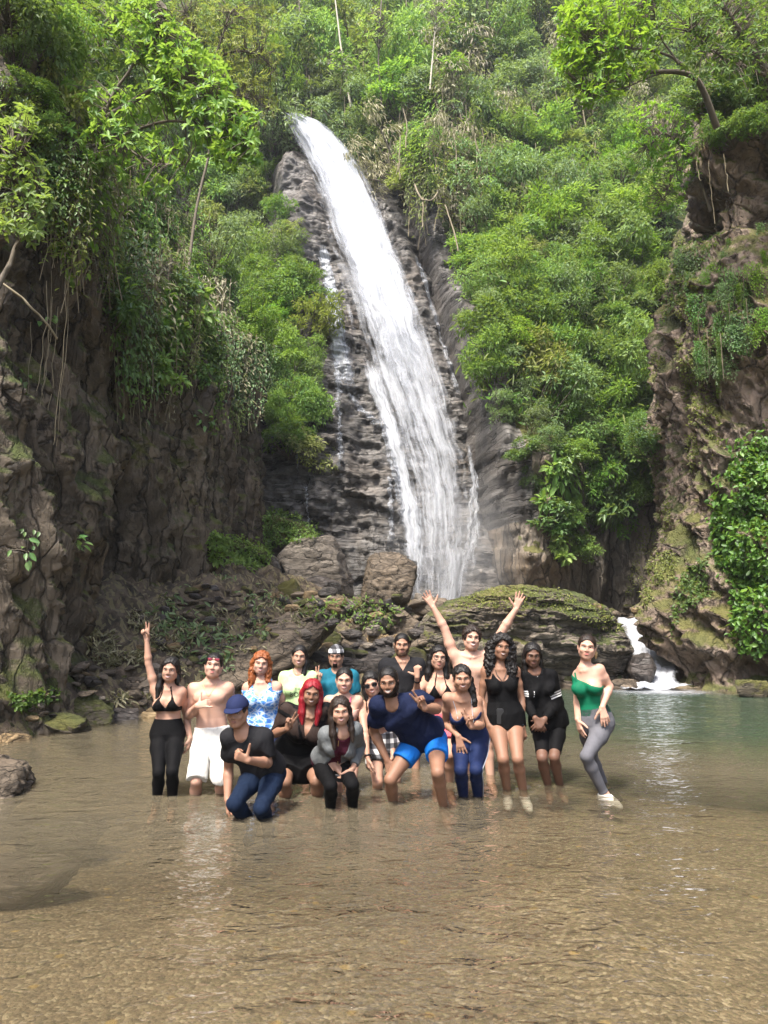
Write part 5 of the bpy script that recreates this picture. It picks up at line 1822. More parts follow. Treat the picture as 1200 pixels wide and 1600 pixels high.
REDLENS = plain('red_lens', (0.22, 0.012, 0.03), 0.08, 0.8)
FRAME = plain('black_frame', (0.01, 0.01, 0.01), 0.3, 0.5)
GOLD = plain('gold_chain', (0.55, 0.38, 0.12), 0.3, 0.8)
PLASTIC = plain('black_plastic', (0.012, 0.012, 0.013), 0.3, 0.5)
SHOE = plain('pale_shoe', (0.50, 0.50, 0.48), 0.7)
DARKSHOE = plain('dark_shoe', (0.02, 0.02, 0.022), 0.7)
LIPS = {k: plain('lips_' + k, c, 0.4, 0.4) for k, c in dict(fair=(0.40, 0.13, 0.12), light=(0.34, 0.12, 0.105), tan=(0.26, 0.105, 0.085), brown=(0.19, 0.075, 0.06), dark=(0.12, 0.05, 0.042)).items()}

FEM = [(-0.16, 0.105, 0.085), (-0.06, 0.158, 0.112), (0.02, 0.170, 0.118), (0.14, 0.160, 0.108), (0.36, 0.122, 0.086), (0.46, 0.119, 0.086), (0.62, 0.132, 0.096), (0.76, 0.138, 0.096), (0.87, 0.118, 0.078), (0.95, 0.080, 0.064), (1.0, 0.060, 0.055)]
MAS = [(-0.16, 0.105, 0.085), (-0.06, 0.148, 0.108), (0.02, 0.157, 0.113), (0.16, 0.152, 0.104), (0.36, 0.142, 0.096), (0.48, 0.146, 0.100), (0.64, 0.162, 0.110), (0.78, 0.170, 0.108), (0.88, 0.140, 0.084), (0.95, 0.092, 0.070), (1.0, 0.064, 0.06)]

POSES = {  # curls of index, middle, ring, little; thumb away (1) or folded (0); spread
    'open': ((6, 4, 6, 8), 1.0, 13), 'peace': ((4, 4, 82, 86), 0.0, 13), 'relaxed': ((22, 26, 30, 34), 0.5, 4), 'fist': ((80, 82, 84, 86), 0.1, 0),
    'thumb': ((82, 84, 84, 86), 1.6, 0), 'shaka': ((70, 78, 74, 8), 1.4, 8), 'flat': ((10, 8, 10, 14), 0.7, 8), 'grip': ((34, 36, 36, 38), 0.8, 10)}


def hand_prims(W, d, n, thumb, H, pose, fat=1.0):
    s = H / 1.7 * 1.06
    d = unit_(np.asarray(d, float)); n = np.asarray(n, float); n = unit_(n - (n @ d) * d)
    e = np.cross(d, n) * thumb                      # towards the thumb
    curls, th, spread = POSES[pose]
    pl = 0.088 * s
    pr = []
    for o, r in ((0.024, 0.0145), (0.0, 0.0155), (-0.024, 0.0135)):
        pr.append(Cone(W + e * o * 0.55 * s, W + d * pl + e * o * s, r * s * fat, (r - 0.002) * s * fat, 0.014))
    for i, (o, ln, c) in enumerate(zip((0.029, 0.010, -0.010, -0.028), (0.072, 0.080, 0.074, 0.058), curls)):
        a = W + d * (pl - 0.004 * abs(i - 1) * s) + e * o * s
        sp = R(spread) * (1.5 - i) / 1.5 * (1.0 if c < 50 else 0.2)
        fd = d * math.cos(sp) + e * math.sin(sp)
        ang = R(c)
        for ph, (fr, r) in enumerate(((0.45, 0.0098), (0.32, 0.0090), (0.25, 0.0082))):
            an = ang * (0.75 if ph == 0 else 1.75 if ph == 1 else 2.35) if c > 50 else ang * (1 + ph * 0.8)
            dd = fd * math.cos(an) + n * math.sin(an)
            b = a + dd * ln * fr * s
            pr.append(Cone(a, b, r * s * fat, (r - 0.0007) * s * fat, 0.004 if ph else 0.008))
            a = b
    a = W + d * 0.022 * s + e * 0.022 * s
    if th >= 1.3: td = e * 0.95 + d * 0.25
    elif th > 0.3: td = e * 0.75 * th + d * 0.7 + n * 0.2
    else: td = d * 0.65 + n * 0.55 - e * 0.05
    td = unit_(td)
    m = a + unit_(td + e * 0.3 + n * 0.2) * 0.042 * s
    t2 = m + unit_(td + (0 if th > 0.3 else -0.4) * e) * 0.050 * s
    pr.append(Cone(a, m, 0.0145 * s * fat, 0.0115 * s * fat, 0.010)); pr.append(Cone(m, t2, 0.0112 * s * fat, 0.0088 * s * fat, 0.005))
    return pr


class Person:
    pass


def place(parent, u, v, L, sg):
    """the end of a bone of length L that is seen at (u, v): nearer (-1) or farther (+1) than its parent, or a set offset"""
    if isinstance(sg, tuple):
        return np.array(P(u, v, parent[1] + sg[0]))
    d = np.array(ray(u, v)); d = d / np.linalg.norm(d); o = np.array([0, 0, CAM_Z]) - parent
    b = d @ o; c = o @ o - L * L
    q = b * b - c
    t = -b + (sg * math.sqrt(q) if q > 0 and sg else 0.0)
    return np.array([0, 0, CAM_Z]) + d * t


def make_person(label, Y, H, sex, skin, neck, pelvis, shA, shB, armA, armB, legA, legB, head, lean=0.0, tw=0.0, htw=0.0, w=1.0, bust=1.0, face=None,
                hands=('relaxed', 'relaxed'), palms=('in', 'in'), group='people posing in the river pool', bend=0.0, wide=1.0, foot=None):
    """neck, pelvis, shoulders: photo pixels; arms and legs: ((u, v, sign), (u, v, sign), tip); head: (u, v, yaw, pitch, roll)"""
    s = H / 1.7
    pe = Person(); pe.H = H; pe.s = s; pe.skin = skin; pe.sex = sex
    hipc = np.array(P(*pelvis, Y + lean)); nk = np.array(P(*neck, Y))
    up = unit_(nk - hipc)
    a = np.array(P(*shA, Y + 0.02 - tw / 2)); b = np.array(P(*shB, Y + 0.02 + tw / 2))
    rv = np.random.RandomState(len(label) * 7 + int(neck[0])); va = rv.uniform(-1, 1, 8)
    for q, ar in ((a, armA), (b, armB)):
        if ar[0][1] > neck[1]: q -= up * 0.022 * s; q += (nk - q) * 0.05
    e1 = unit_(b - a); e0 = unit_(np.array([1.0, htw, 0]) + 0.35 * np.array([0, 0, e1[2]]))
    fwd1 = unit_(np.cross(e1, up))
    tab = np.array(FEM if sex == 'f' else MAS); tab[:, 1:] *= s * w
    tab[:, 1] *= wide
    T = Torso(hipc, nk, e0, e1, tab, bend)
    pe.T = T; pe.sh = (a, b); pe.e1 = e1; pe.up = up
    tor = [T]
    rsh = (0.045 if sex == 'f' else 0.056) * s * (0.5 + 0.5 * w)
    for q in (a, b):
        tor.append(Cone(nk - up * 0.03 * s, q + up * 0.005, 0.050 * s, rsh * 0.86, 0.05))
        tor.append(Cone(T.at(0.74, 0, 0) + (q - nk) * 0.45, q, 0.060 * s * w, rsh, 0.04))
    if sex == 'f':
        for sg in (-1, 1):
            ra, rb = T.rad(0.66)
            c = T.at(0.645, sg * 0.070 * s * (0.5 + 0.5 * w), rb * 0.80)
            tor.append(Ell(c, (T.e1, T.f, T.axis), np.array((0.062, 0.062, 0.062)) * s * bust * (0.6 + 0.4 * w), 0.03))
    else:
        for sg in (-1, 1):
            ra, rb = T.rad(0.72)
            tor.append(Ell(T.at(0.72, sg * 0.072 * s, rb * 0.70), (T.e1, T.f, T.axis), np.array((0.075, 0.045, 0.055)) * s * w, 0.03))
    for sg in (-1, 1):
        ra, rb = T.rad(0.0)
        tor.append(Ell(T.at(-0.04, sg * 0.072 * s * w, -rb * 0.45), (T.e0, T.f, T.axis), np.array((0.085, 0.085, 0.095)) * s * w, 0.03))
    for q, sg in ((a, -1), (b, 1)):
        ra, rb = T.rad(0.93)
        c0 = T.at(0.945, sg * 0.018 * s, rb * 0.98); c1 = q + (c0 - q) * 0.22 + up * 0.018 * s
        tor.append(Cone(c0, c1, 0.012 * s, 0.011 * s, 0.016))
    pe.tor = tor
    # arms
    pe.arms, pe.hands, pe.armj = [], [], []
    ua = (0.041 if sex == 'f' else 0.050) * s * (0.4 + 0.6 * w); fa = (0.034 if sex == 'f' else 0.041) * s * (0.55 + 0.45 * w); wr = (0.0225 if sex == 'f' else 0.027) * s
    for q, arm, hp, pm, th in ((a, armA, hands[0], palms[0], 1), (b, armB, hands[1], palms[1], -1)):
        el = place(q, arm[0][0], arm[0][1], 0.178 * H, arm[0][2])
        wi = place(el, arm[1][0], arm[1][1], 0.150 * H, arm[1][2])
        tp = np.array(P(arm[2][0], arm[2][1], wi[1] + (arm[2][2] if len(arm[2]) > 2 else 0.0)))
        bi = q + (el - q) * 0.45
        pr = [Cone(q, bi, rsh * 0.84, ua * 1.02, 0.03), Cone(bi, el, ua * 1.02, ua * 0.80, 0.02)]
        fm = el + (wi - el) * 0.25
        pr += [Cone(el, fm, ua * 0.80, fa * 1.05, 0.015), Cone(fm, wi, fa * 1.05, wr, 0.015)]
        pn = {'cam': (0, -1, 0.1), 'back': (0, 1, 0), 'in': (1 if th == 1 else -1, 0.25, 0), 'down': (0, 0, -1), 'up': (0, 0, 1), 'out': (-1 if th == 1 else 1, -0.2, 0)}.get(pm, pm)
        pe.arms.append(pr)
        pe.hands.append(hand_prims(wi, tp - wi, pn, th, H, hp))
        pe.armj.append((q, el, wi, tp))
    # legs
    pe.legs, pe.legj = [], []
    tr = (0.078 if sex == 'f' else 0.080) * s * (0.35 + 0.65 * w); kr = 0.050 * s * (0.6 + 0.4 * w); cr = 0.051 * s * (0.6 + 0.4 * w); ar = 0.034 * s
    for sg, leg in ((-1, legA), (1, legB)):
        hj = hipc + e0 * sg * 0.082 * s * (0.4 + 0.6 * w) - up * 0.02 * s
        kn = place(hj, leg[0][0], leg[0][1], 0.245 * H, leg[0][2])
        an = place(kn, leg[1][0], leg[1][1], 0.240 * H, leg[1][2])
        mid = hj + (kn - hj) * 0.35
        ax = unit_(an - kn); bk = unit_(np.array([0, 1.0, 0]) - ax * ax[1])
        cf = kn + (an - kn) * 0.30 + bk * 0.012 * s
        pr = [Cone(hj, mid, tr * 1.05, tr, 0.05), Cone(mid, kn, tr, kr, 0.03), Cone(kn, cf, kr * 0.96, cr, 0.02), Cone(cf, an, cr, ar, 0.02)]
        fd = unit_(np.array((foot or (0.15 * sg, -1.0)) + (-0.25,)))
        if ax[2] > -0.5: fd = unit_(ax + np.array([0, 0, -0.3]))
        heel = an + np.array([0, 0, -0.045 * s]) - fd * 0.03 * s
        pr.append(Cone(an, heel, ar, 0.030 * s, 0.02))
        pr.append(Cone(heel, an + fd * 0.10 * s + np.array([0, 0, -0.055 * s]), 0.030 * s, 0.034 * s, 0.02))
        pr.append(Cone(an, an + fd * 0.15 * s + np.array([0, 0, -0.06 * s]), ar, 0.020 * s, 0.03))
        pe.legs.append(pr); pe.legj.append((hj, kn, an, fd))
        for q0, q1 in ((hj, kn), (kn, an)):
            if q0[2] > 0 > q1[2]:
                f_ = q0[2] / (q0[2] - q1[2]); q2 = q0 + (q1 - q0) * f_
                LEGS.append((q2[0], q2[1], 0.05 * s))
    # head
    hu, hv, yaw, pit, rol = head
    pit = pit + 7
    Rm = Matrix.Rotation(R(yaw), 3, 'Z') @ Matrix.Rotation(R(pit), 3, 'X') @ Matrix.Rotation(R(rol), 3, 'Y')
    hx = np.array(Rm @ Vector((1, 0, 0))); hf = np.array(Rm @ Vector((0, -1, 0))); hz = np.array(Rm @ Vector((0, 0, 1)))
    C = np.array(P(hu, hv, Y - 0.03 - (0.02 if lean > 0.1 else 0)))
    k = s * 1.0 if sex == 'm' else s * 1.02
    pe.C, pe.hx, pe.hf, pe.hz, pe.k = C, hx, hf, hz, k
    A = (hx, hf, hz)
    fw = (0.85 + 0.15 * w if w > 1 else 1.0) * (1 + 0.035 * va[0])
    jx = 1 + 0.12 * va[1]; nz = 1 + 0.18 * va[2]; cz = 0.005 * va[3]; ck = 1 + 0.15 * va[4]; bz = 0.003 * va[5]
    pe.va = va

    def hp(x, f, z): return C + (hx * x + hf * f + hz * z) * k
    pe.hp = hp
    hd = [Ell(hp(0, -0.012, 0.034), A, np.array((0.076 * fw, 0.095, 0.083)) * k, 0.02), Ell(hp(0, 0.022, -0.035), A, np.array((0.066 * fw, 0.066, 0.068)) * k, 0.03),
          Cone(hp(0, 0.045, -0.06), hp(0, 0.063, -0.079 - cz), 0.042 * k * fw, (0.0235 if sex == 'm' else 0.0195) * k * jx, 0.03)]
    jw = 0.044 if sex == 'm' else 0.036
    for sg in (-1, 1):
        hd.append(Cone(hp(sg * (0.054 if sex == 'm' else 0.050) * fw, 0.005, -0.050), hp(sg * (0.020 if sex == 'm' else 0.014) * jx, 0.058, -0.080 - cz), 0.021 * k * jx, (0.020 if sex == 'm' else 0.016) * k, 0.03))
        hd.append(Ell(hp(sg * 0.040 * fw, 0.066, -0.020), A, np.array((0.022, 0.018, 0.020)) * k * ck, 0.02))
        hd.append(Ell(hp(sg * 0.078 * fw, -0.008, -0.006), A, np.array((0.009, 0.018, 0.030)) * k, 0.006))
        hd.append(Cone(hp(sg * 0.012, 0.086, 0.030), hp(sg * 0.045, 0.072, 0.032), 0.011 * k, 0.009 * k, 0.012))
    hd.append(Cone(hp(0, 0.086, 0.022), hp(0, 0.090 + 0.007 * nz, -0.015), 0.009 * k, 0.0118 * k * (0.5 + 0.5 * nz), 0.014))
    for sg in (-1, 1): hd.append(Ell(hp(sg * 0.011, 0.095, -0.023), A, np.array((0.009, 0.010, 0.008)) * k, 0.006))
    hd.append(Ell(hp(0, 0.083, -0.055), A, np.array((0.024, 0.012, 0.012)) * k, 0.012))
    nr = (0.049 if sex == 'f' else 0.058) * s * (0.75 + 0.25 * w)
    nb = [Cone(nk - up * 0.02, hp(0, -0.012, -0.055), nr * 1.08, nr * 0.94, 0.03)]
    pe.headp = hd; pe.neck = nb
    allp = tor + pe.legs[0] + pe.legs[1] + nb + hd + pe.arms[0] + pe.arms[1] + pe.hands[0] + pe.hands[1]
    lo, hi = bounds(allp)
    g = Grid(lo, hi)
    # limbs do not melt into the trunk where they pass close by
    F = evaluate(g, tor + nb + hd)
    for grp, kk in ((pe.legs[0], 0.035), (pe.legs[1], 0.012), (pe.arms[0], 0.034), (pe.arms[1], 0.034)):
        lo2, hi2 = bounds(grp, 0.06)
        sl, _ = g.sub(lo2, hi2)
        gg = Grid(g.lo, g.lo + g.h); gg.ax = [g.ax[i][sl[i]] for i in range(3)]; gg.lo = np.array([q[0] for q in gg.ax]); gg.n = np.array([len(q) for q in gg.ax])
        F[sl] = smin(F[sl], evaluate(gg, grp), kk)
    for grp in pe.hands:
        lo2, hi2 = bounds(grp, 0.03)
        sl, _ = g.sub(lo2, hi2)
        gg = Grid(g.lo, g.lo + g.h); gg.ax = [g.ax[i][sl[i]] for i in range(3)]; gg.lo = np.array([q[0] for q in gg.ax]); gg.n = np.array([len(q) for q in gg.ax])
        F[sl] = smin(F[sl], evaluate(gg, grp), 0.008)
    for sg in (-1, 1):
        carve(g, F, Ell(hp(sg * 0.031, 0.098, 0.012), A, np.array((0.016, 0.007, 0.008)) * k), 0.012)
    V, Q = surface(g, F)
    base = np.array([hipc[0], hipc[1], float(ground_z(hipc[0], hipc[1]))])
    pe.base = base
    root = empty('person', Vector(base))
    tag(root, label, 'person', group)
    pe.root = root
    link('body', mesh('body', V - base, Q), SKIN[skin], root)
    hb = np.linalg.norm(V - C, axis=1) < 0.19
    hq = Q[hb[Q].all(1)]
    pe.bvh = BVHTree.FromPolygons([Vector(q) for q in V], hq.tolist()) if len(hq) else None
    pe.F, pe.g = F, g
    return pe


def piece(pe, name, V, Q, mat, label=None, fold=0.0, fscale=9.0):
    if len(V) == 0: return None
    if fold:
        N = normals(V, Q)
        V = V + N * (fold * np.maximum(-0.3, ridged(V * np.array([1, 1, 0.55]) * fscale + pe.base * 3, 2)))[:, None]
    o = link(name, mesh(name, V - pe.base, Q), mat, pe.root)
    if label: o['label'] = label
    return o


def tube_part(pe, name, paths, mat, sides=6, parent=None):
    V, Q = tubes(paths, sides)
    return link(name, mesh(name, V - pe.base, Q), mat, parent or pe.root)


def on_face_pt(pe, x, z, out=0.0):
    """a place on the face at (across, up) in head sizes"""
    o = pe.hp(x, 0.25, z)
    if pe.bvh:
        loc, nor, _, _ = pe.bvh.ray_cast(Vector(o), Vector(-pe.hf), 0.4)
        if loc: return np.array(loc) + pe.hf * out
    return pe.hp(x, 0.085 + out, z)


def face_parts(pe, smile=1.0, eyes=True, brow='black', mouth='smile', squint=0.0, browr=None):
    browr = browr or (0.0023 if pe.sex == 'm' else 0.0016)
    k = pe.k
    for sg in (-1, 1):
        if eyes:
            c = on_face_pt(pe, sg * 0.031, 0.012, -0.003)
            v, f = ICO[3]
            hgt = 0.0060 * (1 - squint)
            sc = np.array([0.0135, 0.007, hgt]) * k
            q = v * sc
            ring = (np.hypot(v[:, 0] * 0.0135, v[:, 2] * hgt) < 0.0072) & (v[:, 1] > 0)
            pos = c + q[:, :1] * pe.hx + q[:, 1:2] * pe.hf + q[:, 2:] * pe.hz
            me = mesh('eye', pos - pe.base, f)
            me.materials.append(EYE_W); me.materials.append(IRIS)
            me.polygons.foreach_set('material_index', ring[f].all(1).astype(np.int32))
            link('eye', me, None, pe.root)
            # lash line
            pts = [on_face_pt(pe, sg * (0.031 + x), 0.0115 + 0.0085 * (1 - squint) * (1 - (x / 0.016) ** 2), 0.002) for x in np.linspace(-0.016, 0.017, 6)]
            tube_part(pe, 'eyelash', [(np.array(pts), np.array([.0006, .0012, .0015, .0015, .0013, .0006]) * k)], HAIR[brow], 4)
        pts = [on_face_pt(pe, sg * x, 0.0335 + 0.0035 * math.sin((x - 0.012) / 0.04 * 3.0) - 0.0035 * (x - 0.012) / 0.04, 0.001) for x in np.linspace(0.013, 0.052, 6)]
        tube_part(pe, 'eyebrow', [(np.array(pts), np.array([1, 1.2, 1.1, 1.0, 0.8, 0.4]) * browr * k)], HAIR[brow], 5)
    wd = (0.026 if mouth in ('smile', 'open') else 0.021) * (1 + 0.12 * pe.va[6])
    lift = 0.008 if mouth in ('smile', 'open') else 0.0
    xs = np.linspace(-wd, wd, 9)
    open_ = {'smile': 0.0044, 'open': 0.009, 'closed': 0.0012}[mouth]
    curve = lift * (np.abs(xs) / wd) ** 2
    if mouth != 'closed':
        up_ = [on_face_pt(pe, x, -0.049 + c + open_ * (1 - (x / wd) ** 2) * 0.6, 0.0025) for x, c in zip(xs, curve)]
        lw_ = [on_face_pt(pe, x, -0.049 + c - open_ * (1 - (x / wd) ** 2), 0.0025) for x, c in zip(xs, curve)]
        V = np.concatenate([np.array(up_), np.array(lw_)]); i = np.arange(8)
        Q = np.stack([i, i + 1, i + 10, i + 9], 1)
        link('teeth', mesh('teeth', V - pe.base, Q), TEETH, pe.root)
        pu = [on_face_pt(pe, x, -0.048 + c + (open_ * 0.6 + 0.003) * (1 - (x / wd) ** 2), 0.002) for x, c in zip(xs, curve)]
        pl = [on_face_pt(pe, x, -0.050 + c - (open_ + 0.003) * (1 - (x / wd) ** 2), 0.002) for x, c in zip(xs, curve)]
    else:
        pu = [on_face_pt(pe, x, -0.048 + c + 0.002 * (1 - (x / wd) ** 2), 0.001) for x, c in zip(xs, curve)]
        pl = [on_face_pt(pe, x, -0.054 + c - 0.003 * (1 - (x / wd) ** 2), 0.001) for x, c in zip(xs, curve)]
    rr = np.array([.0012, .0026, .0034, .0036, .0036, .0036, .0034, .0026, .0012]) * k
    tube_part(pe, 'lips', [(np.array(pu), rr), (np.array(pl), rr * 1.1)], LIPS[pe.skin], 5)


# ---- hair
def hair(pe, mat, cap=0.012, strands=(), line=0.082, noise=0.0035, nfreq=(110, 110, 10), name='hair', low=-0.02, vol=0.0, part=None):
    """a cap of hair cut by the face, and locks: lists of (x, f, z, r) in head sizes (or world points)"""
    k, hp = pe.k, pe.hp
    A = (pe.hx, pe.hf, pe.hz)
    capp = [Ell(hp(0, -0.014, 0.036), A, np.array((0.078, 0.097, 0.085)) * k + cap + vol, 0.02)]
    lk = []
    for st in strands:
        pts = [(hp(*q[:3]) if len(q) == 4 else np.array(q[0]), q[-1] * k) for q in st]
        for (a, ra), (b, rb) in zip(pts[:-1], pts[1:]):
            lk.append(Cone(a, b, ra, rb, 0.02))
    lo, hi = bounds(capp + lk, 0.04)
    g = Grid(lo, hi, 0.006)
    F = evaluate(g, capp)
    X, Y_, Z = g.ax[0][:, None, None] - pe.C[0], g.ax[1][None, :, None] - pe.C[1], g.ax[2][None, None, :] - pe.C[2]
    f = (X * pe.hf[0] + Y_ * pe.hf[1] + Z * pe.hf[2]) / k
    z = (X * pe.hz[0] + Y_ * pe.hz[1] + Z * pe.hz[2]) / k
    x = (X * pe.hx[0] + Y_ * pe.hx[1] + Z * pe.hx[2]) / k
    # below the ears and in front of the hairline there is no cap
    F = np.maximum(F, (low - 0.055 * np.clip((-f - 0.01) / 0.06, 0, 1) - z) * k)
    cut = Ell(hp(0, 0.092, -0.010), A, np.array((0.066, 0.085, line + 0.012)) * k, 0.01)
    D = cut.d(g.ax[0][:, None, None], g.ax[1][None, :, None], g.ax[2][None, None, :])
    F = np.maximum(F, -D)
    F = np.maximum(F, np.where(z < 0.055, (f - 0.034 - 0.02 * np.clip(z / 0.05, 0, 1)) * k, -1))
    if part is not None:
        F = F + np.where(z > 0.05, 0.006 * np.exp(-((x - part) / 0.006) ** 2), 0).astype(np.float32)
    if lk:
        F = smin(F, np.maximum(evaluate(g, lk), -D), 0.012)
    V, Q = surface(g, F)
    if len(V) == 0: return None
    N = normals(V, Q)
    V = V + N * (noise * noise3(V * np.array(nfreq) + 3.3) + noise * 0.6 * noise3(V * np.array(nfreq) * 2.1))[:, None]
    return piece(pe, name, V, Q, mat)


def beard(pe, mat, thick=0.004, top=-0.035, goatee=False):
    lo, hi = pe.C - 0.15, pe.C + 0.15
    g = Grid(lo, hi, 0.005)
    F = evaluate(g, pe.headp + pe.neck) - thick
    X, Y_, Z = g.ax[0][:, None, None] - pe.C[0], g.ax[1][None, :, None] - pe.C[1], g.ax[2][None, None, :] - pe.C[2]
    f = (X * pe.hf[0] + Y_ * pe.hf[1] + Z * pe.hf[2]) / pe.k
    z = (X * pe.hz[0] + Y_ * pe.hz[1] + Z * pe.hz[2]) / pe.k
    x = (X * pe.hx[0] + Y_ * pe.hx[1] + Z * pe.hx[2]) / pe.k
    if goatee:
        reg = np.maximum(np.abs(x) - 0.026, np.maximum(z + 0.040, -0.112 - z)); reg = np.maximum(reg, 0.03 - f)
    else:
        side = top + 0.055 * np.clip((np.abs(x) - 0.035) / 0.03, 0, 1)
        reg = np.maximum(z - side, np.maximum(-0.118 - z, -0.005 - f))
    mouth = np.sqrt((x / 0.026) ** 2 + ((z + 0.053) / 0.010) ** 2) - 1
    reg = np.maximum(reg, -mouth * 0.012)
    F = np.maximum(F, reg * pe.k)
    V, Q = surface(g, F)
    return piece(pe, 'beard', V, Q, mat)


def glasses(pe, frame, lens=None, up=0.010, out=0.0, rad=(0.025, 0.017), name='sunglasses', tilt=0.0):
    k = pe.k
    o = None
    paths = []
    ang = np.linspace(0, 2 * math.pi, 17)
    cs = []
    for sg in (-1, 1):
        c = on_face_pt(pe, sg * 0.033, up, 0.012 + out)
        cs.append(c)
        paths.append((c + (np.cos(ang)[:, None] * rad[0] * pe.hx + np.sin(ang)[:, None] * rad[1] * pe.hz - np.abs(np.cos(ang))[:, None] * 0.004 * pe.hf) * k, np.full(17, 0.0022 * k)))
        side = c + (sg * rad[0] * pe.hx - 0.004 * pe.hf + 0.006 * pe.hz) * k
        paths.append((np.array([side, pe.hp(sg * 0.082, -0.005, up + 0.008)]), np.full(2, 0.0022 * k)))
    paths.append((np.array([cs[0] + pe.hx * rad[0] * k, cs[1] - pe.hx * rad[0] * k]), np.full(2, 0.0022 * k)))
    o = tube_part(pe, name, paths, frame, 5)
    if lens:
        for c in cs:
            n = 16
            V = np.concatenate([[c + pe.hf * 0.003 * k]] + [[c + (math.cos(a) * rad[0] * pe.hx + math.sin(a) * rad[1] * pe.hz - abs(math.cos(a)) * 0.004 * pe.hf) * k] for a in ang[:-1]])
            Q = np.array([[0, 1 + i, 1 + (i + 1) % n] for i in range(n)])
            link('lens', mesh('lens', V - pe.base, Q), lens, o)
    return o


# ---- clothes
def arm_s(j, x, y, z):
    """0 at the shoulder, 1 at the elbow, 2 at the wrist"""
    q, e, w = j[0], j[1], j[2]
    out = None
    for i, (a, b) in enumerate(((q, e), (e, w))):
        ba = (b - a).astype(np.float32); n = float(ba @ ba)
        t = ((x - a[0]) * ba[0] + (y - a[1]) * ba[1] + (z - a[2]) * ba[2]) / n
        tc = np.clip(t, 0, 1)
        d = (x - a[0] - tc * ba[0]) ** 2 + (y - a[1] - tc * ba[1]) ** 2 + (z - a[2] - tc * ba[2]) ** 2
        if out is None: out, dd = t, d
        else: out = np.where(d < dd, t + 1, np.where(tc < 1, out, out))
    return out


def seg_L(j):
    return np.linalg.norm(j[1] - j[0])


def top(pe, name, mat, hem=0.05, neckline=('crew', 0.0), sleeves=(0.6, 0.6), off=0.007, loose=0.0, straps=None, label=None, fold=0.0042, k=0.065, upper=None, region=None):
    """a shirt, vest or jacket; hem: where along the trunk it ends; sleeves: None or how far down each arm"""
    pr = list(pe.tor)
    if loose:
        T = pe.T
        tab = T.tab.copy(); m = (tab[:, 0] < 0.80)
        tab[m, 1] = np.maximum(tab[m, 1], np.interp(0.70, T.tab[:, 0], T.tab[:, 1]) * (0.9 + loose * (0.8 - tab[m, 0]) * 0.25)); tab[m, 2] = np.maximum(tab[m, 2], np.interp(0.70, T.tab[:, 0], T.tab[:, 2]) * (1.02 + 0.22 * loose * np.clip((0.8 - tab[m, 0]) / 0.25, 0, 1)))
        if loose > 0.3:
            lowr = tab[:, 0] < 0.3; ws = pe.s * (T.tab[3, 1] / (0.160 if pe.sex == 'f' else 0.152) / pe.s)
            tab[lowr, 1] = np.maximum(tab[lowr, 1], 0.176 * ws * (1 + 0.08 * loose)); tab[lowr, 2] = np.maximum(tab[lowr, 2], 0.130 * ws * (1 + 0.10 * loose))
            tab = np.concatenate([[[-0.30, tab[0, 1], tab[0, 2]]], tab])
        pr = pr + [Torso(T.p0, T.p1, T.e0, T.e1, tab, T.bend, 0.02)]
    arms = [pe.arms[i] for i in (0, 1) if sleeves[i] is not None]
    lo, hi = bounds(pr + [q for a in arms for q in a], 0.05)
    g = Grid(lo, hi)
    xyz = (g.ax[0][:, None, None], g.ax[1][None, :, None], g.ax[2][None, None, :])
    F = evaluate(g, pr)
    t, u, v = pe.T.tuv(*xyz)
    L = pe.T.L
    F = np.maximum(F - off, (hem - t) * L)
    kind, dep = neckline
    s = pe.s
    if kind == 'crew':
        cut = np.where(v > 0, (t - (0.955 - dep)) * L, (t - 0.99) * L) * 0.8
        rr = 0.070 * s - np.sqrt(u ** 2 + ((t - 1.0) * L) ** 2 + (v * 0.6) ** 2)
        F = np.maximum(F, np.maximum(np.minimum(rr, 0.2), (t - 1.2) * L))
    elif kind == 'v':
        wv = 0.075 * s * np.clip((t - (1 - dep)) / dep, -2, 1.2)
        F = np.maximum(F, np.where(v > -0.02, np.minimum(wv - np.abs(u), 0.1), (t - 0.98) * L))
        F = np.maximum(F, 0.070 * s - np.sqrt(u ** 2 + ((t - 1.0) * L) ** 2 + (v * 0.6) ** 2))
    elif kind == 'scoop':
        ell = 1 - np.sqrt((u / (0.090 * s)) ** 2 + ((t - 1.0) / dep) ** 2)
        F = np.maximum(F, np.where(v > -0.01, ell * 0.08, 0.09 * s - np.sqrt(u ** 2 + ((t - 1.0) * L) ** 2)))
    elif kind == 'band':
        F = np.maximum(F, (t - dep) * L)
    if upper is not None: F = np.maximum(F, upper(t, u, v, L))
    if straps is not None:                     # arm holes
        wlim, th = straps
        F = np.maximum(F, np.where(t > th, np.abs(u) - (wlim + np.maximum(0, 0.97 - t) * 0.10) * s, -1) )
    for i in (0, 1):
        if sleeves[i] is None: continue
        sa = arm_s(pe.armj[i], *xyz)
        A = evaluate(g, pe.arms[i]) - off - ((0.020 * loose) * np.clip(sa / sleeves[i], 0, 1) ** 1.5 if sleeves[i] < 1.05 and loose else 0.0)
        A = np.maximum(A, (sa - sleeves[i]) * seg_L(pe.armj[i]))
        F = smin(F, A, k)
    if region is not None: F = np.maximum(F, region(t, u, v, xyz))
    V, Q = surface(g, F)
    return piece(pe, name, V, Q, mat, label, fold)


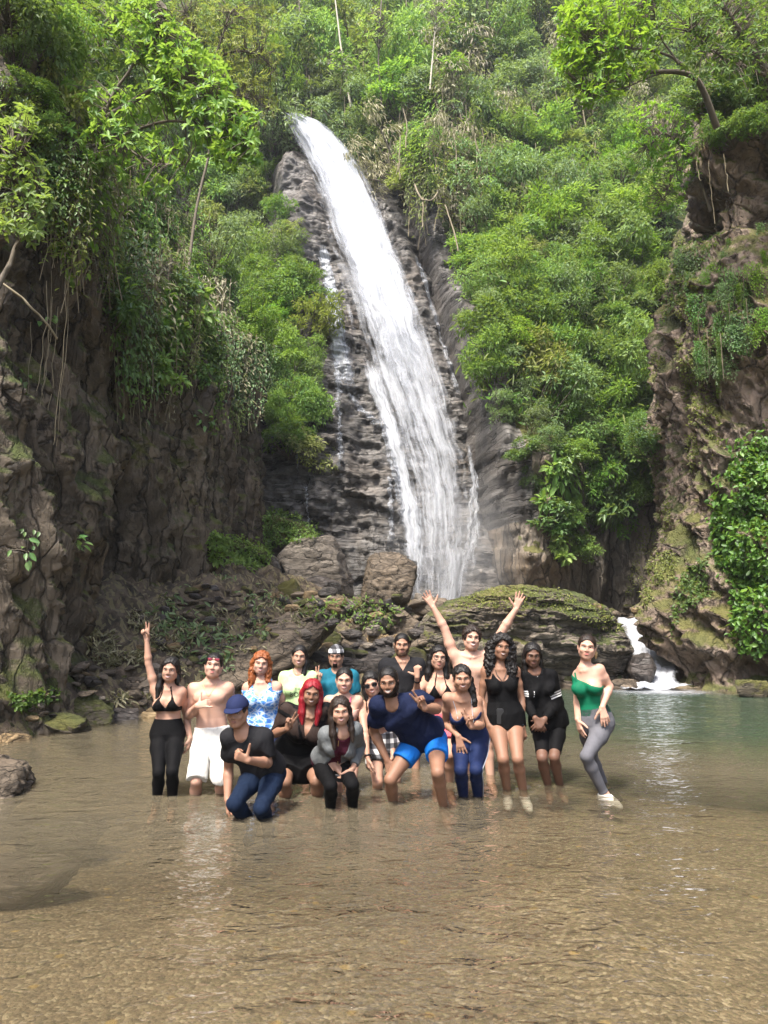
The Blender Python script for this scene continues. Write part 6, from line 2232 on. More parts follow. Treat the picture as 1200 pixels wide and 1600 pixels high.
def bottom(pe, name, mat, waist=0.30, length=(1.9, 1.9), off=0.005, loose=0.0, label=None, fold=0.0, k=0.03, join=0.010):
    """trousers, leggings or shorts; length: how far down each leg (1 knee, 2 ankle)"""
    T = pe.T
    lo, hi = bounds(pe.tor[:1] + pe.tor[-2:] + pe.legs[0] + pe.legs[1], 0.08)
    hi[2] = min(hi[2], max(T.at(waist + 0.1, 0, 0)[2], T.at(0, 0, 0)[2]) + 0.22)
    g = Grid(lo, hi)
    xyz = (g.ax[0][:, None, None], g.ax[1][None, :, None], g.ax[2][None, None, :])
    F = evaluate(g, pe.tor[:1] + pe.tor[-2:]) - off
    t, u, v = T.tuv(*xyz)
    F = np.maximum(F, (t - waist) * T.L)
    out = None
    for i in (0, 1):
        j = pe.legj[i]
        A = evaluate(g, pe.legs[i]) - off
        if loose:
            rr = pe.legs[i][0].ra
            kn = j[1]; e = j[2]
            pr = [Cone(j[0], j[0] + (kn - j[0]) * 0.98, rr * (1.0 + 0.12 * loose), rr * (1.02 + 0.16 * loose), 0.03)]
            if length[i] > 1: pr.append(Cone(kn, kn + (e - kn) * (length[i] - 0.9), rr * (0.92 + 0.16 * loose), rr * (0.85 + 0.16 * loose), 0.04))
            A = smin(A, evaluate(g, pr), 0.03)
        sa = arm_s(j, *xyz)
        A = np.maximum(A, (sa - length[i]) * seg_L(j))
        out = A if out is None else smin(out, A, join)
    F = smin(F, out, k)
    near = evaluate(g, [Cone(T.at(-0.1, 0, 0), T.at(1, 0, 0), 0.13, 0.13)])
    F = np.maximum(F, np.where((near < 0) & (t > waist), (t - waist) * T.L, -1))
    V, Q = surface(g, F)
    return piece(pe, name, V, Q, mat, label, fold)


def cup_top(pe, name, mat, label=None, size=1.0, under=0.545):
    """a two triangle bikini top with neck and back straps"""
    T = pe.T; s = pe.s
    lo, hi = bounds(pe.tor, 0.04)
    g = Grid(lo, hi)
    xyz = (g.ax[0][:, None, None], g.ax[1][None, :, None], g.ax[2][None, None, :])
    F0 = evaluate(g, pe.tor)
    t, u, v = T.tuv(*xyz)
    L = T.L
    tz = (t - 0.645) * L
    au = np.abs(u) - 0.070 * s
    c = np.maximum(np.abs(au) - 0.066 * s * size * np.clip((0.075 * s - tz) / (0.12 * s), 0, 1.05), np.maximum(tz - 0.075 * s, -0.062 * s - tz))
    c = np.where(v > -0.01, c, 0.1)
    band = np.abs(t - 0.555) * L - 0.011 * s
    # straps running to the neck
    f = np.clip((t - 0.70) / 0.30, 0, 1)
    st = np.abs(np.abs(u) - (0.068 * (1 - f) + 0.038 * f) * s) - 0.0065 * s
    st = np.maximum(st, 0.66 - t)
    st = np.where(v > -0.03, st, 0.1)
    F = np.maximum(F0 - 0.007, np.minimum(c, np.minimum(band, st)))
    V, Q = surface(g, F)
    return piece(pe, name, V, Q, mat, label)


def strap_lines(pe, name, pts_list, mat, r=0.006):
    paths = [(smooth_path(p, 12), np.full(12, r)) for p in pts_list]
    return tube_part(pe, name, paths, mat, 5)


def foot_cover(pe, i, mat, name='shoe'):
    pr = pe.legs[i][4:]
    an = pe.legj[i][2]
    lo, hi = bounds(pr, 0.03)
    g = Grid(lo, hi)
    F = evaluate(g, pr) - 0.008
    F = np.maximum(F, g.ax[2][None, None, :] - an[2] - 0.0)
    V, Q = surface(g, F)
    return piece(pe, name, V, Q, mat)
# ------------------------------------------------------------ the eighteen people
def lock(side, x0=0.06, f0=-0.01, ln=0.24, r=0.026, front=0.04, out=0.02):
    """a lock from the temple down over the shoulder; side -1 is the viewer's left"""
    return [(side * x0 * 0.7, f0, 0.07, r * 0.9), (side * (x0 + 0.018), f0, 0.0, r), (side * (x0 + 0.022), f0 + front * 0.3, -0.07, r),
            (side * (x0 + 0.018 + out * 0.5), f0 + front * 0.8, -0.07 - (ln - 0.07) * 0.5, r * 1.05), (side * (x0 + 0.01 + out), f0 + front + 0.02, -ln, r * 0.55)]


def back_mass(ln=0.22, w=0.05, r=0.045):
    return [[(0, -0.06, 0.03, r * 1.1), (0, -0.085, -0.08, r * 1.15), (0, -0.075, -ln, r * 0.8)], [(-w, -0.05, 0.0, r * 0.9), (-w * 1.2, -0.065, -ln, r * 0.7)], [(w, -0.05, 0.0, r * 0.9), (w * 1.2, -0.065, -ln, r * 0.7)]]


def necklace(pe, drop=0.16, mat=None, name='necklace'):
    T = pe.T; pts = []
    for a in np.linspace(-1, 1, 13):
        u = 0.062 * pe.s * a; t = 0.965 - drop * (1 - abs(a) ** 1.3)
        ra, rb = T.rad(t)
        p = T.at(t, u, rb * 0.6 + 0.10)
        pts.append(body_hit(pe, p, -T.f, 0.003))
    return tube_part(pe, name, [(np.array(pts), np.full(13, 0.002))], mat or GOLD, 4)


def body_tree(pe):
    if not hasattr(pe, 'full'):
        o = [c for c in pe.root.children if c.name.startswith('body')][0]
        vs = [v.co + Vector(pe.base) for v in o.data.vertices]
        pe.full = BVHTree.FromPolygons(vs, [tuple(p.vertices) for p in o.data.polygons])
    return pe.full


def body_hit(pe, p, d, out=0.0):
    loc, nor, _, _ = body_tree(pe).ray_cast(Vector(p), Vector(d), 0.6)
    return (np.array(loc) + np.array(nor) * out) if loc else np.asarray(p)


def band(pe, i, at, r, mat, name='wristband', h=0.008):
    q, e, w, tp = pe.armj[i]
    c = e + (w - e) * at; ax = unit_(w - e); a = unit_(np.cross(ax, [0.2, 1, 0.1])); b = np.cross(ax, a)
    an = np.linspace(0, 2 * math.pi, 15)
    pts = c + (np.cos(an)[:, None] * a + np.sin(an)[:, None] * b) * r
    return tube_part(pe, name, [(pts, np.full(15, h))], mat, 5)


# 1 --- woman with the raised arm
p = make_person('woman in a black bikini top and black leggings raising one arm in a peace sign', 7.15, 1.60, 'f', 'light', (264, 1074), (262, 1147), (243, 1079), (284, 1078),
                ((232, 1037, 0), (229.5, 1000, 0), (226, 974)), ((291, 1119, 1), (297, 1153, -1), (294, 1176)), ((248, 1207, -1), (244, 1264, 1)), ((269, 1206, -1), (269, 1262, 1)),
                (266, 1047, 4, -2, 4), hands=('peace', 'relaxed'), palms=('cam', 'in'), bust=1.05)
cup_top(p, 'bikini_top', CL['black'], size=1.15)
bottom(p, 'leggings', CL['black'], 0.34, (1.75, 1.75))
hair(p, HAIR['black'], 0.013, [lock(-1, ln=0.27, r=0.03, front=0.05), lock(1, ln=0.12, r=0.022, front=0.0)] + back_mass(0.18), part=0.01)
face_parts(p, squint=0.1)
# 2 --- shirtless man
p = make_person('shirtless man in off white board shorts with red sunglasses on his head', 7.25, 1.74, 'm', 'fair', (330, 1064), (331, 1153), (301, 1074), (357, 1073),
                ((294, 1119, (0.03,)), (308, 1103, (-0.27,)), (328, 1098, -0.03)), ((366, 1112, 1), (369, 1148, 0), (368, 1168)), ((307, 1220, -1), (301, 1274, 1)), ((345, 1217, -1), (344, 1270, 1)),
                (334, 1041, 6, -10, 5), hands=('shaka', 'relaxed'), palms=((0.2, 0.9, -0.3), 'in'), w=0.97)
bottom(p, 'board_shorts', CL['white'], 0.20, (1.0, 1.0), 0.010, 0.3, fold=0.006)
hair(p, HAIR['black'], 0.007, [], noise=0.003, low=0.0)
face_parts(p, squint=0.4, mouth='closed')
glasses(p, FRAME, REDLENS, 0.066, 0.006, (0.024, 0.014))
necklace(p, 0.22)
# 3 --- kneeling man
p = make_person('man in a navy cap, black tshirt and jeans kneeling low with a thumb up', 6.28, 1.74, 'm', 'tan', (378, 1143), (414, 1205), (356, 1150), (412, 1150),
                ((357, 1200, 1), (355.5, 1250, -1), (356, 1274)), ((418, 1192, (-0.02,)), (388, 1188, (-0.26,)), (372, 1181, -0.02)), ((366, 1256, -1), (396, 1290, 1)), ((408, 1262, -1), (420, 1292, 1)),
                (371, 1113, -10, 2, -3), lean=0.20, hands=('relaxed', 'thumb'), palms=('in', (0.3, 0.9, 0.0)), w=0.92)
top(p, 'tshirt', CL['charcoal'], -0.05, ('crew', 0.0), (0.62, 0.78), 0.008, 0.7)
bottom(p, 'jeans', CL['jeans'], 0.16, (2.0, 2.0), 0.006, 0.0, fold=0.005)
hair(p, HAIR['black'], 0.003, [], noise=0.002, low=-0.01)
face_parts(p, squint=0.25, mouth='closed')


def cap_hat(pe, mat, brim=True, name='cap', z0=0.028, grow=0.013, matb=None, tilt=0.0):
    k, hp = pe.k, pe.hp
    A = (pe.hx, pe.hf, pe.hz)
    pr = [Ell(hp(0, -0.012, 0.040), A, np.array((0.078, 0.098, 0.086)) * k + grow, 0.01)]
    lo, hi = bounds(pr, 0.12)
    g = Grid(lo, hi, 0.006)
    F = evaluate(g, pr)
    X, Y_, Z = g.ax[0][:, None, None] - pe.C[0], g.ax[1][None, :, None] - pe.C[1], g.ax[2][None, None, :] - pe.C[2]
    f = (X * pe.hf[0] + Y_ * pe.hf[1] + Z * pe.hf[2]) / k
    z = (X * pe.hz[0] + Y_ * pe.hz[1] + Z * pe.hz[2]) / k
    x = (X * pe.hx[0] + Y_ * pe.hx[1] + Z * pe.hx[2]) / k
    F = np.maximum(F, (z0 + 0.15 * np.clip(f, -0.1, 0.1) * 0.4 - z) * k)
    V, Q = surface(g, F)
    o = piece(pe, name, V, Q, mat)
    if brim:
        rr = np.sqrt((x / 0.076) ** 2 + ((f - 0.075) / 0.085) ** 2) - 1
        zz = z - (z0 + 0.012 - 0.25 * np.maximum(0, f - 0.08) - 1.6 * x ** 2)
        Fb = np.maximum(np.maximum(rr * 0.075, np.abs(zz) - 0.0045), 0.055 - f) * k
        V, Q = surface(g, Fb.astype(np.float32))
        b = link('brim', mesh('brim', V - pe.base, Q), matb or mat, o)
    return o


cap_hat(p, CL['capnavy'], z0=0.042)
# 4 --- ginger woman
p = make_person('woman with long curly ginger hair in a blue and white patterned tank top', 7.9, 1.66, 'f', 'fair', (409, 1061), (408, 1150), (386, 1072), (434, 1071),
                ((377, 1112, 1), (384, 1148, -1), (390, 1168)), ((444, 1112, 1), (438, 1148, -1), (432, 1166)), ((392, 1205, -1), (392, 1252, 1)), ((424, 1205, -1), (424, 1252, 1)),
                (408, 1037, 8, -2, 6), w=1.28, bust=1.35)
top(p, 'tank_top', CL['tiedye'], 0.10, ('scoop', 0.30), (None, None), 0.008, 0.2, (0.105, 0.80))
bottom(p, 'leggings', CL['navy'], 0.26, (1.2, 1.2))
hair(p, HAIR['ginger'], 0.016, [lock(-1, ln=0.27, r=0.034, front=0.05, out=0.0), lock(1, ln=0.28, r=0.036, front=0.05, out=0.02)] + back_mass(0.2), noise=0.011, nfreq=(38, 38, 26))
face_parts(p, squint=0.35, brow='ginger')
# 5 --- green tshirt woman
p = make_person('smiling woman in a pale green tshirt printed with black letters', 8.3, 1.66, 'f', 'light', (467, 1049), (466, 1130), (444, 1056), (488, 1056),
                ((437, 1098, 0), (444, 1132, -1), (450, 1150)), ((494, 1092, 1), (497, 1066, -1), (500, 1046)), ((455, 1180, 0), (455, 1226, 0)), ((478, 1180, 0), (478, 1226, 0)),
                (468, 1026, 3, -2, 3), hands=('relaxed', 'peace'), palms=('in', 'cam'))
shirt5 = top(p, 'tshirt', CL['lime'], -0.05, ('crew', 0.01), (0.6, 0.6), 0.009, 0.7)
bottom(p, 'shorts', CL['black'], 0.1, (0.6, 0.6), 0.007, 0.5)
hair(p, HAIR['black'], 0.008, [lock(1, x0=0.055, ln=0.30, r=0.030, front=0.05, out=-0.03)], noise=0.003)
face_parts(p)


def print_text(pe, cloth, lines, mat):
    """letters that lie on the cloth: (text, across, t along the trunk, height)"""
    vs = [v.co + Vector(pe.base) for v in cloth.data.vertices]
    bt = BVHTree.FromPolygons(vs, [tuple(q.vertices) for q in cloth.data.polygons])
    T = pe.T
    for txt, u0, t0, hgt in lines:
        cu = bpy.data.curves.new('lettering', 'FONT')
        cu.body = txt; cu.size = hgt; cu.align_x = 'CENTER'; cu.resolution_u = 2
        tmp = bpy.data.objects.new('lettering_source', cu)
        COL.objects.link(tmp)
        bpy.context.view_layer.update()
        me = bpy.data.meshes.new_from_object(tmp.evaluated_get(bpy.context.evaluated_depsgraph_get()))
        bpy.data.objects.remove(tmp)
        ra, rb = T.rad(t0)
        for v in me.vertices:
            q = T.at(t0 + v.co.y / T.L, u0 + v.co.x, 0.35)
            loc, nor, _, _ = bt.ray_cast(Vector(q), Vector(-T.f), 0.6)
            q = (np.array(loc) + T.f * 0.004) if loc else T.at(t0 + v.co.y / T.L, u0 + v.co.x, rb + 0.02)
            v.co = Vector(q - pe.base)
        me.materials.clear()
        link('lettering', me, mat, pe.root)


print_text(p, shirt5, [('THE', 0.0, 0.66, 0.036), ('BOSS', 0.0, 0.53, 0.072)], PLASTIC)
# 6 --- red haired woman
p = make_person('woman with bright dyed red hair in a black dress making a peace sign', 7.0, 1.64, 'f', 'brown', (486, 1110), (465, 1180), (447, 1107), (512, 1104),
                ((430, 1146, (-0.02,)), (449, 1139, (-0.25,)), (459, 1113, -0.03)), ((524, 1144, 1), (526, 1180, -1), (522, 1200)), ((446, 1222, -1), (444, 1276, 1)), ((494, 1220, -1), (498, 1272, 1)),
                (487, 1083, 6, 4, 5), lean=0.20, hands=('peace', 'relaxed'), palms=('cam', 'in'), w=1.32, bust=1.45)
top(p, 'dress', CL['black'], -0.10, ('v', 0.42), (0.15, 0.15), 0.009, 0.4, fold=0.003)
top(p, 'mesh_cover', CL['sheer'], 0.62, ('v', 0.34), (0.95, 0.95), 0.011, 0.0, fold=0.001)
bottom(p, 'dress_skirt', CL['black'], 0.12, (0.72, 0.72), 0.014, 1.0, k=0.06, fold=0.004, join=0.16)
hair(p, HAIR['red'], 0.014, [lock(-1, ln=0.29, r=0.032, front=0.06, out=-0.01), lock(1, ln=0.27, r=0.030, front=0.06, out=0.0)] + back_mass(0.16), noise=0.004, part=0.0)
face_parts(p)
# 7 --- teal man
p = make_person('man in a teal tshirt and a black and white bandana standing behind the others', 8.5, 1.72, 'm', 'tan', (527, 1047), (527, 1132), (503, 1055), (551, 1055),
                ((499, 1096, 0), (504, 1130, -1), (508, 1148)), ((557, 1096, 0), (552, 1130, -1), (548, 1148)), ((517, 1180, 0), (517, 1226, 0)), ((538, 1180, 0), (538, 1226, 0)),
                (525, 1026, -4, 0, 0))
top(p, 'tshirt', CL['teal'], -0.06, ('crew', 0.0), (0.66, 0.66), 0.009, 0.7)
bottom(p, 'shorts', CL['black'], 0.1, (0.8, 0.8), 0.008, 1.0)
hair(p, HAIR['black'], 0.004, [], noise=0.002)
cap_hat(p, plaid_material(), False, 'bandana', 0.038, 0.010)
beard(p, HAIR['beard'], 0.003, goatee=True)
face_parts(p, mouth='closed')
# 8 --- pink straps
p = make_person('woman with tied back dark hair in a beige top with pink straps', 7.35, 1.64, 'f', 'fair', (536, 1087), (537, 1166), (513, 1092), (560, 1092),
                ((508, 1136, 1), (512, 1172, -1), (514, 1190)), ((563, 1134, 1), (558, 1170, -1), (557, 1192)), ((526, 1222, -1), (526, 1272, 1)), ((548, 1222, -1), (548, 1272, 1)),
                (538, 1063, 2, 0, 0), bust=1.1, w=1.05)
top(p, 'swimsuit', CL['beige'], -0.1, ('scoop', 0.34), (None, None), 0.006, 0, (0.070, 0.74), fold=0.0)
for sg in (-1, 1): strap_lines(p, 'pink_strap', [[body_hit(p, p.T.at(t, sg * u * p.s, 0.3), -p.T.f, 0.008) for t, u in ((0.97, 0.075), (0.90, 0.072), (0.80, 0.068), (0.72, 0.064))]], CL['pink'], 0.006)
hair(p, HAIR['black'], 0.007, [[(0, -0.09, 0.03, 0.04), (0, -0.10, -0.05, 0.03)]], noise=0.002, part=0.0)
face_parts(p)
# 9 --- jacket woman
p = make_person('crouching woman in a grey jacket over a burgundy top with a small black bag', 6.45, 1.60, 'f', 'light', (536, 1140), (517, 1190), (510, 1146), (556, 1138),
                ((507, 1174, 1), (528, 1203, -1), (541, 1217, -0.02)), ((563, 1165, 1), (552, 1200, -1), (540, 1214, 0.0)), ((517, 1228, -1), (516, 1276, 1)), ((551, 1226, -1), (551, 1272, 1)),
                (532, 1111, 6, 2, -4), lean=0.30, hands=('flat', 'relaxed'), palms=('down', 'in'), w=1.02)
top(p, 'burgundy_top', CL['wine'], -0.05, ('crew', 0.06), (None, None), 0.007, 0.2, fold=0.004)
top(p, 'jacket', CL['silver'], 0.05, ('none', 0.0), (1.85, 1.85), 0.012, 0.2, k=0.06, fold=0.004,
    region=lambda t, u, v, xyz: np.where(v > 0.0, (0.052 + 0.02 * np.sin(t * 9)) * 1.0 - np.abs(u), -0.1))
bottom(p, 'leggings', CL['black'], 0.30, (2.0, 2.0))
hair(p, HAIR['brown'], 0.012, [lock(-1, ln=0.30, r=0.030, front=0.06, out=0.0), lock(1, ln=0.26, r=0.024, front=0.05, out=0.02)] + back_mass(0.16), noise=0.004, part=-0.012)
face_parts(p, squint=0.2)
bag_o = p.T.at(0.22, 0.05, 0.22)
v_, f_ = rock_shape(5, (0.055, 0.022, 0.042), 8, 0.0, 0, 3, 0, 0.4)
link('bag', mesh('bag', v_ + bag_o - p.base, f_), PLASTIC, p.root)
strap_lines(p, 'bag_chain', [[body_hit(p, p.T.at(t, u, 0.35), -p.T.f, 0.012) for t, u in ((0.92, -0.04), (0.75, -0.03), (0.55, -0.01), (0.35, 0.02))] + [bag_o + np.array([0, 0, 0.04])]], GOLD, 0.003)
# 10 --- sunglasses woman
p = make_person('woman in dark sunglasses and black and white plaid shorts with head tilted', 7.4, 1.64, 'f', 'light', (579, 1096), (597, 1168), (562, 1101), (601, 1104),
                ((570, 1143, -1), (574.5, 1183, -1), (577, 1206)), ((611, 1146, 1), (614, 1180, -1), (612, 1200)), ((590, 1222, -1), (588, 1276, 1)), ((618, 1218, 0), (626, 1270, 1)),
                (581, 1069, -4, 2, -14), lean=0.10)
cup_top(p, 'black_top', CL['black'], size=1.2)
bottom(p, 'plaid_shorts', CL['plaid'], 0.34, (0.50, 0.50), 0.010, 1.0, fold=0.004)
hair(p, HAIR['black'], 0.012, [lock(-1, ln=0.33, r=0.030, front=0.04, out=-0.01), lock(1, ln=0.14, r=0.02, front=0.02)] + back_mass(0.18), noise=0.004)
face_parts(p, eyes=False)
glasses(p, FRAME, LENS, 0.010, 0.002, (0.031, 0.020))
band(p, 0, 0.95, 0.030, FRAME)
# 11 --- v neck man
p = make_person('man in a dark grey v neck tshirt standing at the back', 8.3, 1.78, 'm', 'tan', (629, 1029), (629, 1116), (602, 1037), (655, 1037),
                ((597, 1078, 0), (602, 1110, -1), (606, 1128)), ((659, 1078, 0), (655, 1110, -1), (652, 1128)), ((618, 1168, 0), (618, 1214, 0)), ((648, 1168, 0), (650, 1214, 0)),
                (628, 1008, 0, 0, 0), w=1.05)
top(p, 'tshirt', CL['charcoal'], -0.06, ('v', 0.22), (0.66, 0.66), 0.009, 0.7)
bottom(p, 'shorts', CL['black'], 0.1, (0.7, 0.7), 0.008, 1.0)
hair(p, HAIR['black'], 0.005, [], noise=0.002)
beard(p, HAIR['stubble'], 0.001, top=-0.05)
face_parts(p, mouth='closed', squint=0.1)
# 12 --- navy tee man
p = make_person('bearded man in a navy tshirt and bright blue shorts bending over his knee', 6.55, 1.78, 'm', 'brown', (612, 1096), (664, 1152), (588, 1100), (655, 1091),
                ((584, 1143, 1), (605, 1188, -1), (611, 1211, -0.03)), ((682, 1108, (0.0,)), (664, 1107, (-0.24,)), (651, 1084, -0.02)), ((610, 1218, -1), (616, 1268, 1)), ((684, 1207, -1), (694, 1266, 1)),
                (607, 1066, -6, 4, -4), lean=0.25, hands=('grip', 'peace'), palms=((0.4, 0.6, -0.6), 'cam'), w=0.98)
top(p, 'tshirt', CL['navy'], -0.02, ('crew', 0.0), (0.66, 0.66), 0.009, 0.6, fold=0.005)
bottom(p, 'swim_shorts', CL['royal'], 0.16, (0.55, 0.55), 0.010, 0.35, fold=0.003)
hair(p, HAIR['black'], 0.005, [], noise=0.002)
beard(p, HAIR['beard'], 0.003, top=-0.05)
face_parts(p, mouth='open', squint=0.35)
# 13 --- glasses woman
p = make_person('woman with glasses and long dark hair in a black bikini top giving a thumbs up', 7.7, 1.64, 'f', 'light', (687, 1053), (688, 1130), (666, 1060), (709, 1060),
                ((651, 1084, -1), (652, 1058, -1), (651, 1032, 0.0)), ((716, 1100, 1), (712, 1132, -1), (708, 1150)), ((680, 1180, -1), (682, 1232, 1)), ((702, 1180, -1), (703, 1236, 1)),
                (685, 1028, 4, -4, 6), hands=('thumb', 'relaxed'), palms=((0.6, 0.7, 0), 'in'), w=1.12, bust=1.35)
cup_top(p, 'bikini_top', CL['black'], size=1.1)
bottom(p, 'striped_shorts', CL['coral'], 0.22, (0.62, 0.62), 0.008, 0.8, fold=0.004)
hair(p, HAIR['black'], 0.013, [lock(-1, ln=0.26, r=0.034, front=0.02, out=0.03), lock(1, ln=0.30, r=0.036, front=0.03, out=0.03)] + back_mass(0.22), noise=0.004)
face_parts(p, mouth='closed', squint=0.3)
glasses(p, FRAME, None, 0.010, 0.0, (0.024, 0.019), 'glasses')
band(p, 0, 0.8, 0.030, CL['black'], 'wristband')
# 14 --- arms up
p = make_person('shirtless man with curly dark hair raising both arms wide', 8.0, 1.82, 'm', 'fair', (736, 1022), (739, 1112), (709, 1025), (763, 1024),
                ((695, 983, 0), (677, 949, 0), (664, 926)), ((787, 982, 0), (806, 952, 0), (814, 927)), ((727, 1166, 0), (727, 1222, 0)), ((762, 1164, 0), (767, 1220, 0)),
                (737, 998, 4, -6, 4), hands=('open', 'open'), palms=('cam', 'cam'), w=1.04)
bottom(p, 'swim_shorts', CL['black'], 0.1, (0.7, 0.7), 0.009, 1.0)
hair(p, HAIR['brown'], 0.018, [], noise=0.012, nfreq=(45, 45, 45))
face_parts(p, mouth='open', squint=0.2, browr=0.003)
# 15 --- jumpsuit woman
p = make_person('woman in a deep blue jumpsuit with thin straps leaning on her thigh', 6.85, 1.64, 'f', 'tan', (722, 1086), (735, 1155), (698, 1088), (745, 1093),
                ((696, 1130, 1), (716, 1150, -1), (721, 1174, -0.01)), ((752, 1133, (-0.02,)), (737, 1136, (-0.24,)), (729, 1111, -0.02)), ((720, 1203, -1), (725, 1252, 1)), ((744, 1203, -1), (747, 1250, 1)),
                (722, 1060, -2, 2, -3), lean=0.22, hands=('open', 'peace'), palms=((0.2, 0.8, -0.4), 'cam'), bust=1.15, w=1.03)
top(p, 'jumpsuit_top', CL['suit'], -0.05, ('band', 0.72), (None, None), 0.006, 0.0, fold=0.0, upper=lambda t, u, v, L: np.where(v > 0, (t - 0.70) * L - 0.02 * np.cos(u * 40), (t - 0.6) * L))
bottom(p, 'jumpsuit_legs', CL['suit'], 0.2, (2.0, 2.0), 0.007)
for sg in (-1, 1): strap_lines(p, 'strap', [[body_hit(p, p.T.at(t, sg * u * p.s, 0.3), -p.T.f, 0.004) for t, u in ((0.97, 0.085), (0.90, 0.08), (0.80, 0.074), (0.70, 0.07))]], CL['piping'], 0.0035)
j = p.legj[1]
strap_lines(p, 'side_piping', [[np.array(q) for q in (j[0] + [0.095, -0.02, 0.03], j[0] * 0.55 + j[1] * 0.45 + [0.083, -0.035, 0], j[1] + [0.052, -0.035, 0], j[1] * 0.5 + j[2] * 0.5 + [0.052, -0.025, 0], j[2] + [0.042, -0.02, 0])]], CL['piping'], 0.0045)
for i in (0, 1): foot_cover(p, i, DARKSHOE)
hair(p, HAIR['black'], 0.008, [[(0.03, -0.07, 0.04, 0.05), (0.07, -0.07, -0.04, 0.036), (0.085, -0.03, -0.12, 0.032), (0.095, 0.0, -0.22, 0.028), (0.10, 0.0, -0.33, 0.016)]], noise=0.008, nfreq=(45, 45, 30))
face_parts(p, squint=0.2)
# 16 --- black tank woman
p = make_person('tall woman with long curly black hair in a loose black tank top', 7.35, 1.72, 'f', 'brown', (781, 1041), (789, 1125), (758, 1046), (806, 1046),
                ((752, 1092, (0.02,)), (764, 1134, (-0.12,)), (772, 1157, -0.02)), ((815, 1092, (0.02,)), (816, 1135, (-0.10,)), (819, 1162, -0.02)), ((786, 1186, -1), (793, 1240, 1)), ((809, 1186, -1), (819, 1243, 1)),
                (783, 1012, 6, -4, 6), hands=('relaxed', 'relaxed'), palms=((0.3, 0.9, 0), (-0.3, 0.9, 0)))
top(p, 'tank_top', CL['black'], -0.13, ('scoop', 0.27), (None, None), 0.008, 0.55, (0.078, 0.78), fold=0.004)
bottom(p, 'denim_shorts', CL['denim'], 0.05, (0.18, 0.18), 0.008, 0.5)
hair(p, HAIR['black'], 0.024, [lock(-1, ln=0.26, r=0.045, front=0.0, out=0.03), lock(1, ln=0.30, r=0.055, front=0.02, out=0.05), lock(1, x0=0.08, ln=0.36, r=0.045, front=0.04, out=0.03)] + back_mass(0.24, 0.08, 0.06),
     noise=0.016, nfreq=(42, 42, 32))
face_parts(p, squint=0.15)
for sg in (-1, 1): strap_lines(p, 'lanyard', [[body_hit(p, p.T.at(t, u, 0.35), -p.T.f, 0.011) for t, u in ((0.95, sg * 0.05), (0.85, sg * 0.04 - 0.005), (0.70, -0.01), (0.45, -0.02), (0.16, -0.035))]], PLASTIC, 0.003)
po = body_hit(p, p.T.at(0.10, -0.055, 0.35), -p.T.f, 0.03)
v_, f_ = rock_shape(9, (0.036, 0.008, 0.075), 6, 0.0, 0, 3, 0, 1.0)
v_ = np.array(ICO[4][0]); v_ = np.sign(v_) * np.abs(v_) ** 0.25 * np.array([0.034, 0.008, 0.072])
link('phone_pouch', mesh('phone_pouch', v_ + po - p.base, ICO[4][1]), PLASTIC, p.root)
for i in (0, 1): foot_cover(p, i, SHOE, 'water_shoe')
# 17 --- track jacket woman
p = make_person('woman in a black sports jacket with three white sleeve stripes and black shorts', 7.5, 1.66, 'f', 'dark', (835, 1047), (858, 1130), (818, 1054), (860, 1054),
                ((821, 1095, (0.0,)), (836, 1122, (-0.23,)), (845, 1137, -0.02)), ((872, 1096, (0.0,)), (851, 1124, (-0.22,)), (840, 1135, -0.03)), ((847, 1184, -1), (858, 1234, 1)), ((866, 1183, -1), (876, 1233, 1)),
                (832, 1024, -3, 5, 0), lean=0.06, hands=('relaxed', 'relaxed'), palms=((0.3, 0.6, -0.5), (-0.3, 0.6, -0.5)))
jk = top(p, 'jacket', CL['black'], -0.08, ('v', 0.10), (1.93, 1.93), 0.011, 0.6, fold=0.005)
bottom(p, 'shorts', CL['black'], 0.15, (0.86, 0.86), 0.006)
for i in (0, 1):
    q, e, w_, tp = p.armj[i]
    ax = unit_(e - q); a_ = unit_(np.cross(ax, [0.1, 1, 0.0])); b_ = np.cross(ax, a_)
    an = np.linspace(0, 2 * math.pi, 19)
    vs = [v.co + Vector(p.base) for v in jk.data.vertices]
    bt = BVHTree.FromPolygons(vs, [tuple(pl.vertices) for pl in jk.data.polygons])
    for c0 in (0.56, 0.65, 0.74):
        VV = []
        for cc in (c0, c0 + 0.055):
            c = q + (e - q) * cc
            for t_ in an:
                d = np.cos(t_) * a_ + np.sin(t_) * b_
                loc, nor, _, _ = bt.ray_cast(Vector(c + d * 0.16), Vector(-d), 0.16)
                VV.append((np.array(loc) + d * 0.003) if loc else c + d * 0.06)
        i_ = np.arange(18)
        link('sleeve_stripe', mesh('sleeve_stripe', np.array(VV) - p.base, np.stack([i_, i_ + 1, i_ + 20, i_ + 19], 1)), CL['stripe'], p.root)
zp = [body_hit(p, p.T.at(t, 0.0, 0.35), -p.T.f, 0.016) for t in (0.92, 0.85, 0.78)]
strap_lines(p, 'zip', [zp], CL['stripe'], 0.0022)
hair(p, HAIR['black'], 0.010, [lock(-1, ln=0.30, r=0.024, front=0.05, out=-0.01), lock(1, ln=0.14, r=0.022, front=0.0)] + back_mass(0.16), noise=0.004)
face_parts(p, mouth='closed', squint=0.3)
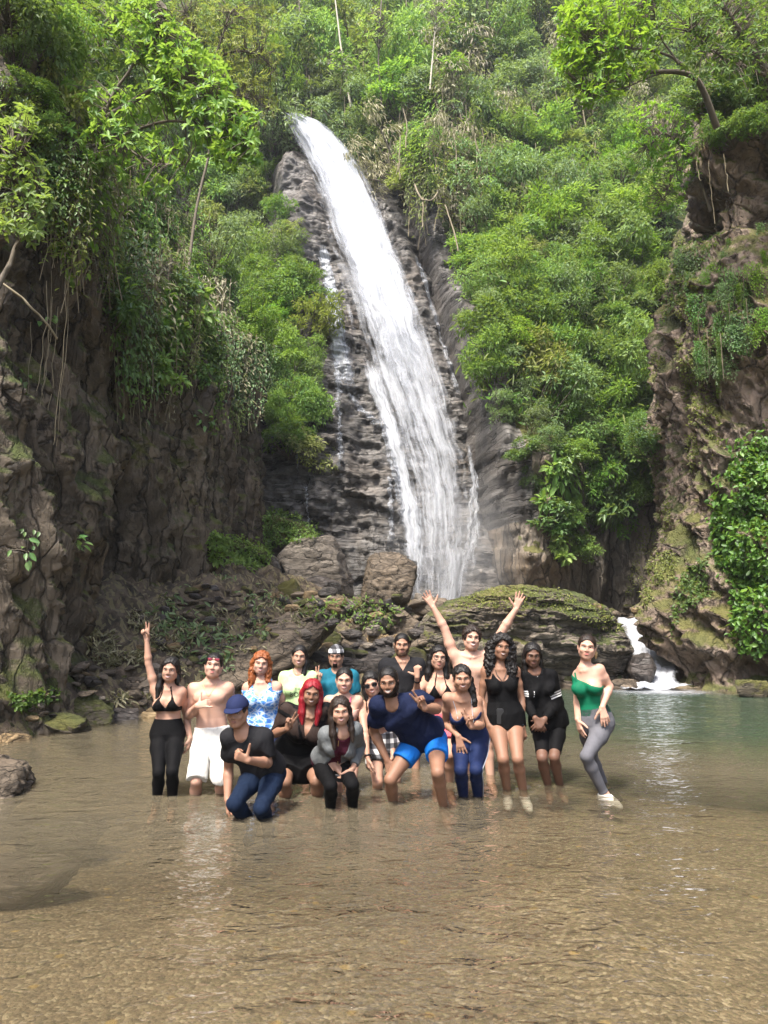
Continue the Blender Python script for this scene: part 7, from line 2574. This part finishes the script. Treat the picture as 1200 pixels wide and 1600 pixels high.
# 18 --- green top woman
p = make_person('woman in a green one shoulder top and grey leggings, hand on hip', 7.1, 1.66, 'f', 'fair', (913, 1042), (931, 1130), (903, 1052), (937, 1043),
                ((902, 1090, (0.0,)), (902, 1124, (-0.08,)), (910, 1152, -0.02)), ((953, 1073, (0.02,)), (941, 1105, (-0.12,)), (947, 1130, -0.02)), ((925, 1183, 1), (946, 1230, 1)), ((916, 1182, -1), (944, 1240, 1)),
                (917, 1012, -14, -4, 6), tw=-0.12, htw=-0.25, lean=0.02, hands=('flat', 'flat'), palms=((0.8, 0.3, 0), (0.1, 0.9, -0.2)), foot=(0.75, -0.6), bust=1.05)
top(p, 'one_shoulder_top', CL['green'], 0.16, ('none', 0.0), (None, None), 0.006, 0.0, fold=0.0,
    upper=lambda t, u, v, L: np.where(True, (t - (0.76 - u * 0.9)) * L * 0.8, 0))
bottom(p, 'leggings', CL['grey'], 0.30, (1.95, 1.95), 0.006)
strap_lines(p, 'strap', [[body_hit(p, p.T.at(t, u * p.s, 0.3), -p.T.f, 0.006) for t, u in ((0.78, -0.055), (0.85, -0.052), (0.92, -0.048))]], CL['green'], 0.009)
hair(p, HAIR['brown'], 0.007, [[(0.02, -0.09, 0.03, 0.045), (0.06, -0.10, -0.03, 0.032)]], noise=0.002)
hair_tip = tube_part(p, 'ponytail', [(np.array([p.hp(0.05, -0.10, -0.02), p.hp(0.085, -0.085, -0.055), p.hp(0.092, -0.07, -0.10)]), np.array([0.026, 0.022, 0.008]))], HAIR['blond'], 8)
face_parts(p, mouth='closed', squint=0.1)
for i in (0, 1): foot_cover(p, i, DARKSHOE if i == 0 else SHOE)
# ------------------------------------------------------------ water and falls
build_water()
build_fall()
build_cascade()
# ------------------------------------------------------------ damp air of the gorge
def build_haze():
    lo = np.array([-64.0, -54.0, -3.2]); hi = np.array([64.0, 118.0, 70.0])
    V = np.array([[(lo, hi)[i][0], (lo, hi)[j][1], (lo, hi)[k][2]] for i in (0, 1) for j in (0, 1) for k in (0, 1)])
    F = np.array([[0, 1, 3, 2], [4, 6, 7, 5], [0, 4, 5, 1], [2, 3, 7, 6], [0, 2, 6, 4], [1, 5, 7, 3]])
    m = M('damp_air')
    v = m.n('VolumePrincipled', Color=(0.90, 0.95, 1.0), Density=0.0005, Anisotropy=0.2).outputs[0]
    o = link('haze', mesh('haze', V, F, smooth=False), m.done(None, v))
    tag(o, kind='stuff')


build_haze()


def build_mist():
    """spray hanging at the foot of the fall"""
    c = np.array([3.3, 28.6, 3.6]); rad = np.array([4.2, 3.0, 4.0])
    v, f = ICO[4]
    m = M('spray_mist')
    p = m.n('TexCoord').outputs['Object']
    dist = m.n('VectorMath', _operation='LENGTH'); m.t.links.new(p, dist.inputs[0])
    n = m.noise(p, 2.0, 3)
    dn = m.math('MULTIPLY', m.ramp(dist.outputs['Value'], [(0.15, 1.0), (0.95, 0.0)]), m.math('MULTIPLY', n, 0.16))
    vol = m.n('VolumePrincipled', Color=(0.95, 0.97, 1.0), Density=dn, Anisotropy=0.1).outputs[0]
    o = link('mist', mesh('mist', v, f), m.done(None, vol))
    o.location = c; o.scale = rad
    tag(o, kind='stuff')


build_mist()
